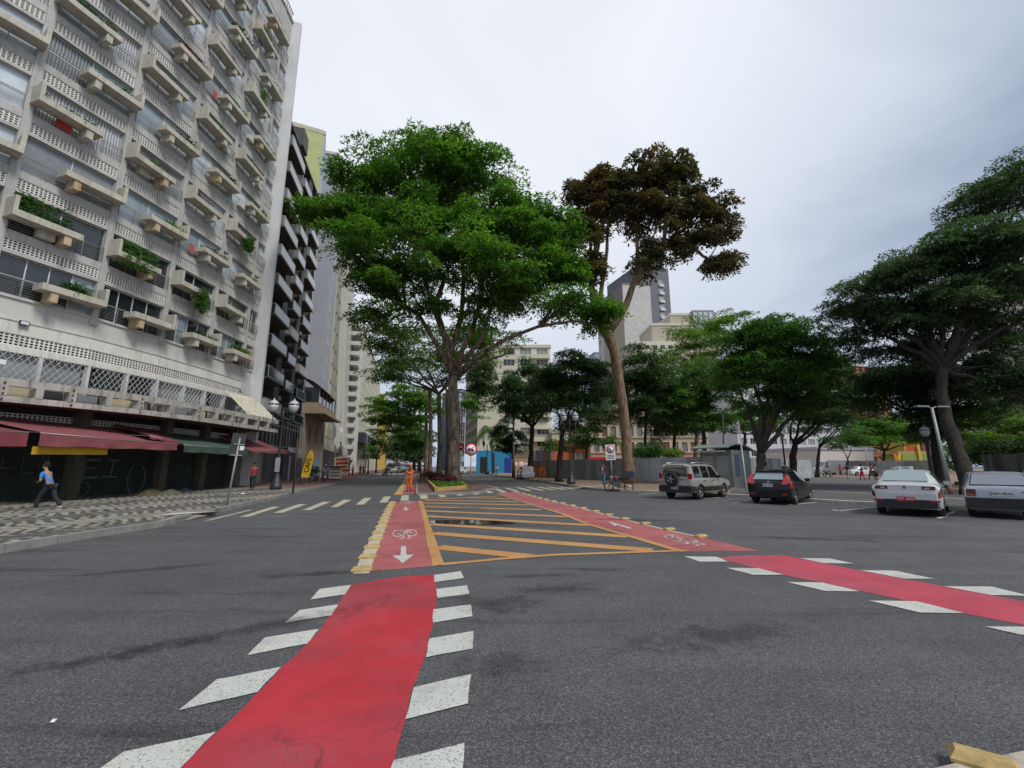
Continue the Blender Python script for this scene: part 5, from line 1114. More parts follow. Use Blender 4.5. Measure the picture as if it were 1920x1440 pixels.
for pts_, r0 in (([at(849, 705, 37.6), at(838, 640, 37), at(815, 570, 36.4), at(835, 520, 36)], .3), ([at(849, 700, 37.6), at(815, 640, 36.8), at(785, 590, 36.2), at(760, 575, 36)], .24), ([at(846, 660, 37), at(865, 590, 36.4), at(870, 520, 36)], .27), ([at(850, 690, 37.5), at(885, 620, 36.6), at(905, 545, 36)], .26),
                 ([at(851, 705, 37.8), at(900, 665, 36.6), at(950, 635, 35.6), at(1010, 612, 34.5)], .24), ([at(848, 680, 37.3), at(820, 600, 36.5), at(800, 540, 36)], .2), ([at(853, 715, 37.8), at(880, 690, 38), at(925, 672, 39), at(960, 660, 40)], .16), ([at(851, 695, 37.6), at(900, 640, 36.6), at(925, 570, 36)], .2)):
    b.tube(pts_, [r0 * (1 - .45 * k / (len(pts_) - 1)) for k in range(len(pts_))], 9)
b.build('limb', BARK_PEEL, gt_)
# second stem and thin stems of the same bed
def avenue(x, yb, Y, lobes, label, r=.3, leaf=LF_MID, seed=5, bark=BARK_PEEL, **k):
    b_ = gz(x, yb, Y, .2); return tree('avenue_tree', label, [((b_[0], b_[1], .1), r), (at(x + 2, yb - 70, Y), r * .8), (at(x, yb - 160, Y), r * .65)], lobes, leaf, bark, seed=seed, group='trees along the median', **k)
avenue(823, 898, 49, [lobe(790, 650, 85, 30, 47, 5, 20), lobe(730, 640, 45, 26, 47, 4, 12), lobe(880, 650, 60, 26, 47, 4, 14), lobe(930, 640, 50, 18, 46, 3, 8), lobe(720, 690, 30, 18, 50, 3, 6)], 'second median tree with ochre bark and yellow-green underside behind the giant one', .34, LF_YEL, 6, tuft=1.4, per=200, size=.3, limb_r=.16)
avenue(806, 893, 60, [lobe(770, 690, 55, 24, 58, 5, 12), lobe(860, 680, 40, 22, 60, 4, 10), lobe(735, 700, 35, 20, 56, 3, 8), lobe(905, 690, 30, 20, 56, 3, 6)], 'third median tree with pale peeling bark left of the giant trunk', .34, LF_MID, 7, tuft=1.4, per=180, size=.32, limb_r=.16)
avenue(838, 893, 56, [lobe(830, 700, 40, 26, 60, 4, 8), lobe(890, 725, 25, 22, 62, 4, 6)], 'dark slim median tree squeezed behind the giant trunk', .26, LF_DARK, 8, BARK_DARK, tuft=1.4, per=180, size=.32)
avenue(798, 888, 78, [lobe(760, 755, 55, 28, 70, 5, 18), lobe(715, 770, 30, 26, 68, 4, 10), lobe(800, 770, 35, 30, 74, 5, 10), lobe(745, 800, 45, 20, 76, 4, 10), lobe(885, 770, 20, 25, 80, 4, 6)], 'bright green spreading median tree arching over the left roadway', .4, LF_BRIGHT, 9, tuft=1.6, per=260, size=.4, limb_r=.2)
avenue(786, 884, 110, [lobe(770, 810, 34, 24, 105, 6, 14), lobe(795, 830, 25, 24, 110, 6, 10)], 'farther dark green median tree under the bright spreading one', .45, LF_MID, 10, BARK_GREY, tuft=2.2, th=1.0, per=220, size=.6)
avenue(776, 881, 150, [lobe(755, 842, 26, 18, 150, 8, 14), lobe(780, 848, 22, 18, 150, 8, 10)], 'pale hazy tree far down the median above the traffic', .5, LF_GREY, 11, BARK_GREY, tuft=3, th=1.4, per=200, size=.9)
avenue(745, 879, 210, [lobe(735, 848, 16, 16, 215, 8, 12), lobe(752, 846, 16, 18, 220, 8, 10)], 'last hazy street tree closing the view down the avenue', .5, LF_GREY, 12, BARK_GREY, tuft=4, th=2, per=160, size=1.2)
# trees on the left pavement
tree('street_tree', 'round dark tree on the far left pavement before the yellow block', [(gz(705, 884, 95), .2), (at(706, 860, 95), .15)], [lobe(710, 836, 20, 17, 95, 2.2, 14), lobe(698, 850, 12, 10, 95, 1.6, 6)], LF_DARK, BARK_DARK, tuft=.9, th=.7, per=200, size=.3, seed=21, limb_r=.1)
tree('street_tree', 'thin light green tree on the left pavement beside the netted block', [(gz(690, 886, 82), .14), (at(691, 862, 82), .1)], [lobe(692, 848, 13, 14, 82, 1.4, 9)], LF_MID, BARK_DARK, tuft=.7, th=.5, per=110, size=.25, seed=22, limb_r=.07)
# 2 the bronze tree with the peeled trunk
tb = gz(1180, 880, 39)
tree('bronze_tree', 'tall tree with pale peeled leaning trunk and bronze crown behind the grey fence', [((tb[0], tb[1], 0), .55), (at(1172, 800, 39), .44), (at(1162, 720, 38.5), .43), (at(1150, 655, 38), .46), (at(1132, 612, 37.6), .50), (at(1124, 585, 37.4), .42)],
     [lobe(1105, 375, 50, 50, 37, 3, 26), lobe(1090, 450, 38, 55, 37, 3, 20), lobe(1105, 510, 32, 35, 37, 2, 12), lobe(1140, 350, 55, 35, 37, 3, 18),
      lobe(1200, 345, 55, 45, 37, 3, 22), lobe(1255, 335, 55, 42, 37, 3, 22), lobe(1230, 410, 60, 45, 37, 3, 24), lobe(1300, 395, 55, 50, 37, 3, 24), lobe(1345, 420, 38, 50, 37, 2.5, 17), lobe(1355, 500, 32, 30, 37, 2, 12), lobe(1300, 460, 45, 28, 37, 2, 12), lobe(1215, 490, 38, 32, 37, 2, 14), lobe(1165, 385, 38, 40, 37, 2.5, 12)],
     LF_BROWN, BARK_TAN, fill=(1.12, 1.5), tuft=.85, th=.65, per=250, size=.27, seed=31, limb_r=.2, twig=.04, shell=.35, aspect=.55,
     attach=[at(1115, 520, 37.3), at(1110, 540, 37.3), at(1116, 560, 37.4), at(1115, 500, 37.3), at(1195, 520, 37.4), at(1240, 470, 37.3), at(1195, 520, 37.4), at(1250, 465, 37.3), at(1250, 465, 37.3), at(1275, 450, 37.3), at(1240, 470, 37.3), at(1185, 545, 37.4), at(1140, 410, 37.2)])
r_ = bpy.data.objects[-1]
bt = [o for o in bpy.data.objects if o.name.startswith('bronze_tree')][0]
b = MB(); b.tube([at(1135, 630, 37.8), at(1158, 600, 37.5), at(1175, 570, 37.4), at(1190, 525, 37.4), at(1215, 490, 37.3), at(1250, 465, 37.3), at(1275, 450, 37.3)], [.38, .33, .3, .27, .22, .17, .12], 10)
b.tube([at(1126, 595, 37.4), at(1112, 560, 37.4), at(1108, 520, 37.3), at(1116, 470, 37.3), at(1122, 420, 37.2)], [.38, .30, .25, .2, .12], 10); b.tube([at(1122, 590, 37.4), at(1128, 540, 37.3), at(1138, 470, 37.3), at(1140, 410, 37.2)], [.28, .2, .16, .1], 8)
b.build('limb', BARK_TAN, bt)
# 3 dark clipped trees between the street and the fence
tree('dark_tree', 'dark square-crowned tree on the kerb corner with the workers in orange by its trunk', [(gz(992, 893, 62), .42), (at(996, 850, 62), .34), (at(998, 800, 62), .28)], [lobe(1000, 715, 52, 34, 60, 4, 26), lobe(965, 745, 40, 30, 60, 4, 18), lobe(920, 740, 32, 22, 60, 3, 12), lobe(1035, 735, 45, 34, 60, 4, 22), lobe(985, 775, 40, 20, 60, 3, 12), lobe(905, 700, 25, 16, 60, 3, 7)], LF_DARK, BARK_DARK, tuft=1.15, th=.8, per=240, size=.3, seed=41, limb_r=.2)
tree('dark_tree', 'dark tree with a broad crown left of the peeled trunk beside the double globe lamp', [(gz(1048, 903, 43), .34), (at(1050, 860, 43), .27), (at(1054, 815, 43), .22)], [lobe(1070, 705, 55, 34, 43, 3, 26), lobe(1115, 720, 38, 38, 43, 3, 22), lobe(1040, 740, 45, 34, 43, 3, 20), lobe(1090, 765, 45, 26, 43, 3, 16)], LF_DARK, BARK_DARK, tuft=.95, th=.65, per=240, size=.25, seed=42, limb_r=.15)
tree('small_tree', 'small dark bushy tree beside the ornate lamp and the palm', [(gz(962, 892, 66), .16), (at(962, 860, 66), .12)], [lobe(945, 815, 26, 22, 66, 2, 16), lobe(968, 830, 24, 20, 66, 2, 12), lobe(945, 838, 20, 12, 66, 2, 8)], LF_DARK, BARK_DARK, tuft=.8, th=.55, per=170, size=.28, seed=43, limb_r=.1)
tree('small_tree', 'light green feathery shrub tree behind the fence left of the peeled trunk', [(gz(1075, 888, 56), .1), (at(1075, 850, 56), .08)], [lobe(1070, 835, 30, 14, 56, 2, 10), lobe(1100, 820, 22, 18, 56, 2, 9), lobe(1035, 838, 18, 10, 56, 2, 5)], LF_MID, BARK_DARK, tuft=.8, th=.4, per=120, size=.28, seed=44, limb_r=.06)
tree('dark_tree', 'dark green tree right behind the peeled trunk above the shrubs', [(gz(1205, 885, 50), .22), (at(1210, 820, 50), .16), (at(1212, 770, 50), .13)], [lobe(1205, 690, 42, 32, 50, 3, 24), lobe(1235, 720, 35, 38, 50, 3, 20), lobe(1180, 735, 32, 34, 50, 3, 16), lobe(1215, 775, 40, 24, 50, 3, 14), lobe(1160, 760, 25, 30, 52, 3, 10)], LF_DARK, BARK_DARK, tuft=1.05, th=.7, per=230, size=.27, seed=45, limb_r=.13)
# 4 light and mid green trees of the square
tree('broad_tree', 'airy yellow-green tree in front of the stepped beige block', [(gz(1300, 885, 60), .3), (at(1308, 800, 60), .24), (at(1315, 720, 60), .18)], [lobe(1300, 630, 55, 24, 60, 4, 16), lobe(1370, 610, 50, 20, 60, 4, 14), lobe(1270, 680, 40, 30, 60, 4, 14), lobe(1340, 660, 50, 30, 60, 4, 14)], LF_YEL, BARK_GREY, tuft=1.3, th=.5, per=190, size=.32, seed=51, limb_r=.13)
tree('broad_tree', 'mid green tree behind the kiosk with drooping leaves', [(gz(1322, 878, 52), .3), (at(1320, 820, 52), .24), (at(1316, 770, 52), .2)], [lobe(1300, 720, 50, 36, 50, 4, 22), lobe(1345, 740, 42, 38, 50, 4, 20), lobe(1265, 750, 34, 34, 50, 3, 14), lobe(1310, 790, 55, 26, 50, 3, 20), lobe(1370, 700, 35, 30, 50, 3, 12)], LF_MID, BARK_GREY, tuft=1.15, th=.65, per=230, size=.28, seed=52, limb_r=.16)
tree('broad_tree', 'dense round tree with a V-shaped trunk behind the leaning pole', [(gz(1430, 905, 37), .42), (at(1428, 870, 37), .36), (at(1426, 850, 37), .34)], [lobe(1400, 650, 50, 34, 35, 3, 22), lobe(1450, 640, 55, 38, 34, 3, 28), lobe(1505, 660, 45, 42, 34, 3, 24), lobe(1420, 700, 55, 34, 34, 3, 22), lobe(1480, 715, 55, 34, 34, 3, 22), lobe(1380, 700, 30, 34, 36, 3, 12), lobe(1540, 700, 35, 38, 35, 3, 14), lobe(1450, 755, 60, 24, 35, 3, 16)], LF_MID, BARK_GREY, tuft=.85, th=.55, per=300, size=.22, seed=53, limb_r=.22, lift=.1)
tree('broad_tree', 'dark tree with several thin forked stems right of the round one', [(gz(1487, 895, 44), .36), (at(1487, 855, 44), .30), (at(1490, 835, 44), .27)], [lobe(1510, 740, 45, 32, 43, 3, 20), lobe(1560, 725, 38, 42, 43, 3, 20), lobe(1540, 770, 48, 24, 43, 3, 16), lobe(1580, 760, 28, 24, 43, 3, 10), lobe(1485, 775, 30, 18, 43, 3, 8)], LF_DARK, BARK_DARK, tuft=.95, th=.65, per=240, size=.25, seed=54, limb_r=.15, lift=.1)
tree('broad_tree', 'dark low tree with a forked trunk in the middle of the plaza path', [(gz(1532, 893, 60), .26), (at(1534, 860, 60), .2), (at(1536, 840, 60), .17)], [lobe(1560, 790, 35, 18, 60, 3, 10), lobe(1600, 770, 38, 22, 60, 3, 12), lobe(1530, 800, 28, 16, 60, 3, 8), lobe(1620, 740, 30, 26, 60, 3, 10)], LF_DARK, BARK_DARK, tuft=1.2, th=.7, per=220, size=.3, seed=55, limb_r=.11, lift=.1)
tree('broad_tree', 'bright green flat-topped tree beyond the plaza by the playground building', [(gz(1655, 884, 82), .3), (at(1657, 860, 82), .22), (at(1658, 845, 82), .18)], [lobe(1640, 805, 34, 14, 80, 4, 14), lobe(1680, 800, 32, 16, 80, 4, 14), lobe(1710, 825, 26, 14, 80, 4, 10), lobe(1610, 825, 26, 12, 80, 4, 8), lobe(1655, 825, 40, 10, 80, 4, 10)], LF_BRIGHT, BARK_DARK, tuft=1.8, th=.7, per=230, size=.42, seed=56, limb_r=.16)
tree('broad_tree', 'small green tree between the low market building and the plaza walkers', [(gz(1588, 886, 76), .2), (at(1590, 865, 76), .15)], [lobe(1575, 830, 24, 12, 76, 3, 8), lobe(1600, 820, 26, 14, 76, 3, 10)], LF_MID, BARK_DARK, tuft=1.4, th=.6, per=170, size=.36, seed=57, limb_r=.1)
# 5 the great dark tree at the right
tree('broad_tree', 'huge dark green tree filling the right edge with its leaning brown trunk', [(gz(1822, 928, 23.5), .36), (at(1800, 860, 24), .34), (at(1778, 800, 24.5), .31), (at(1765, 740, 25), .28), (at(1768, 690, 25), .24)],
     [lobe(1600, 600, 45, 30, 29, 3, 14), lobe(1640, 555, 62, 45, 28, 3.5, 24), lobe(1705, 505, 75, 48, 27, 4, 28), lobe(1780, 480, 75, 42, 26, 4, 28), lobe(1860, 470, 75, 45, 25, 4, 28), lobe(1870, 365, 62, 42, 26, 3.5, 26), lobe(1930, 340, 60, 55, 26, 3.5, 20),
      lobe(1660, 620, 65, 34, 28, 3.5, 20), lobe(1740, 580, 80, 45, 26, 4, 28), lobe(1830, 560, 80, 50, 25, 4, 28), lobe(1930, 560, 60, 80, 25, 4, 24), lobe(1800, 650, 70, 30, 27, 3, 16), lobe(1890, 680, 45, 26, 25, 2.5, 10), lobe(1960, 440, 60, 60, 26, 4, 16), lobe(1690, 665, 60, 24, 28, 3, 12), lobe(1840, 725, 50, 24, 26, 3, 12), lobe(1910, 740, 40, 22, 25, 2.5, 8)],
     LF_GREY, BARK_DARK, tuft=.95, th=.45, per=330, size=.25, seed=61, fill=(1.05, 1.5), limb_r=.19, twig=.04, aspect=.3, droop=.4)
tree('broad_tree', 'dark tree with drooping low branches in front of the white right-hand block', [(gz(1765, 912, 30), .36), (at(1758, 860, 30), .30), (at(1752, 800, 30), .24)], [lobe(1700, 720, 55, 32, 32, 3, 20), lobe(1760, 740, 55, 40, 31, 3, 22), lobe(1810, 760, 40, 42, 30, 3, 18), lobe(1660, 750, 38, 22, 33, 3, 10), lobe(1770, 800, 50, 22, 30, 2.5, 12), lobe(1640, 715, 30, 20, 33, 3, 8)], LF_DARK, BARK_DARK, tuft=.95, th=.6, per=250, size=.24, seed=62, limb_r=.15)
tree('broad_tree', 'yellow-green tree behind the right-hand fence', [(gz(1880, 885, 34), .2), (at(1882, 840, 34), .15)], [lobe(1870, 800, 40, 18, 34, 2.5, 14), lobe(1910, 790, 35, 22, 34, 2.5, 14), lobe(1840, 825, 30, 14, 33, 2, 8), lobe(1950, 800, 35, 30, 34, 2.5, 10)], LF_YEL, BARK_DARK, tuft=.95, th=.4, per=200, size=.24, seed=63, limb_r=.1)
# hedge and shrubs
def shrub(name, label, lobes, leaf, seed, tuft=.5, th=.4, per=120, size=.2, group=None, dome=False, stem=True, z=.1, **k):
    rng = np.random.default_rng(seed); C = []
    for c, r, n in lobes:
        for q in range(n):
            v = rng.normal(size=3); v /= np.linalg.norm(v); C.append(c + v * r * rng.uniform(.3, 1) ** .5)
    C = np.array(C); root = thing(name, label, 'plant', (0, 0, 0), 0, group)
    C[:, 2] = np.maximum(C[:, 2], z + .1)
    me = leaves_mesh('foliage', C, np.full(len(C), tuft), np.full(len(C), th), per, size, leaf, rng, .8, dome, **k); link('foliage', me, root)
    b = MB(); cc = C.mean(0)
    for q in range(5): i = rng.integers(len(C)); b.tube([(cc[0] + rng.normal() * .2, cc[1] + rng.normal() * .2, z - .1), tuple(C[i])], [.03, .012], 5)
    b.build('stem', BARK_DARK, root); return root
shrub('hedge', 'tall dark hedge behind the right-hand fence', [lobe(1870, 848, 50, 20, 31, .8, 40), lobe(1935, 845, 40, 24, 30, .8, 26)], LF_DARK, 71, .6, .5, 200, .2)
shrub('shrub', 'dark green shrubs behind the fence right of the peeled trunk', [lobe(1215, 848, 26, 14, 43, 1, 18)], LF_MID, 72, .6, .4, 160, .24)
shrub('shrub', 'yellow-green shrub behind the fence near the red board', [lobe(1262, 850, 20, 10, 45, 1, 12)], LF_YEL, 73, .5, .4, 140, .22)
shrub('shrub', 'small green bush behind the fence at the foot of the peeled trunk', [lobe(1140, 830, 16, 10, 47, 1, 10)], LF_BRIGHT, 74, .5, .4, 130, .22)
# palms
def palm(label, base, top, crown_r, n, seed, leaf=LF_MID, r=.16, name='palm_tree'):
    rng = np.random.default_rng(seed); root = thing(name, label, 'palm', (0, 0, 0)); b = MB(); p0, p1 = Vector(base), Vector(top)
    b.tube([p0, p0.lerp(p1, .5), p1], [r * 1.2, r, r * .8], 10); b.build('trunk', BARK_GREY, root)
    for k in range(n):
        a = 2 * PI * k / n + rng.uniform(-.2, .2); el = rng.uniform(.1, 1.1); V_ = []; rach = []
        for j in range(9):
            t = j / 8; rr_ = crown_r * (math.sin(t * 1.4)) ; z = crown_r * (.65 * el * math.sin(t * PI * .8) - .9 * t ** 2 * (1.3 - .5 * el)); rach.append(p1 + Vector((math.cos(a) * rr_, math.sin(a) * rr_, z)))
        m_ = MB()
        for j in range(8):
            d = (rach[j + 1] - rach[j]); side = Vector((-math.sin(a), math.cos(a), 0)); L_ = crown_r * .32 * math.sin(PI * (j + 1) / 9.5)
            for q in range(3):
                p = rach[j] + d * (q / 3)
                for s_ in (1, -1):
                    tip = p + side * s_ * L_ + d * .6 + Vector((0, 0, -L_ * .55)); m_.add([p, p + d * .22, tip], [(0, 1, 2)])
        m_.tube(rach, [.03] * 9, 3, cap=False); m_.build('frond', leaf, root)
    return root
palm('slender feather palm in front of the cream block and blue shop', gz(924, 885, 84), at(921, 812, 84), 3.2, 16, 81)
palm('low fan of arching fronds behind the fence, right of the peeled trunk', gz(1216, 860, 48), at(1216, 838, 48), 2.1, 13, 82, LF_DARK, .12)
# planting in the median bed
rng = np.random.default_rng(5)
def scatter(poly, n, z, f=None):
    xs = [p[0] for p in poly]; ys = [p[1] for p in poly]; out = []
    while len(out) < n:
        x, y = rng.uniform(min(xs), max(xs)), rng.uniform(min(ys), max(ys)); c = False; j = len(poly) - 1
        for i in range(len(poly)):
            if (poly[i][1] > y) != (poly[j][1] > y) and x < (poly[j][0] - poly[i][0]) * (y - poly[i][1]) / (poly[j][1] - poly[i][1] + 1e-9) + poly[i][0]: c = not c
            j = i
        if c: out.append((x, y, z))
    return np.array(out)
gp = [tuple(G(*p, .3)[:2]) for p in ((819, 915), (872, 910.5), (861, 901), (845, 896), (806, 897))]
C = scatter(gp, 420, .3); me = leaves_mesh('grass', C, np.full(len(C), .2), np.full(len(C), .1), 46, .22, LF_GRASS, rng, 1.6, False, .2)
tag(link('grass', me), 'short bright grass at the front of the median bed', 'grass', kind='stuff')
for i, (x, y, Y, s) in enumerate(((812, 899, 42, .9), (820, 897, 44, .8), (829, 902, 38.5, .9), (806, 894, 50, 1.0), (838, 905, 35.5, .75), (801, 891, 58, 1.0))):
    c = np.array(gz(x, y, Y, .55)); shrub('purple_plant', ['clump of dark purple foliage plants left in the median bed', 'purple foliage plant behind the first clump in the median bed', 'purple plant right against the base of the giant trunk', 'purple foliage clump farther back in the median bed', 'low purple plant at the front right of the giant trunk', 'farthest purple clump between the median trunks'][i], [(c, np.array([.9, .7, .28]) * s, 12)], LF_PURPLE, 90 + i, .3, .25, 90, .16, 'purple plants in the median bed', z=.25)
# plants in the balcony planters
PL = {(4, 0): ('agave', .5), (4, 1): ('big', .9), (4, 5): ('tuft', .3), (5, 1): ('vine', .8), (5, 4): ('tuft', .4), (6, 1): ('hang', 1.1), (6, 2): ('tuft', .25), (6, 4): ('tuft', .3), (7, 0): ('tuft', .45), (7, 3): ('hang', .8), (5, 2): ('tuft', .25), (7, 1): ('tuft', .2), (6, 0): ('tuft', .25), (7, 2): ('tuft', .25), (7, 5): ('tuft', .3), (7, 6): ('tuft', .3),
      (7, 7): ('cone', 1.0), (6, 6): ('tuft', .3), (6, 7): ('red', .35), (7, 8): ('tuft', .35), (6, 8): ('big', .6), (6, 9): ('red', .5), (7, 9): ('big', .7), (5, 6): ('red', .3), (5, 3): ('tuft', .2), (4, 3): ('tuft', .2), (5, 7): ('tuft', .2), (4, 4): ('tuft', .25), (5, 5): ('tuft', .2), (6, 3): ('red', .3), (6, 5): ('tuft', .3), (7, 4): ('tuft', .25)}
ORD = ['lowest', 'second', 'third', 'fourth', 'fifth', 'sixth', 'seventh', 'eighth', 'ninth', 'tenth', 'topmost']
BAYN = {4: 'nearest full bay', 5: 'second bay', 6: 'third bay', 7: 'fourth, farthest bay'}
for bi, k, t, M, w, b, a in planter_sites:
    kind, s = PL.get((bi, k), ('none', 0))
    if kind == 'none': continue
    cx = 1.1 if t == 0 else w - 1.1
    rg = np.random.default_rng(bi * 20 + k); leaf = {'red': LF_PURPLE, 'hang': LF_MID, 'agave': LF_MID, 'cone': LF_MID}.get(kind, rg.choice([LF_MID, LF_BRIGHT, LF_DARK]))
    n = {'big': 44, 'vine': 44, 'hang': 52, 'cone': 18}.get(kind, 22); C = []
    for q in range(n):
        u, v = rg.uniform(-.9, .9), rg.uniform(0, 1)
        if kind == 'hang': p = (cx + (.5 if t == 0 else -.7) + u * .35, -.72 - .15 * rg.uniform(), b + 1.1 - v * s * 1.3)
        elif kind == 'vine': p = (cx + u, -.5 - .35 * rg.uniform(), b + 1.1 + (v - .45) * s * 1.5)
        elif kind == 'cone': p = (cx + .7 + u * .25 * (1 - v), -.42, b + 1.0 + v * 1.7)
        else: p = (cx + u * (1.0 if kind != 'agave' else .4), -.42 + rg.uniform(-.15, .15), b + 1.08 + v * s)
        C.append(tuple(M @ Vector(p)))
    C = np.array(C); me = leaves_mesh('foliage', C, np.full(n, .15), np.full(n, .13), 38, .17 if kind != 'agave' else .34, leaf, rg, 1.2, False, .3 if kind != 'agave' else .12)
    desc = {'hang': 'plants trailing down from the planter', 'vine': 'climbing vine on the planter', 'cone': 'small cone-shaped shrub in the planter', 'agave': 'spiky plant in the rusty planter', 'red': 'reddish plants in the planter', 'big': 'tall leafy plants in the planter', 'tuft': 'low green plants in the planter'}[kind]
    root = thing('balcony_plant', '%s of the %s, %s balcony row' % (desc, BAYN[bi], ORD[k]), 'plant', (0, 0, 0), 0, 'plants in the balcony planters'); link('foliage', me, root)
    sb = MB(); q0 = M @ Vector((cx, -.42, b + .99)); [sb.tube([q0 + Vector((rg.uniform(-.05, .05), rg.uniform(-.3, .3), 0)), C[rg.integers(n)]], [.012, .005], 3) for _ in range(4)]; sb.build('stem', BARK_GREY, root)

# understorey that closes the gaps below the plaza crowns, and the far wood
tree('broad_tree', 'dark leafy tree between the kiosk and the ornate beige building', [(gz(1262, 882, 56), .25), (at(1264, 830, 56), .2), (at(1266, 800, 56), .16)], [lobe(1240, 770, 38, 26, 56, 3, 16), lobe(1285, 765, 40, 28, 56, 3, 16), lobe(1262, 800, 45, 18, 56, 3, 14)], LF_DARK, BARK_DARK, tuft=1.2, th=.8, per=220, size=.3, seed=75, limb_r=.13)
tree('broad_tree', 'green tree filling the space under the round tree with the V-shaped trunk', [(gz(1395, 880, 62), .25), (at(1396, 840, 62), .2), (at(1397, 815, 62), .16)], [lobe(1395, 790, 34, 20, 62, 3, 14), lobe(1440, 800, 30, 16, 62, 3, 10), lobe(1350, 800, 30, 18, 62, 3, 10)], LF_MID, BARK_DARK, tuft=1.3, th=.8, per=200, size=.32, seed=76, limb_r=.12)
tree('broad_tree', 'dark tree behind the double globe lamp, left of the peeled trunk', [(gz(1098, 884, 60), .22), (at(1100, 840, 60), .18), (at(1101, 805, 60), .15)], [lobe(1095, 790, 38, 20, 60, 3, 14), lobe(1130, 770, 26, 30, 60, 3, 12), lobe(1075, 800, 24, 16, 60, 3, 8)], LF_DARK, BARK_DARK, tuft=1.2, th=.8, per=200, size=.3, seed=77, limb_r=.12)
rng2 = np.random.default_rng(8); C = []
for k in range(260):
    x = rng2.uniform(60, 190); C.append((x, 150 + rng2.uniform(-8, 8) - (x - 60) * .35, rng2.uniform(1, 15)))
C = np.array(C); me = leaves_mesh('far_wood', C, np.full(len(C), 3.0), np.full(len(C), 1.9), 120, 1.1, LF_MID, rng2, .6)
tag(link('far_wood', me), 'mass of distant trees closing the plaza on the right', 'trees', kind='stuff')
C = []
for k in range(120): C.append((rng2.uniform(-2, 2) - 66 + k * .03, 235 + rng2.uniform(-5, 5), rng2.uniform(1, 14)))
# ================================================================ fences, kiosk, lamps, signs
M_PANEL = [mat('fence_panel_%d' % i, c, .6, .25, 1.2, .1, metal=.0, streak=.5, dirt=(c[0] * .5, c[1] * .48, c[2] * .45)) for i, c in enumerate(((.42, .45, .47), (.29, .30, .31), (.50, .53, .55), (.20, .21, .215)))]
def fence(label, pts, h, pw, mats, seed=0, z=.1, name='fence', cat='fence', base=None, jit=.01):
    t = thing(name, label, cat); rr = random.Random(seed); ms = {}
    for p0, p1 in zip(pts, pts[1:]):
        M, w, a = frame(p0, p1); n = max(1, round(w / pw)); q = w / n
        key = round(q, 3)
        for k in range(n):
            mi = rr.randrange(len(mats))
            if (key, mi) not in ms:
                b = MB().box(.006, q - .006, 0, .03, 0, h); b.box(.003, .035, -.02, 0, .0, h - .01); b.box(.01, q - .01, -.012, 0, h * .5, h * .5 + .03); ms[(key, mi)] = b.mesh('panel', mats[mi])
            o = put('panel', ms[(key, mi)], t, M, q * k, 0, z + rr.uniform(-jit, jit), a); o.rotation_euler.x = rr.uniform(-.015, .015)
    if base:
        b = MB()
        for p0, p1 in zip(pts, pts[1:]): M, w, a = frame(p0, p1); b.box(0, w, -.12, .1, -.02, z + .06, M=M)
        b.build('fence_base', base, t)
    return t
def g2(x, y, z=.12): return tuple(G(x, y, z)[:2])
def d2(x, Y, yy=880): return tuple(D(x, yy, Y)[:2])
M_ORB = mat('rusty_footing', (.30, .15, .07), .9, .3)
fence('grey corrugated site fence running from the blue shop to the peeled trunk', [d2(992, 68), d2(1060, 54), d2(1180, 43)], 2.25, 1.1, [M_PANEL[1], M_PANEL[3]], 1, base=M_ORB)
fence('pale grey panelled site fence between the peeled trunk and the kiosk', [d2(1180, 42.6), d2(1314, 37.5)], 2.25, 1.25, [M_PANEL[0], M_PANEL[2], M_PANEL[1]], 2, base=M_ORB)
fence('grey panel fence between the round tree and the far kiosk side', [d2(1396, 41.5), d2(1478, 50)], 2.3, .55, [M_PANEL[1], M_PANEL[0]], 3)
fence('light bluish panel fence right of the dark forked tree', [d2(1489, 52), d2(1524, 60)], 2.3, .5, [M_PANEL[2], M_PANEL[0]], 4)
fence('long smooth grey wall fence far behind the parked white and black cars', [d2(1595, 78), d2(1700, 74), d2(1775, 66)], 2.4, 3.0, [M_PANEL[1], M_PANEL[3]], 5, base=M_ORB)
fence('weathered board fence at the right edge behind the silver hatchback', [d2(1845, 27.5), d2(1925, 24), d2(2080, 18)], 2.2, .32, [mat('old_board_%d' % i, c, .9, .3, 2, .3, streak=.5) for i, c in enumerate(((.17, .175, .16), (.12, .125, .115), (.20, .20, .185)))], 6, jit=.03)

# kiosk
kk = thing('kiosk', 'grey metal kiosk with shuttered front and curved overhanging roof by the fence', 'kiosk')
k0, k1 = d2(1314, 33.5), d2(1374, 31.5); Mk, wk, ak = frame(k0, k1); M_KS = mat('kiosk_steel', (.24, .27, .265), .5, .15, 1, metal=.3, streak=.3); M_KS2 = mat('kiosk_shutter', (.36, .40, .40), .45, .12, 1, metal=.3, streak=.3)
MB().box(0, wk, 0, 2.6, .1, 2.75, M=Mk).build('body', M_KS, kk)
for x0 in (.25, wk / 2 + .05):
    b = MB(); x1 = x0 + wk / 2 - .35
    for k in range(9): z = .95 + k * .155; b.box(x0, x1, -.05 - (.01 if k % 2 else 0), -.002, z, z + .14, M=Mk)
    b.build('shutter', M_KS2, kk)
M2, w2_, a2_ = frame(k1, (Mk @ Vector((wk, 2.6, 0)))[:2])
for k in range(12): MB().box(.35, 1.0, -.04, -.002, .9 + k * .13, .98 + k * .13, M=M2).build('vent_slat', mat('vent_blue', (.08, .11, .2), .5), kk)
b = MB(); vs = []
for k in range(9): t = k / 8; vs += [Mk @ Vector((-.15, -.9 + 3.8 * t, 2.72 + .42 * math.sin(PI * (t * .9 + .1)))), Mk @ Vector((wk + .2, -.9 + 3.8 * t, 2.72 + .42 * math.sin(PI * (t * .9 + .1))))]
vs += [v + Vector((0, 0, .08)) for v in vs]
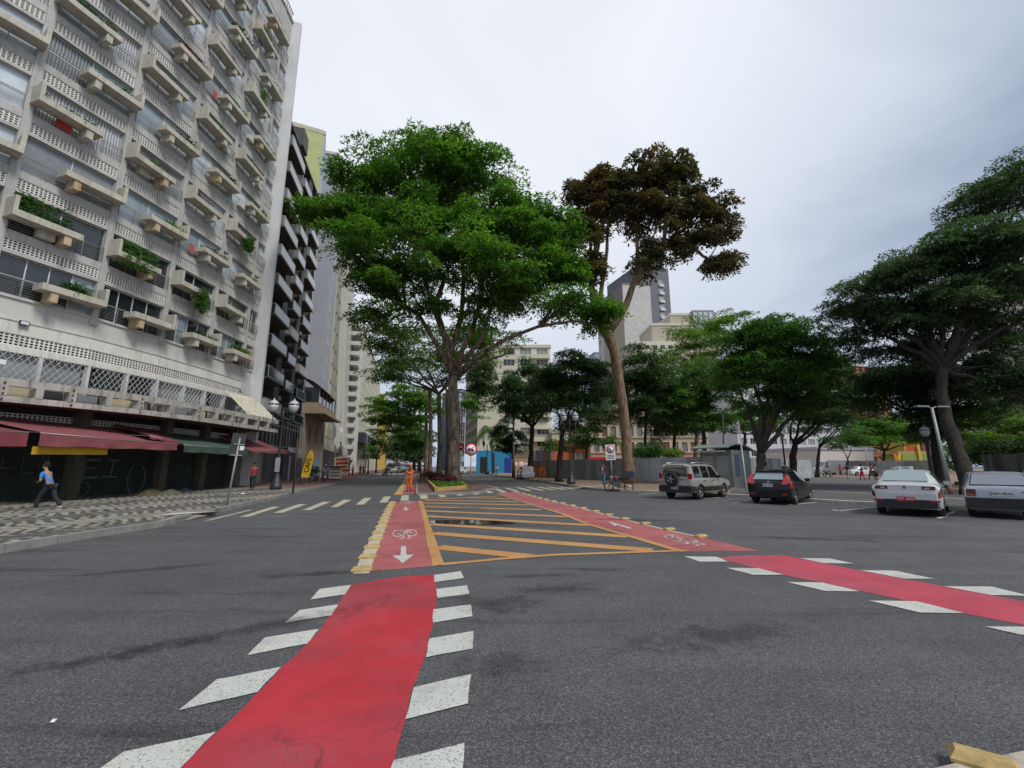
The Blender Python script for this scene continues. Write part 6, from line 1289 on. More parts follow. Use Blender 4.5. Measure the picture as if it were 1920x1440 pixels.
b.add(vs, [(2 * k, 2 * k + 1, 2 * k + 3, 2 * k + 2) for k in range(8)] + [(18 + 2 * k, 18 + 2 * k + 2, 18 + 2 * k + 3, 18 + 2 * k + 1) for k in range(8)] + [(0, 18, 19, 1)] + [(2 * k, 2 * k + 2, 20 + 2 * k, 18 + 2 * k) for k in range(8)] + [(2 * k + 1, 19 + 2 * k, 21 + 2 * k, 2 * k + 3) for k in range(8)])
b.build('roof', M_KS, kk); MB().box(.1, wk - .1, -.7, -.6, 2.6, 2.72, M=Mk).build('lamp_strip', mat('pale_cyan_strip', (.45, .6, .6), .4), kk)

# lamps ------------------------------------------------------------
M_IRON = mat('cast_iron', (.028, .03, .032), .5, .2, 3); M_GLOBE = mat('opal_globe', (.50, .51, .53), .25, .04, coat=.5); M_POLEG = mat('galvanised_pole', (.30, .32, .32), .55, .2, 2, metal=.3); M_POLER = mat('rust_pole', (.22, .12, .08), .8, .3)
def globe_parts(root, p, s=1.0):
    g = MB().lathe([(.10, -.02), (.17, .06), (.235, .22), (.245, .34)], 16, M=Matrix.Translation(p) @ Matrix.Scale(s, 4)); g.build('globe', M_GLOBE, root)
    MB().lathe([(.255, .34), (.255, .38), (.2, .385)], 16, M=Matrix.Translation(p) @ Matrix.Scale(s, 4)).build('globe_ring', M_IRON, root)
    MB().lathe([(.245, .38), (.21, .47), (.13, .55), (.05, .58), (.03, .66), (.001, .70)], 16, M=Matrix.Translation(p) @ Matrix.Scale(s, 4)).build('globe_cap', M_GLOBE, root)
    MB().lathe([(.03, -.14), (.05, -.08), (.11, -.02)], 12, M=Matrix.Translation(p) @ Matrix.Scale(s, 4)).build('globe_cup', M_IRON, root)
def double_lamp(label, x, y, h=5.2, rot=0, z=.14, arm=.55, s=1.0, tilt=0):
    p = G(x, y, z); t = thing('street_lamp', label, 'street lamp', p, rot)
    MB().lathe([(.34, 0), (.36, .25), (.30, .3), (.30, .5), (.22, .62), (.17, .8), (.12, 1.0), (.10, 1.05)], 12).build('base', M_IRON, t)
    MB().lathe([(.10, 1.0), (.12, 1.15), (.085, 1.3), (.075, h - .5), (.1, h - .45), (.06, h - .3), (.05, h + .1)], 10).build('pole', M_IRON, t)
    b = MB()
    for sx in (-1, 1):
        b.tube([(0, 0, h - .95), (sx * arm * .45, 0, h - 1.05), (sx * arm * .95, 0, h - .7), (sx * arm, 0, h - .14 * s)], [.035, .03, .03, .035], 6); b.tube([(0, 0, h - .35), (sx * arm * .5, 0, h - .3), (sx * arm, 0, h - .45)], .02, 5)
    b.build('arm', M_IRON, t)
    for sx in (-1, 1): globe_parts(t, Vector((sx * arm, 0, h - .05)), s)
    return t
lp = double_lamp('black iron street lamp with two white globes on the left pavement', 517, 918, 5.0, R(10), s=1.3, arm=.62)
double_lamp('black iron street lamp with two white globes beside the clipped dark trees', 1071, 908, 5.35, R(-5), .12, .5, 1.15)
# poster stickers on the left lamp
MB().box(-.14, .14, -.15, -.1, 1.1, 2.0).build('sticker', mat('grey_sticker', (.25, .27, .3), .8), lp)
def single_lamp(label, x, y, ytop, Y, s=1.0, r=.09):
    z = .12; b0 = Vector(gz(x, y, Y)); top = D(x, ytop, Y)[2]; h = top - .7 * s - z
    t = thing('park_lamp', label, 'park lamp', b0, 0, 'globe lamps of the plaza')
    MB().lathe([(.26, 0), (.28, .2), (.18, .3), (.14, .9), (r, 1.0), (r * .8, h)], 10).build('pole', M_IRON, t); globe_parts(t, Vector((0, 0, h + .1)), s)
    b = MB().box(-.35, .35, -.015, .015, h - .05, h - .02); b.build('crossbar', M_IRON, t); return t
single_lamp('nearest single-globe plaza lamp left of the white twin-arm pole', 1752, 912, 799, 29, 1.1, .12)
single_lamp('second single-globe plaza lamp in the row behind the nearest one', 1757, 900, 820, 38, 1.0)
single_lamp('third, small single-globe plaza lamp in the row', 1762, 894, 833, 50, .95)
single_lamp('single-globe lamp in front of the dark forked tree', 1475, 896, 812, 45, .95)
def twin_led(label, p0, p1, arm, r0=.09, r1=.06, foot=None, a=0, heads=True, m=None):
    p0, p1 = Vector(p0), Vector(p1); t = thing('light_pole', label, 'light pole', p0, 0); d = p1 - p0
    MB().tube([(0, 0, 0), tuple(d * .5), tuple(d)], [r0, (r0 + r1) / 2, r1], 10).build('pole', m or M_POLEG, t)
    if foot: MB().tube([(0, 0, -.05), tuple(d * foot)], [r0 * 1.08, r0 * 1.02], 10).build('pole_foot', M_POLER, t)
    if heads:
        dx = Vector((math.cos(a), math.sin(a), .12))
        for s_ in (-1, 1):
            q = d + Vector((dx.x * s_ * arm, dx.y * s_ * arm, .08)); MB().tube([tuple(d), tuple(q)], .03, 6).build('arm', m or M_POLEG, t)
            h = MB().box(-.36, .36, -.13, .13, -.035, .04, M=Matrix.Translation(q + Vector((dx.x, dx.y, 0)) * s_ * .3) @ Matrix.Rotation(a, 4, 'Z')); h.build('lamp_head', M_POLEG, t)
    return t
twin_led('pale twin-arm light pole leaning beside the row of globe lamps', G(1783, 927, .12), D(1747, 765, 24.3), .35, .10, .07, .12, .1)
twin_led('slim white pole leaning behind the black hatchback', G(1401, 926, .12), D(1384, 790, 27.5), .2, .055, .04, None, 0, False, M_POLEG)
twin_led('small twin-arm light pole far behind the plaza walkers', gz(1628, 885, 72), at(1623, 838, 72), .5, .09, .06, None, 0)
twin_led('tall thin pole with a double lamp head among the trees above the kiosk', gz(1357, 885, 42), at(1355, 776, 42), .5, .07, .05, None, 0, True, M_IRON)
# ornate dark lantern lamp by the blue shop
t = thing('street_lamp', 'dark double-lantern street lamp in front of the blue shop', 'street lamp', gz(913, 885, 82)); h = 6.4
MB().lathe([(.4, 0), (.42, .5), (.2, .9), (.12, 1.2), (.09, h - 1.0)], 10).build('pole', M_IRON, t)
for sx in (-1, 1):
    MB().tube([(0, 0, h - 2.0), (sx * .55, 0, h - 2.1), (sx * .65, 0, h - 1.3)], .05, 6).build('arm', M_IRON, t); MB().lathe([(.12, h - 1.3), (.26, h - .7), (.3, h - .65), (.08, h - .3), (.01, h)], 8, M=Matrix.Translation((sx * .65, 0, 0))).build('lantern', M_IRON, t)
# tall grey pole with round cameras by the small dark tree
t = thing('camera_pole', 'tall thick grey pole carrying two round grey spheres beside the silver car', 'pole', gz(963, 892, 58)); H_ = D(963, 775, 58)[2]
MB().lathe([(.22, 0), (.2, 2.0), (.13, 2.1), (.11, H_)], 10).build('pole', M_IRON, t)
for (dx, zz, r) in ((-.45, D(957, 811, 58)[2], .34), (.22, D(966, 824, 58)[2], .26)):
    MB().lathe([(.01, -r), (r * .7, -r * .7), (r, 0), (r * .7, r * .7), (.01, r)], 12, M=Matrix.Translation((dx, -.1, zz))).build('sphere', M_POLEG, t)
# signs -------------------------------------------------------------
M_SGR = mat('sign_red', (.55, .02, .02), .5, 0); M_SBACK = mat('sign_back', (.035, .036, .036), .6, .2); M_TAR = mat('tar_pole', (.05, .035, .03), .8)
def disc(name, r, m, parent, M, th=.01, n=24): return MB().lathe([(r, 0), (r, th)], n, M=M).build(name, m, parent)
def face_cam(p):   # rotation so local -Y looks at the junction
    return math.atan2(p[0], p[1]) * -1
t = thing('traffic_sign', 'back of a dark traffic sign on a thin galvanised post at the pavement edge', 'sign', G(425, 948, .14), face_cam(G(425, 948)) ); 
b = MB().tube([(0, 0, 0), (.0, 0, 2.55)], .035, 8); b.build('post', M_POLEG, t)
MB().box(-.26, .2, -.02, 0, 2.32, 2.72).build('sign_plate', M_SBACK, t); MB().box(-.30, .12, -.02, 0, 1.85, 2.30).build('sign_plate', M_SBACK, t)
MB().box(-.18, .2, -.05, -.02, 2.28, 2.31).build('bracket', M_POLEG, t); MB().box(-.2, .18, -.05, -.02, 1.86, 1.9).build('bracket', M_POLEG, t); MB().box(.06, .2, -.028, -.022, 2.08, 2.24).build('sticker', M_SIGNW, t)
t.rotation_euler = (0, R(4), face_cam(G(425, 948)))
def round_sign(label, x, y, Y, ytop, r, kind, z=.13, slim=False):
    p = Vector(gz(x, y, Y, z)); ctr = D(x, ytop, Y); t = thing('traffic_sign', label, 'sign', p, face_cam(p)); h = ctr.z - p.z
    MB().tube([(0, 0, 0), (0, 0, h + r * .8)], .035, 8).build('post', M_POLEG, t)
    M = Matrix.Translation((0, -.05, h)) @ Matrix.Rotation(PI / 2, 4, 'X')
    if kind == 'truck':
        disc('sign_ring', r, M_SGR, t, M); disc('sign_face', r * .78, M_SIGNW, t, M @ Matrix.Translation((0, 0, .006)))
        b = MB(); z0 = h - r * .22
        b.box(-r * .5, r * .1, -.072, -.068, z0, z0 + r * .42); b.box(r * .12, r * .46, -.072, -.068, z0, z0 + r * .28); 
        for q in (-.3, .3): b.lathe([(r * .13, 0), (r * .13, .005)], 10, M=Matrix.Translation((q * r, -.068, z0)) @ Matrix.Rotation(PI / 2, 4, 'X'))
        b.build('pictogram', M_INK, t); MB().box(-r * .62, r * .62, -.078, -.074, -.03, .03, M=Matrix.Translation((0, 0, h)) @ Matrix.Rotation(R(-45), 4, 'Y')).build('sign_bar', M_SGR, t)
        MB().box(.05, .28, -.05, -.03, h - r * 1.9, h - r * 1.45).build('small_plate', M_SIGNW, t)
    elif kind == 'stop':
        disc('sign_face', r, M_SGR, t, M, n=8)
        MB().box(-r * .55, r * .55, -.068, -.062, h - r * .16, h + r * .16).build('sign_bar', M_SIGNW, t)
    return t
round_sign('round white sign with a red ring and a vehicle pictogram on the median point', 882, 912, 30, 843, .42, 'truck')
round_sign('red round sign half hidden behind the giant trunk', 861, 900, 45, 838, .42, 'stop')
def e_sign(label, x, y, Y, ytop, w, h, m_bg, m_ring, col_ring, lean=0, post=M_POLEG, z=.12, lower=None):
    p = Vector(gz(x, y, Y, z)); c = D(x, ytop, Y); t = thing('parking_sign', label, 'sign', p, face_cam(p)); zc = c.z - p.z
    MB().tube([(0, 0, 0), (0, 0, zc + h * .45)], .035, 8).build('post', post, t); MB().box(-w / 2, w / 2, -.06, -.04, zc - h / 2, zc + h / 2).build('sign_plate', m_bg, t)
    M = Matrix.Translation((0, -.061, zc + h * .18)) @ Matrix.Rotation(PI / 2, 4, 'X'); disc('sign_ring', w * .40, m_ring, t, M, .004); disc('sign_face', w * .31, m_bg, t, M @ Matrix.Translation((0, 0, .002)), .004)
    text_mesh('letter', 'E', w * .5, M_INK, t, Matrix.Translation((0, -.07, zc + h * .18)) @ Matrix.Rotation(PI / 2, 4, 'X'))
    MB().box(-w * .33, w * .33, -.075, -.072, -.018, .018, M=Matrix.Translation((0, 0, zc + h * .18)) @ Matrix.Rotation(R(45), 4, 'Y')).build('sign_bar', m_ring, t)
    b = MB(); [b.box(-w * .35, w * .35, -.064, -.061, zc - h * .22 - k * h * .09, zc - h * .18 - k * h * .09) for k in range(3)]; b.build('sign_lines', lower or M_INK, t)
    t.rotation_euler.y = lean; return t
e_sign('white no-parking sign with a ringed letter E beside the motorcycle', 1150, 921, 28.5, 848, .62, 1.0, M_SIGNW, M_SGR, None, R(-2))
e_sign('purple-tinted parking sign with a letter E near the workers in orange', 1010, 902, 46, 853, .62, 1.0, mat('sign_mauve', (.30, .22, .32), .6, .1), mat('sign_violet', (.16, .03, .16), .6), None, post=M_TAR)
# short dark posts
def post(label, x, y, h, r=.04, m=M_TAR, z=.13, name='post'):
    t = thing(name, label, 'post', G(x, y, z)); MB().lathe([(r, 0), (r, h), (r * .3, h + .03)], 8).build('shaft', m, t); MB().lathe([(r * 2.2, 0), (r * 2, .03)], 8).build('foot', m, t); return t
post('thin dark post on the pavement right of the left double-globe lamp', 549, 926, 2.9, .045, z=.14)
post('short dark post on the median beside the planting bed', 788, 903, 1.7, .05)
post('tall pale pole on the left pavement near the netted block', 684, 893, 6.0, .07, M_POLEG, .14)
# kiosk-side street things -------------------------------------------
t = thing('cafe_flag', 'yellow feather flag reading CAFÉ on the pavement by the low beige building', 'flag', G(563, 908, .14), R(12))
b = MB(); vs = []; nF = 10
for k in range(nF + 1):
    u = k / nF; z = .55 + 2.2 * u; lean = .25 * u + .25 * u * u; wd = .62 * (1 - max(0, u - .55) ** 2 * 3.2); vs += [(lean, .02 * math.sin(u * 6), z), (lean + max(wd, .04), .02 * math.sin(u * 6) + .03, z)]
b.add(vs, [(2 * k, 2 * k + 1, 2 * k + 3, 2 * k + 2) for k in range(nF)]); b.build('banner', mat('flag_yellow', (.72, .47, .02), .7, .08), t)
MB().tube([(0, 0, 0), (0, 0, 1.2), (.2, 0, 2.3), (.5, 0, 2.85)], .02, 6).build('pole', M_IRON, t); MB().box(-.3, .3, -.3, .3, 0, .06).build('foot', M_IRON, t)
text_mesh('lettering', 'CAFÉ', .52, M_INK, t, Matrix.Translation((.47, -.03, 1.55)) @ Matrix.Rotation(R(8), 4, 'Y') @ Matrix.Rotation(PI / 2, 4, 'X') @ Matrix.Rotation(PI / 2, 4, 'Z'))
def easel(label, x, y, h, w, col, z=.14, lines=((.7, .14), (.5, .10), (.3, .10)), name='sandwich_board'):
    p = G(x, y, z); t = thing(name, label, 'sign', p, face_cam(p) + .1); MB().box(-w / 2, w / 2, -.02, .0, .1, h, M=Matrix.Rotation(R(-8), 4, 'X')).build('board', mat(name + label[:5], col, .7, .1), t); MB().box(-w / 2, w / 2, .28, .3, .0, h * .95, M=Matrix.Rotation(R(6), 4, 'X')).build('back_board', M_SBACK, t)
    for i, (f, hh) in enumerate(lines): MB().box(-w * .36, w * .36, -.028, -.021, h * f, h * f + hh * h * .6, M=Matrix.Rotation(R(-8), 4, 'X')).build('print_line', M_INK, t)
    return t
eb = easel('cream sandwich board with dark print beside the parked motorcycle', 628, 900, 1.5, 1.25, (.62, .50, .38))
p = Mx @ Vector((3.6, -.8, 0)); t = thing('menu_poster', 'square red and cream menu poster on the black shop front under the netting', 'poster'); q = D(641, 872, 72)
w_ = 1.25; MB().box(q.x - w_, q.x + w_, 71.95, 72, q.z - 1.2, q.z + 1.3).build('poster_sheet', mat('poster_cream', (.62, .50, .36), .7, .1), t)
for i in range(4): MB().box(q.x - w_ * .8, q.x + w_ * (.8 - .2 * (i % 2)), 71.93, 71.945, q.z - 1.0 + i * .58, q.z - .68 + i * .58).build('print_band', mat('poster_red', (.40, .05, .02), .7, .3, 8), t)
for sx in (-1, 1): MB().box(q.x + sx * w_ - .04, q.x + sx * w_ + .04, 72, 72.08, .14, q.z + 1.3).build('poster_leg', M_IRON, t)
# potted plants in front of the beige building
for i, (x, y) in enumerate(((583, 903), (592, 901))):
    p = G(x, y, .14); t = thing('flower_pot', ['round grey pot with a dark plant left of the shop door', 'round grey pot with a dark plant right of the first pot'][i], 'plant pot', p); MB().lathe([(.2, 0), (.32, .5), (.34, .55), (.28, .55)], 12).build('pot', M_CONC, t)
    rg = np.random.default_rng(i); C = np.array([(rg.normal() * .2, rg.normal() * .2, .7 + rg.uniform(0, .6)) for _ in range(10)]); link('foliage', leaves_mesh('foliage', C, np.full(10, .2), np.full(10, .2), 24, .2, LF_DARK, rg, 1, False), t)
# bench by the fence, concrete bench, bundle of rags, litter
def bench(label, x, y, w=1.8, rot=0):
    p = G(x, y, .12); t = thing('bench', label, 'bench', p, rot); MB().box(-w / 2, w / 2, -.22, .22, .38, .46).build('seat', M_CONC, t)
    for s_ in (-1, 1): MB().box(s_ * w * .33 - .08, s_ * w * .33 + .08, -.18, .18, 0, .38).build('leg', M_CONC, t)
bench('low concrete bench against the fence right of the double-globe lamp', 1096, 898, 2.0); bench('dark bench with a seated person by the fence', 1032, 894, 2.4)
rg = random.Random(3)
for i, (x, y, s, c, lab) in enumerate(((282, 929, 1.0, (.09, .08, .04), 'crumpled olive blanket heap against the shutters'), (318, 927, .8, (.11, .11, .07), 'grey-olive cloth heap beside the larger blanket heap'), (345, 924, .75, (.02, .025, .05), 'dark navy bundle of clothes at the foot of the shutters'))):
    p = G(x, y, .1); b = MB(); n_ = 16; vs = [(0, 0, .34 * s)]
    for j in range(1, 5):
        for k in range(n_): a_ = 2 * PI * k / n_; r__ = (.25 * j) * (1 + rg.uniform(-.18, .18)); vs.append((r__ * 1.3 * s * math.cos(a_), r__ * .6 * s * math.sin(a_), max(0, (.34 * (1 - (j / 4) ** 1.6) + rg.uniform(-.05, .05)) * s) if j < 4 else -.02))
    b.add(vs, [(0, 1 + k, 1 + (k + 1) % n_) for k in range(n_)] + [(1 + (j - 1) * n_ + k, 1 + j * n_ + k, 1 + j * n_ + (k + 1) % n_, 1 + (j - 1) * n_ + (k + 1) % n_) for j in range(1, 4) for k in range(n_)], 0, True)
    tag(b.build('cloth_heap', mat('cloth_%d' % i, c, .95, .3, 5, .6), None, p, -1.2), lab, 'cloth heap')
for i, (x, y, lab) in enumerate(((258, 923, 'small white paper scrap by the column foot'), (455, 926, 'crushed white litter on the red pavers near the lamp'), (100, 1352, 'tiny white scrap of litter on the asphalt at lower left'), (968, 1001, 'small white litter flecks in the yellow hatching'))):
    p = G(x, y, .15 if y < 960 else .006); k_ = 1 if y < 960 else .22; b = MB().add([Vector(v) * k_ for v in ((-.09, -.05, 0), (.08, -.06, .01), (.1, .05, .03), (-.06, .06, .01), (0, 0, .06))], [(0, 1, 4), (1, 2, 4), (2, 3, 4), (3, 0, 4)]); tag(b.build('paper_scrap', M_SIGNW, None, p, i), lab, 'litter')
# ================================================================ vehicles
M_TYRE = mat('tyre_rubber', (.018, .018, .018), .85, .2, 5); M_RIM = mat('alloy_rim', (.50, .51, .52), .3, .05, metal=.8); M_RIMD = mat('dark_rim', (.14, .14, .14), .4, .05, metal=.6)
M_BLACKP = mat('black_plastic', (.022, .022, .023), .6, .1); M_TAILR = mat('tail_red', (.42, .012, .012), .15, 0, coat=1); M_TAILC = mat('tail_clear', (.55, .5, .5), .15, 0, coat=1)
M_CGLASS = mat('car_glass', (.012, .014, .016), .04, 0, spec=.9, coat=.6); M_CGLASSL = mat('car_glass_painted_reflection', (.20, .27, .28), .05, 0, spec=1, coat=1)  # second glass: sky reflection painted in as a paler base colour
M_PLATEW = mat('plate_grey', (.5, .51, .52), .5, 0); M_PLATER = mat('plate_red', (.50, .02, .03), .5, 0)
def carpaint(name, c, metal=.0, rough=.28): return mat(name, c, rough, .03, 1.0, metal=metal, coat=1.0)
def lerp(a, b, t): return a + (b - a) * t
def interp(tab, x):
    if x <= tab[0][0]: return tab[0][1:]
    for a, b in zip(tab, tab[1:]):
        if x <= b[0]: t = (x - a[0]) / (b[0] - a[0]); return tuple(lerp(p, q, t) for p, q in zip(a[1:], b[1:]))
    return tab[-1][1:]
def section(tab, x):
    """half profile at station x: sill z, belt z, top z, half widths at sill, belt, top"""
    zb, zs, zt, wb, ws, wt = interp(tab, x); zm = (zb + zs) * .5
    return [(0, zb), (wb * .9, zb), (wb, zb + .06), (max(wb, ws) + .012, zm), (ws, zs), (lerp(ws, wt, .5) + .01 * (zt - zs > .2), lerp(zs, zt, .5)), (wt, zt - .03 * min(1, (zt - zs) * 4)), (wt * .8, zt), (0, zt + .012)]
def surf(tab, x, v, side=1, off=0.0):
    s = section(tab, x); i = min(int(v), len(s) - 2); t = v - i; y = lerp(s[i][0], s[i + 1][0], t); z = lerp(s[i][1], s[i + 1][1], t)
    if off:
        dy, dz = s[i + 1][0] - s[i][0], s[i + 1][1] - s[i][1]; l = math.hypot(dy, dz) or 1; y += dz / l * off; z += -dy / l * off
    return (side * y, x, z)
def patch(tab, x0, x1, v0, v1, m, name, parent, side=1, off=.008, nx=8, nv=3, taper=None):
    b = MB(); vs = []
    for j in range(nv + 1):
        for i in range(nx + 1):
            u = i / nx; v = lerp(v0, v1, j / nv); xa, xb = (x0, x1) if not taper else (lerp(x0, taper[0], j / nv), lerp(x1, taper[1], j / nv)); vs.append(surf(tab, lerp(xa, xb, u), v, side, off))
    b.add(vs, [(j * (nx + 1) + i, j * (nx + 1) + i + 1, (j + 1) * (nx + 1) + i + 1, (j + 1) * (nx + 1) + i) if side > 0 else (j * (nx + 1) + i, (j + 1) * (nx + 1) + i, (j + 1) * (nx + 1) + i + 1, j * (nx + 1) + i + 1) for j in range(nv) for i in range(nx)], 0, True)
    return b.build(name, m, parent)
def toppatch(tab, x0, x1, f, m, name, parent, off=.01, nx=6):
    b = MB(); vs = []; W_ = [-f, -f * .5, 0, f * .5, f]
    for i in range(nx + 1):
        x = lerp(x0, x1, i / nx); s = section(tab, x); 
        for q in W_: 
            yy = q * s[6][0]; vs.append((yy, x, s[8][1] + off - .012 * abs(q)))
    b.add(vs, [(i * 5 + j, i * 5 + j + 1, (i + 1) * 5 + j + 1, (i + 1) * 5 + j) for i in range(nx) for j in range(4)], 0, True); return b.build(name, m, parent)
def wheel(parent, x, y, r, w, side, rim=M_RIM, spokes=5, name='wheel'):
    Mw = Matrix.Translation((x, y, r)) @ Matrix.Rotation(PI / 2 * side, 4, 'Y')
    ty = MB().lathe([(r * .62, -w / 2), (r * .9, -w / 2), (r, -w * .36), (r, w * .36), (r * .9, w / 2), (r * .62, w / 2)], 24, M=Mw, cap=False); o = ty.build(name, M_TYRE, parent)
    b = MB(); b.lathe([(r * .66, w * .05), (r * .66, w * .46), (r * .58, w * .44), (r * .56, w * .1), (.01, w * .08)], 20, M=Mw, cap=False, mi=1)
    b.lathe([(r * .66, w * .46), (r * .6, w * .47), (r * .58, w * .3)], 20, M=Mw, cap=False)
    for k in range(spokes):
        b.box(-r * .075, r * .075, 0, r * .6, w * .3, w * .42, M=Mw @ Matrix.Rotation(2 * PI * k / spokes, 4, 'Z'))
    b.lathe([(r * .16, w * .3), (r * .15, w * .45)], 10, M=Mw); b.build('rim', [rim, M_BLACKP], o); return o
def arch(bodym, tab, wx, wr):
    return None
def plate(parent, x, y, z, s, m, ink, w=.42, h=.14):
    MB().box(x - w / 2, x + w / 2, y - .012, y, z - h / 2, z + h / 2).build('license_plate', m, parent)
    text_mesh('plate_text', s, h * .85, ink, parent, Matrix.Translation((x, y - .018, z)) @ Matrix.Rotation(PI / 2, 4, 'X') @ Matrix.Scale(.92, 4, (1, 0, 0)))
def car(name, label, loc, heading, tab, paint, L, wb, r=.31, tw=.2, rim=M_RIM, cat='car', lower=None, track=.74, spokes=5, group=None):
    """local +Y is forward; rear bumper at y=0"""
    t = thing(name, label, cat, loc, -R(heading), group)
    xs = sorted(set([round(a[0], 3) for a in tab] + [round(tab[0][0] + (tab[-1][0] - tab[0][0]) * i / 44, 3) for i in range(45)]))
    b = MB(); n = 9; vs = []
    for x in xs:
        s = section(tab, x); vs += [(y, x, z) for y, z in s] + [(-y, x, z) for y, z in s[::-1][1:-1]]
    m = 2 * n - 2
    b.add(vs, [(i * m + k, (i + 1) * m + k, (i + 1) * m + (k + 1) % m, i * m + (k + 1) % m) for i in range(len(xs) - 1) for k in range(m)], 0, True)
    b.f += [list(range(m)), [(len(xs) - 1) * m + k for k in range(m)][::-1]]; b.m += [0, 0]; b.sm += [False, False]
    me = b.mesh('body', [paint, M_BLACKP])
    # cut the wheel arches
    bmm = bmesh.new(); bmm.from_mesh(me); bmesh.ops.recalc_face_normals(bmm, faces=bmm.faces); bmm.to_mesh(me); bmm.free()
    body = bpy.data.objects.new('body_tmp', me); TMP.collection.objects.link(body); cut = MB()
    y0 = wb[0]; y1 = wb[1]
    for yy in (y0, y1):
        for s_ in (-1, 1):
            cut.lathe([(r * 1.17, -.20), (r * 1.17, .6)], 24, mi=1, M=Matrix.Translation((s_ * track, yy, r)) @ Matrix.Rotation(PI / 2 * s_, 4, 'Y'))
    co = bpy.data.objects.new('cut', cut.mesh('cut', [paint, M_BLACKP])); TMP.collection.objects.link(co); cb = bmesh.new(); cb.from_mesh(co.data); bmesh.ops.recalc_face_normals(cb, faces=cb.faces); cb.to_mesh(co.data); cb.free()
    md = body.modifiers.new('b', 'BOOLEAN'); md.operation = 'DIFFERENCE'; md.object = co; md.solver = 'EXACT'
    nm = evaluate(body); nm.name = 'body'; bpy.data.objects.remove(body); bpy.data.objects.remove(co); body = link('body', nm, t)
    try: nm.set_sharp_from_angle(angle=R(32))
    except Exception: pass
    if lower: lower(t, tab)
    for yy in (y0, y1):
        for s_ in (-1, 1): wheel(t, s_ * (track), yy, r, tw, s_, rim, spokes)
    return t
def side_glass(t, tab, spans, m=M_CGLASS, v0=4.12, v1=5.75):
    for s_ in (-1, 1):
        for x0, x1, tx in spans: patch(tab, x0, x1, v0, v1, m, 'side_window', t, s_, taper=tx)
def mirrors(t, y, x, z, m):
    for s_ in (-1, 1): MB().prism([(0, 0), (.17, .02), (.17, .1), (0, .12)] if s_ > 0 else [(0, 0), (0, .12), (-.17, .1), (-.17, .02)], z, z + .13, M=Matrix.Translation((s_ * x, y, 0))).build('mirror', m, t)
def handles(t, tab, ys, m, v=3.75):
    for s_ in (-1, 1):
        for y in ys:
            p = surf(tab, y, v, s_, .012); MB().box(p[0] - .012, p[0] + .012, y - .09, y + .09, p[2] - .015, p[2] + .015).build('door_handle', m, t)
def seams(t, tab, ys):
    for s_ in (-1, 1):
        for y in ys: patch(tab, y, y + .012, 2.2, 4.6, M_BLACKP, 'door_gap', t, s_, .003, 1, 6)
def carpos(x, y, z=0): p = G(x, y, z); return (p.x, p.y, z)
def place_by_rear(px_, py_, heading, back=.0, lateral=0.0):
    """ground point under the middle of the rear axle line seen at px, py"""
    g = G(px_, py_); h = R(heading); return (g.x - math.sin(h) * back + math.cos(h) * lateral, g.y - math.cos(h) * back - math.sin(h) * lateral, 0)
# --- compact SUV, champagne, spare wheel on the tailgate
P_SUV = carpaint('paint_champagne', (.42, .395, .35), .35, .3)
T = [(0, .42, 1.0, 1.02, .70, .80, .74), (.03, .34, 1.0, 1.06, .80, .85, .80), (.08, .32, 1.0, 1.62, .84, .86, .70), (.22, .30, 1.0, 1.70, .86, .865, .68), (1.2, .28, .99, 1.72, .86, .87, .69), (2.2, .28, .98, 1.70, .86, .87, .68), (2.62, .28, .97, 1.62, .86, .87, .65), (3.25, .28, .96, 1.02, .86, .86, .74), (3.7, .30, .92, .98, .85, .84, .72), (4.1, .34, .82, .88, .82, .80, .68), (4.22, .42, .72, .74, .74, .72, .6)]
hd = 50; g_ = [G(1262, 933), G(1308, 937)]; c_ = (g_[0] + g_[1]) / 2; h_ = R(hd); org = (c_.x - math.sin(h_) * .82, c_.y - math.cos(h_) * .82, 0)
def suv_low(t, tab):
    for s_ in (-1, 1):
        for a_, b_ in ((0.04, .42), (1.12, 2.98), (3.8, 4.15)): patch(tab, a_, b_, 1.2, 2.95, M_BLACKP, 'lower_cladding', t, s_, .012)
suv = car('compact_suv', 'champagne compact SUV with a spare wheel on its tailgate, parked by the kiosk', org, hd, T, P_SUV, 4.2, (.82, 3.32), .345, .22, lower=suv_low)
side_glass(suv, T, [(.28, .98, (.36, .95)), (1.06, 1.78, (1.09, 1.76)), (1.86, 2.86, (1.88, 2.45))]); mirrors(suv, 2.62, .86, 1.02, M_BLACKP); handles(suv, T, (1.25, 2.1), M_BLACKP); seams(suv, T, (1.82, 2.85))
toppatch(T, 2.70, 3.2, .9, M_CGLASS, 'windscreen', suv)
MB().add([(-.66, .0, 1.12), (.66, .0, 1.12), (.60, .045, 1.56), (-.60, .045, 1.56)], [(0, 1, 2, 3)]).build('rear_window', M_CGLASS, suv)
MB().box(-.86, .86, -.08, .25, .36, .66).build('rear_bumper', M_BLACKP, suv)
wheel(suv, -.12, -.02, .33, .2, 1, M_RIM, 5, 'spare_wheel'); sw = [o for o in suv.children if o.name.startswith('spare_wheel')][0]
sw.matrix_local = Matrix.Translation((-.12, -.13, .98)) @ Matrix.Rotation(-PI / 2, 4, 'Z') @ Matrix.Translation((.12, .02, -.33))
for s_ in (-1, 1):
    MB().box(s_ * .78 - .075, s_ * .78 + .075, -.03, .12, .98, 1.24).build('tail_light', M_TAILR, suv); MB().box(s_ * .78 - .07, s_ * .78 + .07, -.033, -.028, .86, .98).build('tail_light_clear', M_TAILC, suv); MB().tube([(s_ * .66, .35, 1.74), (s_ * .66, 1.2, 1.79), (s_ * .66, 2.35, 1.73)], .02, 6).build('roof_rail', M_RIM, suv)
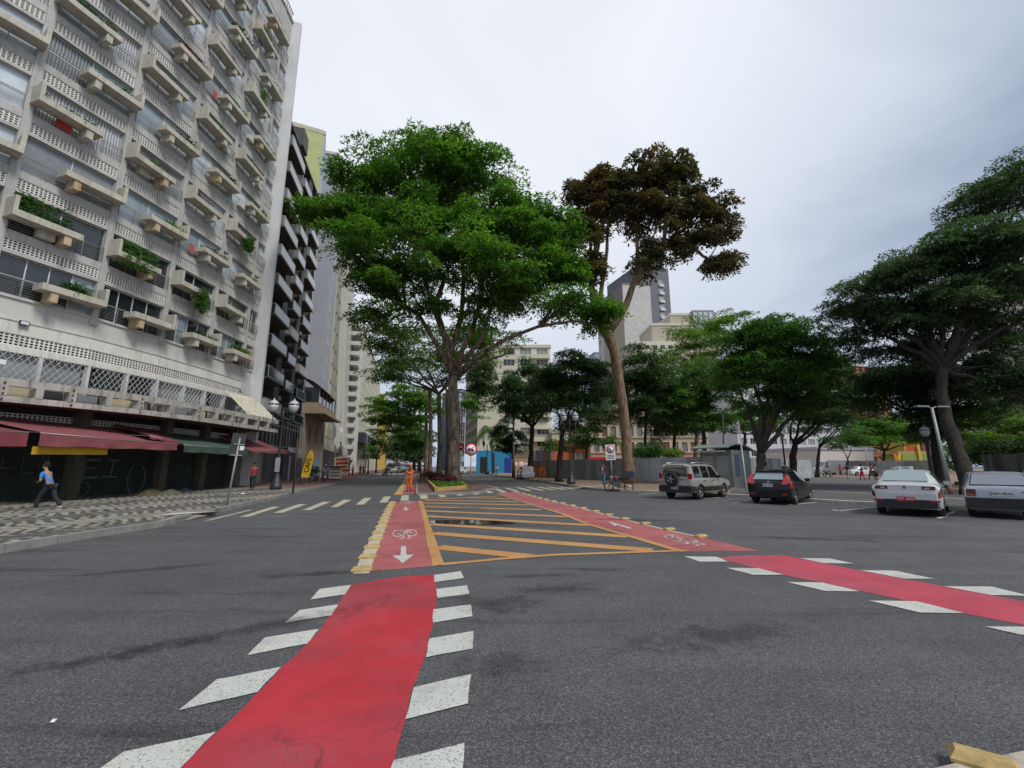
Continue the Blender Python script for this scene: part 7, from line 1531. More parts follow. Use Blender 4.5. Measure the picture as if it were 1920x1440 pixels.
plate(suv, .0, -.085, .55, 'DXP 4102', M_PLATEW, M_INK, .4, .13); MB().box(.28, .48, .0, .012, .93, .97).build('tailgate_handle', M_BLACKP, suv); MB().box(-.5, .5, .06, .16, 1.63, 1.67).build('rear_spoiler', P_SUV, suv)
# --- black hatchback
P_BLK = mat('paint_black', (.008, .008, .010), .3, 0, coat=.35, spec=.3)
T = [(0, .36, .80, .84, .66, .70, .60), (.05, .28, .88, .96, .78, .80, .70), (.12, .24, .93, 1.02, .82, .83, .72), (.42, .22, .96, 1.38, .84, .84, .56), (.8, .21, .96, 1.45, .845, .845, .58), (1.6, .2, .93, 1.47, .85, .85, .60), (2.1, .2, .90, 1.43, .85, .85, .58), (3.05, .2, .86, .96, .84, .83, .66), (3.5, .24, .78, .86, .82, .80, .64), (3.85, .3, .66, .72, .76, .72, .58), (3.95, .38, .58, .6, .66, .6, .5)]
hd = 46; g_ = [G(1424, 942), G(1484, 946)]; c_ = (g_[0] + g_[1]) / 2; h_ = R(hd); org = (c_.x - math.sin(h_) * .72, c_.y - math.cos(h_) * .72, 0)
ford = car('hatchback_car', 'black hatchback with bright red tail lights parked nose-in beside the leaning pole', org, hd, T, P_BLK, 3.95, (.72, 3.2), .31, .2)
side_glass(ford, T, [(.62, 1.42, (.74, 1.42)), (1.5, 2.62, (1.5, 2.2))]); mirrors(ford, 2.42, .84, .92, P_BLK); handles(ford, T, (1.1, 2.0), P_BLK); seams(ford, T, (1.46, 2.55)); toppatch(T, 2.2, 3.0, .92, M_CGLASS, 'windscreen', ford)
MB().add([(-.60, .09, 1.04), (.60, .09, 1.04), (.50, .37, 1.36), (-.50, .37, 1.36)], [(0, 1, 2, 3)]).build('rear_window', M_CGLASSL, ford)
for s_ in (-1, 1):
    vs = [(s_ * .70, -.01, .84), (s_ * .52, -.01, .86), (s_ * .60, .09, 1.10), (s_ * .68, .24, 1.27), (s_ * .80, .22, 1.16), (s_ * .84, .05, .94)]; b = MB(); b.add(vs + [(v[0] * .95, v[1] + .05, v[2]) for v in vs], [(0, 1, 2, 3, 4, 5), (11, 10, 9, 8, 7, 6)] + [(i, 6 + i, 6 + (i + 1) % 6, (i + 1) % 6) for i in range(6)]); b.build('tail_light', M_TAILR, ford)
    patch(T, .05, .42, 3.3, 4.4, M_TAILR, 'tail_light', ford, s_, .012, taper=(.16, .34)); MB().box(s_ * .62 - .1, s_ * .62 + .1, -.035, -.02, .40, .46).build('reflector', M_TAILR, ford)
MB().prism([(-.8, .12), (-.7, -.03), (.7, -.03), (.8, .12)], .3, .62).build('rear_bumper', P_BLK, ford); MB().box(-.55, .55, .30, .48, 1.36, 1.40).build('rear_spoiler', P_BLK, ford)
plate(ford, 0, -.002, .80, 'FQK 7730', mat('plate_white', (.7, .72, .8), .5, 0), M_INK, .4, .13); MB().lathe([(.055, 0), (.055, .01)], 16, M=Matrix.Translation((0, .035, .93)) @ Matrix.Rotation(PI / 2, 4, 'X') @ Matrix.Scale(.6, 4, (0, 1, 0))).build('badge', M_RIM, ford)
MB().tube([(-.05, .12, 1.05), (.3, .2, 1.14)], .01, 5).build('rear_wiper', M_BLACKP, ford)
# --- white taxi saloon
P_WHT = carpaint('paint_white', (.62, .63, .62), 0, .25)
T = [(0, .36, .72, .98, .68, .74, .62), (.05, .28, .84, 1.04, .80, .82, .66), (.15, .24, .92, 1.07, .84, .845, .66), (.45, .22, .95, 1.08, .85, .85, .66), (1.05, .21, .95, 1.42, .855, .855, .56), (1.5, .2, .94, 1.48, .86, .86, .58), (2.2, .2, .92, 1.47, .86, .86, .58), (2.5, .2, .91, 1.43, .86, .86, .57), (3.35, .2, .88, .98, .85, .84, .66), (3.8, .24, .80, .88, .82, .80, .62), (4.2, .32, .66, .70, .74, .70, .56), (4.28, .4, .58, .6, .66, .6, .5)]
hd = 46; g_ = [G(1664, 962), G(1756, 968)]; c_ = (g_[0] + g_[1]) / 2; h_ = R(hd); org = (c_.x - math.sin(h_) * .85, c_.y - math.cos(h_) * .85, 0)
taxi = car('taxi_car', 'white saloon taxi with a roof sign and red number plate', org, hd, T, P_WHT, 4.28, (.85, 3.35), .31, .2, rim=M_RIMD)
side_glass(taxi, T, [(1.08, 1.9, (1.3, 1.88)), (1.98, 3.0, (1.98, 2.6))]); mirrors(taxi, 2.8, .85, .95, P_WHT); handles(taxi, T, (1.5, 2.4), P_WHT); seams(taxi, T, (1.94, 2.95)); toppatch(T, 2.6, 3.3, .92, M_CGLASS, 'windscreen', taxi)
MB().add([(-.60, .47, 1.125), (.60, .47, 1.125), (.50, 1.01, 1.46), (-.50, 1.01, 1.46)], [(0, 1, 2, 3)]).build('rear_window', M_CGLASSL, taxi)
M_TDR = mat('tail_dark_red', (.22, .008, .012), .15, 0, coat=1)
for s_ in (-1, 1):
    patch(T, .0, .34, 3.25, 4.0, M_TDR, 'tail_light', taxi, s_, .012, taper=(.0, .22)); MB().prism([(s_ * .74, -.012), (s_ * .42, -.012), (s_ * .42, .02), (s_ * .74, .02)][::s_], .86, .965).build('tail_light', M_TDR, taxi); MB().prism([(s_ * .60, -.018), (s_ * .48, -.018), (s_ * .48, -.012), (s_ * .60, -.012)][::s_], .885, .925).build('tail_light_clear', M_TAILC, taxi)
    MB().box(s_ * .68 - .12, s_ * .68 + .12, -.055, -.03, .48, .54).build('reflector', M_TAILR, taxi)
MB().prism([(-.84, .16), (-.74, -.04), (.74, -.04), (.84, .16)], .54, .74).build('rear_bumper', P_WHT, taxi)
MB().prism([(-.80, .14), (-.72, -.05), (.72, -.05), (.80, .14)], .28, .538).build('bumper_insert', M_BLACKP, taxi)
plate(taxi, 0, -.052, .56, 'FSF 1842', M_PLATER, mat('plate_ink_white', (.8, .7, .7), .5, 0), .44, .14)
b = MB(); b.box(-.19, .19, 1.52, 1.66, 1.50, 1.60); b.build('taxi_sign', M_SIGNW, taxi); text_mesh('taxi_text', 'TÁXI', .09, M_INK, taxi, Matrix.Translation((0, 1.512, 1.55)) @ Matrix.Rotation(PI / 2, 4, 'X'))
MB().lathe([(.05, 0), (.045, .012)], 14, M=Matrix.Translation((0, .012, .92)) @ Matrix.Rotation(PI / 2, 4, 'X')).build('badge', M_IRON, taxi); MB().tube([(.2, 1.6, 1.49), (.25, 1.45, 1.78)], .008, 4).build('antenna', M_BLACKP, taxi)
MB().box(-.55, -.38, .015, .02, .80, .82).build('model_lettering', M_RIMD, taxi); MB().box(.48, .56, .015, .02, .80, .82).build('model_lettering', M_RIMD, taxi)
# --- old boxy silver hatchback
P_SIL = carpaint('paint_silver_blue', (.38, .41, .45), .2, .3)
T = [(0, .34, .82, .86, .70, .73, .66), (.04, .28, .88, .95, .76, .77, .70), (.09, .24, .90, 1.0, .77, .78, .68), (.40, .22, .92, 1.38, .78, .78, .60), (.6, .21, .92, 1.42, .78, .78, .60), (1.9, .2, .90, 1.43, .78, .78, .60), (2.2, .2, .90, 1.40, .78, .78, .59), (2.75, .2, .88, .96, .78, .77, .68), (3.3, .24, .80, .86, .77, .76, .68), (3.6, .3, .70, .74, .74, .73, .66), (3.68, .38, .6, .62, .7, .7, .6)]
hd = 44; g_ = G(1838, 968); h_ = R(hd); org = (g_.x - math.sin(h_) * .65 + math.cos(h_) * .52, g_.y - math.cos(h_) * .65 - math.sin(h_) * .52, 0)
uno = car('hatchback_car', 'old boxy silver-blue hatchback cut by the right edge of the photo', org, hd, T, P_SIL, 3.68, (.65, 3.0), .29, .18, rim=M_RIMD, track=.68)
side_glass(uno, T, [(.55, 1.2, (.62, 1.2)), (1.28, 2.5, (1.28, 2.2))]); mirrors(uno, 2.3, .78, .92, M_BLACKP); seams(uno, T, (1.24,)); toppatch(T, 2.24, 2.72, .92, M_CGLASS, 'windscreen', uno)
MB().add([(-.63, .07, 1.03), (.63, .07, 1.03), (.54, .34, 1.355), (-.54, .34, 1.355)], [(0, 1, 2, 3)]).build('rear_window', mat('car_glass_lilac', (.22, .23, .27), .05, 0, spec=1, coat=1), uno)
MB().add([(-.66, .085, 1.01), (.66, .085, 1.01), (.57, .365, 1.37), (-.57, .365, 1.37)], [(0, 1, 2, 3)]).build('window_seal', M_BLACKP, uno)
for s_ in (-1, 1):
    MB().box(s_ * .65 - .11, s_ * .65 + .11, -.01, .1, .66, .88).build('tail_light', mat('tail_brown', (.10, .015, .012), .2, 0, coat=1), uno); MB().box(s_ * .65 - .1, s_ * .65 + .1, -.014, -.009, .67, .73).build('tail_light_clear', mat('tail_amber', (.28, .1, .03), .3, 0), uno)
MB().prism([(-.80, .16), (-.78, -.08), (.78, -.08), (.80, .16)], .30, .62).build('rear_bumper', M_BLACKP, uno)
plate(uno, .0, -.004, .76, 'DRH 8046', M_SIGNW, M_INK, .42, .14); MB().tube([(-.1, .14, 1.05), (.42, .19, 1.11)], .012, 5).build('rear_wiper', M_BLACKP, uno); MB().box(.42, .6, -.002, .004, .80, .83).build('model_lettering', M_BLACKP, uno)
MB().tube([(.1, 1.9, 1.43), (-.05, 1.6, 1.48)], .012, 4).build('antenna', M_BLACKP, uno)
# --- silver people carrier on the right street
T = [(0, .36, .86, .9, .68, .74, .62), (.06, .26, .92, 1.02, .80, .82, .68), (.2, .22, .96, 1.5, .83, .83, .60), (.5, .21, .96, 1.58, .84, .84, .60), (2.0, .2, .94, 1.56, .84, .84, .6), (2.4, .2, .92, 1.45, .84, .84, .56), (3.2, .22, .86, .96, .83, .82, .62), (3.75, .3, .68, .72, .74, .70, .55), (3.85, .4, .6, .62, .66, .6, .5)]
p = Vector(gz(990, 899, 53, 0)); sv = car('parked_car', 'small silver people carrier parked at the kerb by the tree with the orange workers', (p.x, p.y, 0), -8, T, carpaint('paint_silver', (.42, .43, .44), .5, .3), 3.85, (.7, 3.1), .3, .2, cat='car')
side_glass(sv, T, [(.35, 1.2, (.5, 1.2)), (1.3, 2.7, (1.3, 2.3))]); toppatch(T, 2.4, 3.1, .9, M_CGLASS, 'windscreen', sv); mirrors(sv, 2.5, .83, .95, M_BLACKP)
MB().add([(-.58, .075, 1.04), (.58, .075, 1.04), (.5, .19, 1.46), (-.5, .19, 1.46)], [(0, 1, 2, 3)]).build('rear_window', M_CGLASS, sv)
for s_ in (-1, 1): MB().box(s_ * .74 - .07, s_ * .74 + .07, -.0, .12, .9, 1.3).build('tail_light', M_TAILR, sv)
MB().prism([(-.8, .14), (-.7, -.04), (.7, -.04), (.8, .14)], .28, .6).build('rear_bumper', _mc['paint_silver'], sv); MB().box(-.3, .3, .01, .05, .72, .84).build('license_plate', M_PLATEW, sv)
# --- far cars
FT = [(0, .36, .76, .9, .70, .74, .62), (.1, .24, .90, 1.04, .82, .83, .68), (.8, .21, .94, 1.34, .85, .85, .56), (1.5, .2, .93, 1.46, .86, .86, .58), (2.3, .2, .91, 1.44, .86, .86, .58), (3.2, .2, .87, .98, .85, .84, .66), (3.9, .26, .76, .82, .80, .78, .6), (4.2, .38, .6, .64, .68, .64, .5)]
def far_car(label, x, y, Y, heading, paint, lights=None, z=0, van=False, name='car', group=None):
    T_ = FT if not van else [(0, .4, 1.1, 2.2, .8, .86, .84), (.1, .3, 1.2, 2.45, .88, .9, .86), (3.2, .3, 1.2, 2.5, .9, .92, .86), (3.6, .3, 1.15, 2.3, .9, .92, .8), (4.4, .3, 1.1, 1.3, .9, .9, .8), (5.0, .35, .9, 1.0, .85, .85, .7), (5.1, .45, .7, .74, .8, .8, .6)]
    p = gz(x, y, Y, z); h = R(heading); L_ = T_[-1][0]; org = (p[0] - math.sin(h) * L_ / 2, p[1] - math.cos(h) * L_ / 2, z)
    t = car(name, label, org, heading, T_, paint, L_, (.75, L_ - .95), .31 if not van else .36, .2, group=group); side_glass(t, T_, [(1.0, 1.85, (1.2, 1.85)), (1.95, 2.95, (1.95, 2.5))] if not van else [(3.3, 4.1, (3.3, 3.7))])
    toppatch(T_, L_ - 1.7 if not van else 3.7, L_ - 1.05 if not van else 4.35, .9, M_CGLASS, 'windscreen', t)
    for s_ in (-1, 1):
        MB().box(s_ * .66 - .12, s_ * .66 + .12, L_ - .22, L_ - .02, .62, .74).build('headlight', M_TAILC, t)
        MB().box(s_ * .72 - .1, s_ * .72 + .1, -.02, .1, .78, .95).build('tail_light', M_TAILR, t)
    return t
P_W2 = carpaint('paint_white_far', (.6, .6, .6)); P_D2 = carpaint('paint_dark_far', (.03, .03, .035)); P_G2 = carpaint('paint_grey_far', (.22, .24, .25), .4)
far_car('dark van with lit front in the queue far down the left roadway', 735, 884, 118, 195, P_D2, van=True, name='van')
far_car('white car at the head of the queue on the left roadway', 743, 884, 105, 192, P_W2)
far_car('grey-green car in the next lane of the queue', 757, 883, 118, 192, P_G2)
far_car('white van behind the queue of cars', 748, 880, 150, 192, P_W2, van=True, name='van')
far_car('white minibus farther back in the queue', 764, 880, 160, 192, P_W2, van=True, name='van')
far_car('white car seen between the giant trunk and the red-ringed sign', 865, 884, 95, 200, P_W2)
far_car('white car parked behind the plaza walkers', 1610, 889, 68, 262, P_W2, z=.12); far_car('dark saloon parked against the far grey wall', 1686, 889, 66, 262, P_D2, z=.12)
far_car('white van parked behind the trees left of the plaza walkers', 1554, 888, 78, 262, P_W2, z=.12, van=True, name='van')

# --- motorcycles
def motorbike(label, loc, heading, col, box=None, name='motorcycle', lean=0):
    t = thing(name, label, 'motorcycle', loc, -R(heading)); t.rotation_euler.y = lean
    for y, nm in ((-.62, 'wheel'), (.66, 'wheel')):
        Mw = Matrix.Translation((0, y, .31)) @ Matrix.Rotation(PI / 2, 4, 'Y'); o = MB().lathe([(.25, -.05), (.29, -.055), (.31, 0), (.29, .055), (.25, .05)], 22, M=Mw, cap=False).build(nm, M_TYRE, t)
        b = MB(); b.lathe([(.25, -.02), (.25, .02), (.235, .02), (.235, -.02)], 22, M=Mw, cap=False); b.lathe([(.05, -.05), (.05, .05)], 10, M=Mw)
        for k in range(5): b.box(-.012, .012, 0, .24, -.012, .012, M=Mw @ Matrix.Rotation(2 * PI * k / 5, 4, 'Z'))
        b.build('rim', M_RIM, o)
    m = carpaint('paint_bike_' + label[:6].strip(), col)
    b = MB()
    for s_ in (-.09, .09): b.tube([(s_, .66, .31), (s_, .48, .72), (s_ * .8, .40, .95)], .025, 6)
    b.build('fork', M_RIM, t)
    b = MB(); b.tube([(-.34, .30, 1.06), (-.2, .38, 1.0), (0, .42, .97), (.2, .38, 1.0), (.34, .30, 1.06)], .018, 6); b.build('handlebar', M_BLACKP, t)
    for s_ in (-1, 1):
        MB().tube([(s_ * .25, .36, 1.03), (s_ * .33, .33, 1.24)], .008, 4).build('mirror_stalk', M_BLACKP, t); MB().lathe([(.06, 0), (.06, .015)], 10, M=Matrix.Translation((s_ * .34, .32, 1.27)) @ Matrix.Rotation(PI / 2, 4, 'X')).build('mirror', M_BLACKP, t)
    MB().lathe([(.10, 0), (.09, .08), (.03, .12)], 14, M=Matrix.Translation((0, .56, .88)) @ Matrix.Rotation(PI / 2, 4, 'X')).build('headlight', M_RIM, t)
    b = MB(); ring = []
    for y, z, w, h in ((-.05, .80, .09, .08), (.08, .84, .14, .12), (.25, .86, .15, .13), (.38, .84, .09, .10)): ring += [(w * math.cos(a_), y, z + h * math.sin(a_)) for a_ in np.linspace(0, 2 * PI, 10, endpoint=False)]
    b.add(ring, [(i * 10 + k, i * 10 + (k + 1) % 10, (i + 1) * 10 + (k + 1) % 10, (i + 1) * 10 + k) for i in range(3) for k in range(10)] + [tuple(range(10)), tuple(range(39, 29, -1))], 0, True); b.build('fuel_tank', m, t)
    b = MB(); b.prism([(-.10, -.62), (.10, -.62), (.14, -.3), (.10, .0), (-.10, .0), (-.14, -.3)], .76, .86); b.build('saddle', M_BLACKP, t)
    b = MB(); b.box(-.12, .12, -.05, .3, .32, .62); b.lathe([(.12, 0), (.12, .2)], 12, M=Matrix.Translation((0, .1, .62)) @ Matrix.Rotation(R(-20), 4, 'X')); b.build('engine', M_RIMD, t)
    b = MB(); b.tube([(0, .42, .92), (0, .30, .40), (0, -.1, .32), (0, -.2, .74), (0, .3, .80)], .025, 6); b.tube([(.08, -.2, .38), (.1, -.62, .31)], .022, 6); b.tube([(-.08, -.2, .38), (-.1, -.62, .31)], .022, 6); b.build('frame', M_BLACKP, t)
    MB().tube([(.11, .2, .3), (.15, -.1, .27), (.16, -.75, .36)], [.02, .025, .04], 8).build('exhaust', M_RIM, t)
    b = MB(); vs = []
    for k in range(7): a_ = R(20 + k * 22); vs += [(-.07, .66 + .36 * math.cos(a_), .31 + .36 * math.sin(a_)), (.07, .66 + .36 * math.cos(a_), .31 + .36 * math.sin(a_))]
    b.add(vs, [(2 * k, 2 * k + 1, 2 * k + 3, 2 * k + 2) for k in range(6)]); b.build('mudguard', m, t)
    if box: MB().box(-.24, .24, -.98, -.50, .90, 1.28).build('luggage_box', mat('luggage_' + label[:5].strip(), box, .6, .1), t)
    MB().tube([(-.08, .0, .3), (-.28, -.05, 0)], .015, 5).build('side_stand', M_IRON, t); return t
p = G(1161, 922); motorbike('dark red motorcycle with a blue-black seat bag parked on its stand at the corner', (p.x, p.y, 0), -62, (.16, .012, .012), (.03, .05, .09), lean=R(4))
p = G(608, 904.5, 0); motorbike('black and white motorcycle with a rider parked at the left kerb', (p.x, p.y, 0), 155, (.5, .5, .5))
p = G(722, 892.5, 0); motorbike('red motorcycle with its lights on far up the left roadway', (p.x, p.y, 0), 190, (.35, .01, .01))
p = Vector(gz(1553, 893, 62)); motorbike('small motorcycle with a white fairing among the plaza trees', p, 250, (.5, .5, .5))
# ================================================================ people
SKIN = [mat('skin_brown', (.20, .10, .06), .6, .08), mat('skin_tan', (.36, .20, .13), .6, .08), mat('skin_dark', (.08, .04, .025), .6, .08)]
_cl = {}
def cloth(c):
    k = tuple(round(x, 3) for x in c)
    if k not in _cl: _cl[k] = mat('cloth_%02d_%02d_%02d' % tuple(int(x * 99) for x in c), c, .9, .18, 6, .2)
    return _cl[k]
def skin_mesh(name, pts, edges, rad, root_i, m, sub=1):
    me = bpy.data.meshes.new(name); me.from_pydata([tuple(p) for p in pts], edges, []); o = bpy.data.objects.new('tmp', me); TMP.collection.objects.link(o)
    md = o.modifiers.new('s', 'SKIN'); md.use_smooth_shade = True; md.branch_smoothing = .6
    for i, v in enumerate(me.skin_vertices[0].data): v.radius = (rad[i] if hasattr(rad[i], '__len__') else (rad[i], rad[i])); v.use_root = i == root_i
    s = o.modifiers.new('u', 'SUBSURF'); s.levels = s.render_levels = sub
    r = evaluate(o); bpy.data.objects.remove(o); r.name = name; r.materials.clear(); r.materials.append(m); return r
def person(label, loc, heading, h=1.7, shirt=(.3, .3, .3), trousers=(.05, .05, .07), skin=0, hair=(.015, .012, .01), sleeves='long', pose='stand', shoes=(.02, .02, .02), hat=None, legs='long', lean=0.0, stride=.0, hands=None, fingers=True, group=None, extra=None, sex=0):
    """faces local -Y; heading is the azimuth the person faces"""
    t = thing('person', label, 'person', loc, -R(heading) + PI, group); s = h / 1.72; V = lambda x, y, z: Vector((x, y, z)) * s
    J = {}; 
    hipz = .92
    kneeL, kneeR = (.10, -.02 - stride * .22, .50), (-.10, -.02 + stride * .16, .50); ankL, ankR = (.10, .03 - stride * .36, .09), (-.10, .03 + stride * .42, .09 + .05 * stride)
    if pose == 'sit': hipz = .50; kneeL, kneeR = (.13, -.45, .50), (-.13, -.45, .50); ankL, ankR = (.13, -.45, .09), (-.13, -.42, .09)
    if pose == 'ride': hipz = .92; kneeL, kneeR = (.24, -.40, .70), (-.24, -.40, .70); ankL, ankR = (.24, -.12, .33), (-.24, -.12, .33)
    if pose == 'crouch': hipz = .30; kneeL, kneeR = (.14, -.34, .50), (-.14, -.34, .48); ankL, ankR = (.13, -.05, .09), (-.13, -.02, .09)
    hip = Vector((0, 0, hipz)); up = Vector((0, -math.sin(lean), math.cos(lean)))
    w_ = hip + up * .22; ch = hip + up * .44; nb = hip + up * .56; nt2 = nb + Vector((0, -math.sin(lean * .5) * .08 - .01, .07)); hd0 = nt2 + Vector((0, -.02 - math.sin(lean) * .05, .06)); hd1 = hd0 + Vector((0, .0, .11))
    sx = .19 if not sex else .165
    shL, shR = nb + Vector((sx, 0, -.04)), nb + Vector((-sx, 0, -.04))
    if hands is None:
        a = stride * .5; elL, elR = shL + Vector((.05, .04 + a * .2, -.28)), shR + Vector((-.05, .04 - a * .2, -.28)); haL, haR = elL + Vector((.01, -.06 + a * .2, -.25)), elR + Vector((-.01, -.06 - a * .25, -.25))
    else:
        haL, haR = hip + Vector(hands[0]), hip + Vector(hands[1]); 
        def elbow(a_, b_, sgn): m_ = (a_ + b_) / 2; d = (b_ - a_).length; o_ = math.sqrt(max(0, .28 ** 2 - (d / 2) ** 2)); return m_ + Vector((sgn * .5, .5, -.7)).normalized() * o_
        elL, elR = elbow(shL, haL, 1), elbow(shR, haR, -1)
    pts = [hip, w_, ch, nb, nt2, hd0, hd1, shL, elL, haL, shR, elR, haR, hip + Vector((.10, 0, -.04)), Vector(kneeL), Vector(ankL), Vector(ankL) + Vector((0, -.13, -.05)), hip + Vector((-.10, 0, -.04)), Vector(kneeR), Vector(ankR), Vector(ankR) + Vector((0, -.13, -.05))]
    edges = [(0, 1), (1, 2), (2, 3), (3, 4), (4, 5), (5, 6), (2, 7), (7, 8), (8, 9), (2, 10), (10, 11), (11, 12), (0, 13), (13, 14), (14, 15), (15, 16), (0, 17), (17, 18), (18, 19), (19, 20)]
    rad = [(.145, .105), (.125, .09), (.155, .10), (.07, .06), (.052, .055), (.078, .092), (.072, .085), .055, .040, .028, .055, .040, .028, .088, .056, .038, .032, .088, .056, .038, .032]
    for hi, el in ((9, 8), (12, 11)):
        d = (pts[hi] - pts[el]).normalized(); side = Vector((0, -1, 0)) if abs(d.y) < .8 else Vector((1, 0, 0)); side = (side - d * side.dot(d)).normalized(); palm = len(pts); pts.append(pts[hi] + d * .07); rad.append((.032, .02)); edges.append((hi, palm))
        if fingers:
            for q in range(4): i0 = len(pts); off = side * (q - 1.5) * .018; L_ = (.065, .078, .072, .055)[q]; pts.append(pts[palm] + d * L_ * .5 + off); pts.append(pts[palm] + d * L_ + off * 1.15 + d.cross(side) * .012); rad += [.0085, .007]; edges += [(palm, i0), (i0, i0 + 1)]
            i0 = len(pts); pts.append(pts[hi] + d * .04 + side * .045); pts.append(pts[hi] + d * .075 + side * .058); rad += [.010, .008]; edges += [(hi, i0), (i0, i0 + 1)]
    P = [p * s for p in pts]; RD = [tuple(x * s for x in r) if hasattr(r, '__len__') else r * s for r in rad]
    link('body', skin_mesh('body', P, edges, RD, 0, SKIN[skin], 1), t)
    def sub(name, idx, infl, m, ext=None, sb=1):
        mp = {j: i for i, j in enumerate(idx)}; pp = [P[j].copy() for j in idx]; rr = []
        for j in idx:
            r = RD[j]; f = infl.get(j, infl[None]) * s; rr.append(tuple(x + f for x in r) if hasattr(r, '__len__') else r + f)
        ee = [(mp[a_], mp[b_]) for a_, b_ in edges if a_ in mp and b_ in mp]
        if ext: 
            for j, e in ext.items(): pp[mp[j]] = e * s
        return link(name, skin_mesh(name, pp, ee, rr, mp[0] if 0 in mp else (mp[2] if 2 in mp else 0), m, sb), t)
    # shirt: torso and sleeves
    ex = {}
    if sleeves == 'short': ex = {8: pts[7].lerp(pts[8], .75), 11: pts[10].lerp(pts[11], .75)}; sub('shirt', [0, 1, 2, 3, 7, 8, 10, 11], {None: .018, 8: .02, 11: .02, 3: -.005, 0: .012}, cloth(shirt), ex)
    else: ex = {9: pts[8].lerp(pts[9], .92), 12: pts[11].lerp(pts[12], .92)}; sub('shirt', [0, 1, 2, 3, 7, 8, 9, 10, 11, 12], {None: .016, 3: -.005, 0: .012}, cloth(shirt), ex)
    if legs == 'skirt':
        b = MB(); b.lathe([(.15 * s, hipz * s + .04), (.2 * s, (hipz - .15) * s), (.24 * s, (hipz - .5) * s), (.22 * s, (hipz - .5) * s)], 14); b.build('skirt', cloth(trousers), t)
    else:
        f = {'long': .95, 'calf': .62, 'short': .25}[legs]; ex = {}
        if legs != 'short': ex = {15: pts[14].lerp(pts[15], f), 19: pts[18].lerp(pts[19], f)}; sub('trousers', [0, 13, 14, 15, 17, 18, 19], {None: .018, 0: .002, 15: .03, 19: .03, 14: .022, 18: .022}, cloth(trousers), ex)
        else: sub('trousers', [0, 13, 14, 17, 18], {None: .025, 0: .002}, cloth(trousers), {14: pts[13].lerp(pts[14], .8), 18: pts[17].lerp(pts[18], .8)})
    for a_, f_ in ((15, 16), (19, 20)):
        sub_pts = [P[a_] + Vector((0, .03, -.03)) * s, P[f_] + Vector((0, -.02, .01)) * s]; link('shoe', skin_mesh('shoe', sub_pts, [(0, 1)], [.048 * s, .042 * s], 0, cloth(shoes), 1), t)
    # head: hair, face
    hc = (hd0 + hd1) / 2 * s + Vector((0, .01, .02)) * s
    MB().lathe([(.101, -.03), (.106, .02), (.098, .075), (.07, .118), (.03, .135), (.001, .138)], 16, M=Matrix.Translation(hc + Vector((0, .014, .015)) * s) @ Matrix.Rotation(R(-14), 4, 'X') @ Matrix.Scale(s * .92, 4)).build('hair' if not hat else 'cap', cloth(hat or hair), t)
    if hat: MB().prism([(-.08, -.07), (.08, -.07), (.06, -.17), (-.06, -.17)], .035, .05, M=Matrix.Translation(hc) @ Matrix.Scale(s, 4)).build('cap_peak', cloth(hat), t)
    fz = hc + Vector((0, -.083, .0)) * s
    for sg in (-1, 1):
        MB().lathe([(.001, -.009), (.009, 0), (.001, .009)], 8, M=Matrix.Translation(fz + Vector((sg * .03, 0, .012)) * s)).build('eye', M_INK, t); MB().lathe([(.001, -.025), (.016, 0), (.001, .025)], 8, M=Matrix.Translation(hc + Vector((sg * .083, .01, -.005)) * s)).build('ear', SKIN[skin], t)
    MB().add([fz + Vector(v) * s for v in ((-.012, .0, -.025), (.012, .0, -.025), (0, -.022, -.022), (0, 0, .012))], [(0, 2, 1), (0, 3, 2), (2, 3, 1), (0, 1, 3)]).build('nose', SKIN[skin], t)
    MB().box(-.022, .022, -.004, .008, -.052, -.044, M=Matrix.Translation(fz) @ Matrix.Scale(s, 4)).build('mouth', cloth((.18, .05, .045)), t)
    if extra: extra(t, s, pts)
    return t
def gp_(x, y, z=0): p = G(x, y, z); return (p.x, p.y, z)
OR = (.72, .16, .02)
def stripes(t, s, pts):
    for z in (1.2, .95): MB().lathe([(.165 * s, z * s), (.168 * s, (z + .05) * s)], 16, M=Matrix.Scale(.78, 4, (0, 1, 0)), cap=False).build('reflective_band', cloth((.75, .62, .35)), t)
person('street sweeper in an orange suit and cap standing on the red lane by the crossing', gp_(767, 922), 195, 1.66, OR, OR, 2, pose='stand', legs='calf', hat=OR, hands=((.10, -.32, .28), (-.10, -.34, .30)), shoes=(.02, .02, .02), extra=stripes)
p = G(776, 921); t = thing('dustpan', 'red dustpan lying beside the orange street sweeper', 'dustpan', (p.x, p.y, .01)); MB().add([(-.2, -.15, 0), (.2, -.15, 0), (.18, .15, .0), (-.18, .15, 0), (-.18, .15, .12), (.18, .15, .12), (.2, -.15, .03), (-.2, -.15, .03)], [(0, 1, 2, 3), (0, 3, 4, 7), (1, 6, 5, 2), (3, 2, 5, 4), (7, 4, 5, 6)]).build('pan', cloth((.45, .02, .02)), t); MB().tube([(0, .15, .08), (.05, .5, .5)], .012, 5).build('handle', M_BLACKP, t)
q = G(55, 966, -.05); person('person in a bright blue top with white sleeves hurrying past the shutters, leaning forward', (q.x - .4, q.y + .9, .02), 262, 1.68, (.03, .22, .60), (.02, .022, .03), 1, lean=.42, stride=.9, hands=((.08, -.36, .12), (-.12, -.22, -.08)), sleeves='short', shoes=(.6, .6, .62), sex=1)
person('person in a dark red vest with pale sleeves beside the left lamp post', gp_(472, 919, .14), 160, 1.62, (.28, .02, .03), (.02, .015, .015), 0, stride=.4)
person('man in a dark jacket and blue jeans walking near the motorcycle', gp_(1132, 910, .12), 215, 1.72, (.05, .045, .045), (.08, .13, .24), 0, stride=.5, extra=lambda t, s, p: MB().box(-.07, .07, -.16, -.12, 1.08, 1.42).build('shirt_front', cloth((.6, .32, .36)), t))
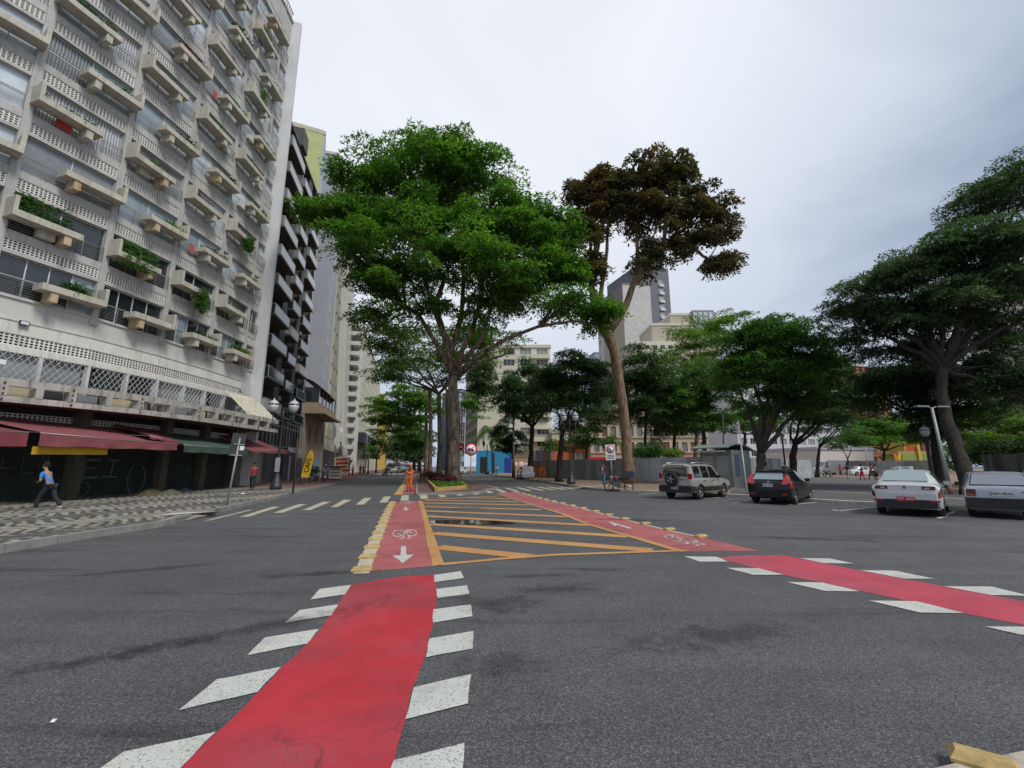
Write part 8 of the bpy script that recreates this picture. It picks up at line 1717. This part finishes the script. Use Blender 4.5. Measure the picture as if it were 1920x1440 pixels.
q = G(1362, 922, .12); person('crouching person in orange clothes with a white cloth over the back, behind the SUV', (q.x, q.y, .12), 250, 1.65, (.75, .68, .6), (.62, .12, .03), 1, pose='crouch', lean=.9, hands=((.1, -.45, .0), (-.1, -.45, .0)), legs='long')
G_OR = 'orange workers by the dark kerb tree'
person('worker in orange half hidden by the dark kerb tree trunk', gz(1003, 896, 57), 120, 1.7, OR, OR, 2, hat=OR, group=G_OR); person('worker in orange in the middle of the group of three', gz(1012, 897, 56), 200, 1.68, OR, OR, 2, hat=OR, group=G_OR); person('worker in orange standing rightmost of the group of three', gz(1020, 897, 56.5), 160, 1.72, OR, OR, 0, hat=OR, stride=.3, group=G_OR)
q = gz(1029, 894, 60); b_ = [o for o in bpy.data.objects if o.name == 'bench.001'][0]; bl_ = b_.location
person('seated person in dark clothes on the bench by the grey fence', (bl_.x - .3, bl_.y + .05, .12), 180, 1.7, (.04, .04, .045), (.03, .03, .035), 0, pose='sit', hands=((.1, -.35, .05), (-.1, -.35, .05)), extra=lambda t, s, p: MB().box(-.08, .08, -.17, -.13, .75, .95).build('white_paper', M_SIGNW, t))
W = 'people walking across the plaza'
person('walker in a red top by the thin forked tree', gz(1577, 890, 66), 20, 1.7, (.5, .04, .02), (.25, .2, .15), 0, stride=.5, group=W); person('walker in a black top and light trousers', gz(1590, 897, 52), 60, 1.72, (.02, .02, .025), (.35, .33, .3), 0, stride=.7, group=W)
person('walker in bright pink trousers and dark top', gz(1618, 901, 47), 330, 1.62, (.06, .03, .04), (.62, .03, .14), 1, stride=.5, group=W, sex=1); person('walker in a dark maroon top next to the one with the bag', gz(1635, 897, 50), 340, 1.7, (.08, .02, .03), (.12, .08, .07), 0, stride=.6, group=W)
person('walker in a grey top and dark skirt with a shoulder bag', gz(1644, 899, 48), 345, 1.62, (.22, .18, .18), (.02, .02, .025), 0, legs='skirt', group=W, sex=1, extra=lambda t, s, p: MB().box(.2, .42, -.1, .12, .75, 1.0).build('bag', M_BLACKP, t))
person('dark-clothed person standing against the fence behind the black hatchback', gz(1474, 893, 41), 200, 1.75, (.03, .035, .04), (.02, .02, .02), 0)
person('person in a reddish top seen over the roof of the black hatchback', gz(1438, 897, 33), 170, 1.62, (.40, .12, .08), (.1, .1, .12), 1)
q = G(1935, 935, .12); person('person in a yellow-green reflective vest behind the silver-blue hatchback', (q.x + .2, q.y, .12), 190, 1.6, (.45, .70, .05), (.05, .06, .1), 0)
S = 'people on the left pavement'
person('rider in a pale blue shirt sitting on the black and white motorcycle', (G(608, 904.5).x, G(608, 904.5).y + .05, -.02), 155, 1.72, (.45, .52, .62), (.05, .08, .15), 0, pose='ride', hands=((.28, -.46, .22), (-.28, -.46, .22)), hat=(.6, .6, .6))
person('person in dark blue clothes beside the menu poster', gz(654, 893, 66, .14), 250, 1.75, (.03, .06, .16), (.03, .04, .08), 0, group=S); person('person in a cream top right of the menu poster', gz(661, 892, 68, .14), 200, 1.6, (.5, .42, .34), (.05, .05, .05), 1, group=S)
person('person in a dark top near the orange-brown doorway', gz(675, 891, 74, .14), 170, 1.65, (.08, .05, .05), (.02, .02, .02), 0, group=S); person('person in a pink top beside the tall pale pole', gz(681, 891, 74, .14), 190, 1.68, (.55, .32, .34), (.03, .03, .04), 0, group=S, stride=.4)
person('person in a bright blue jacket in front of the black shop front', gz(630, 894, 64, .14), 190, 1.65, (.03, .16, .38), (.04, .05, .1), 0, group=S)
person('person in a white shirt standing under the palm near the blue shop', gz(931, 888, 76), 200, 1.7, (.6, .62, .66), (.1, .16, .2), 0)
bpy.data.scenes.remove(TMP)
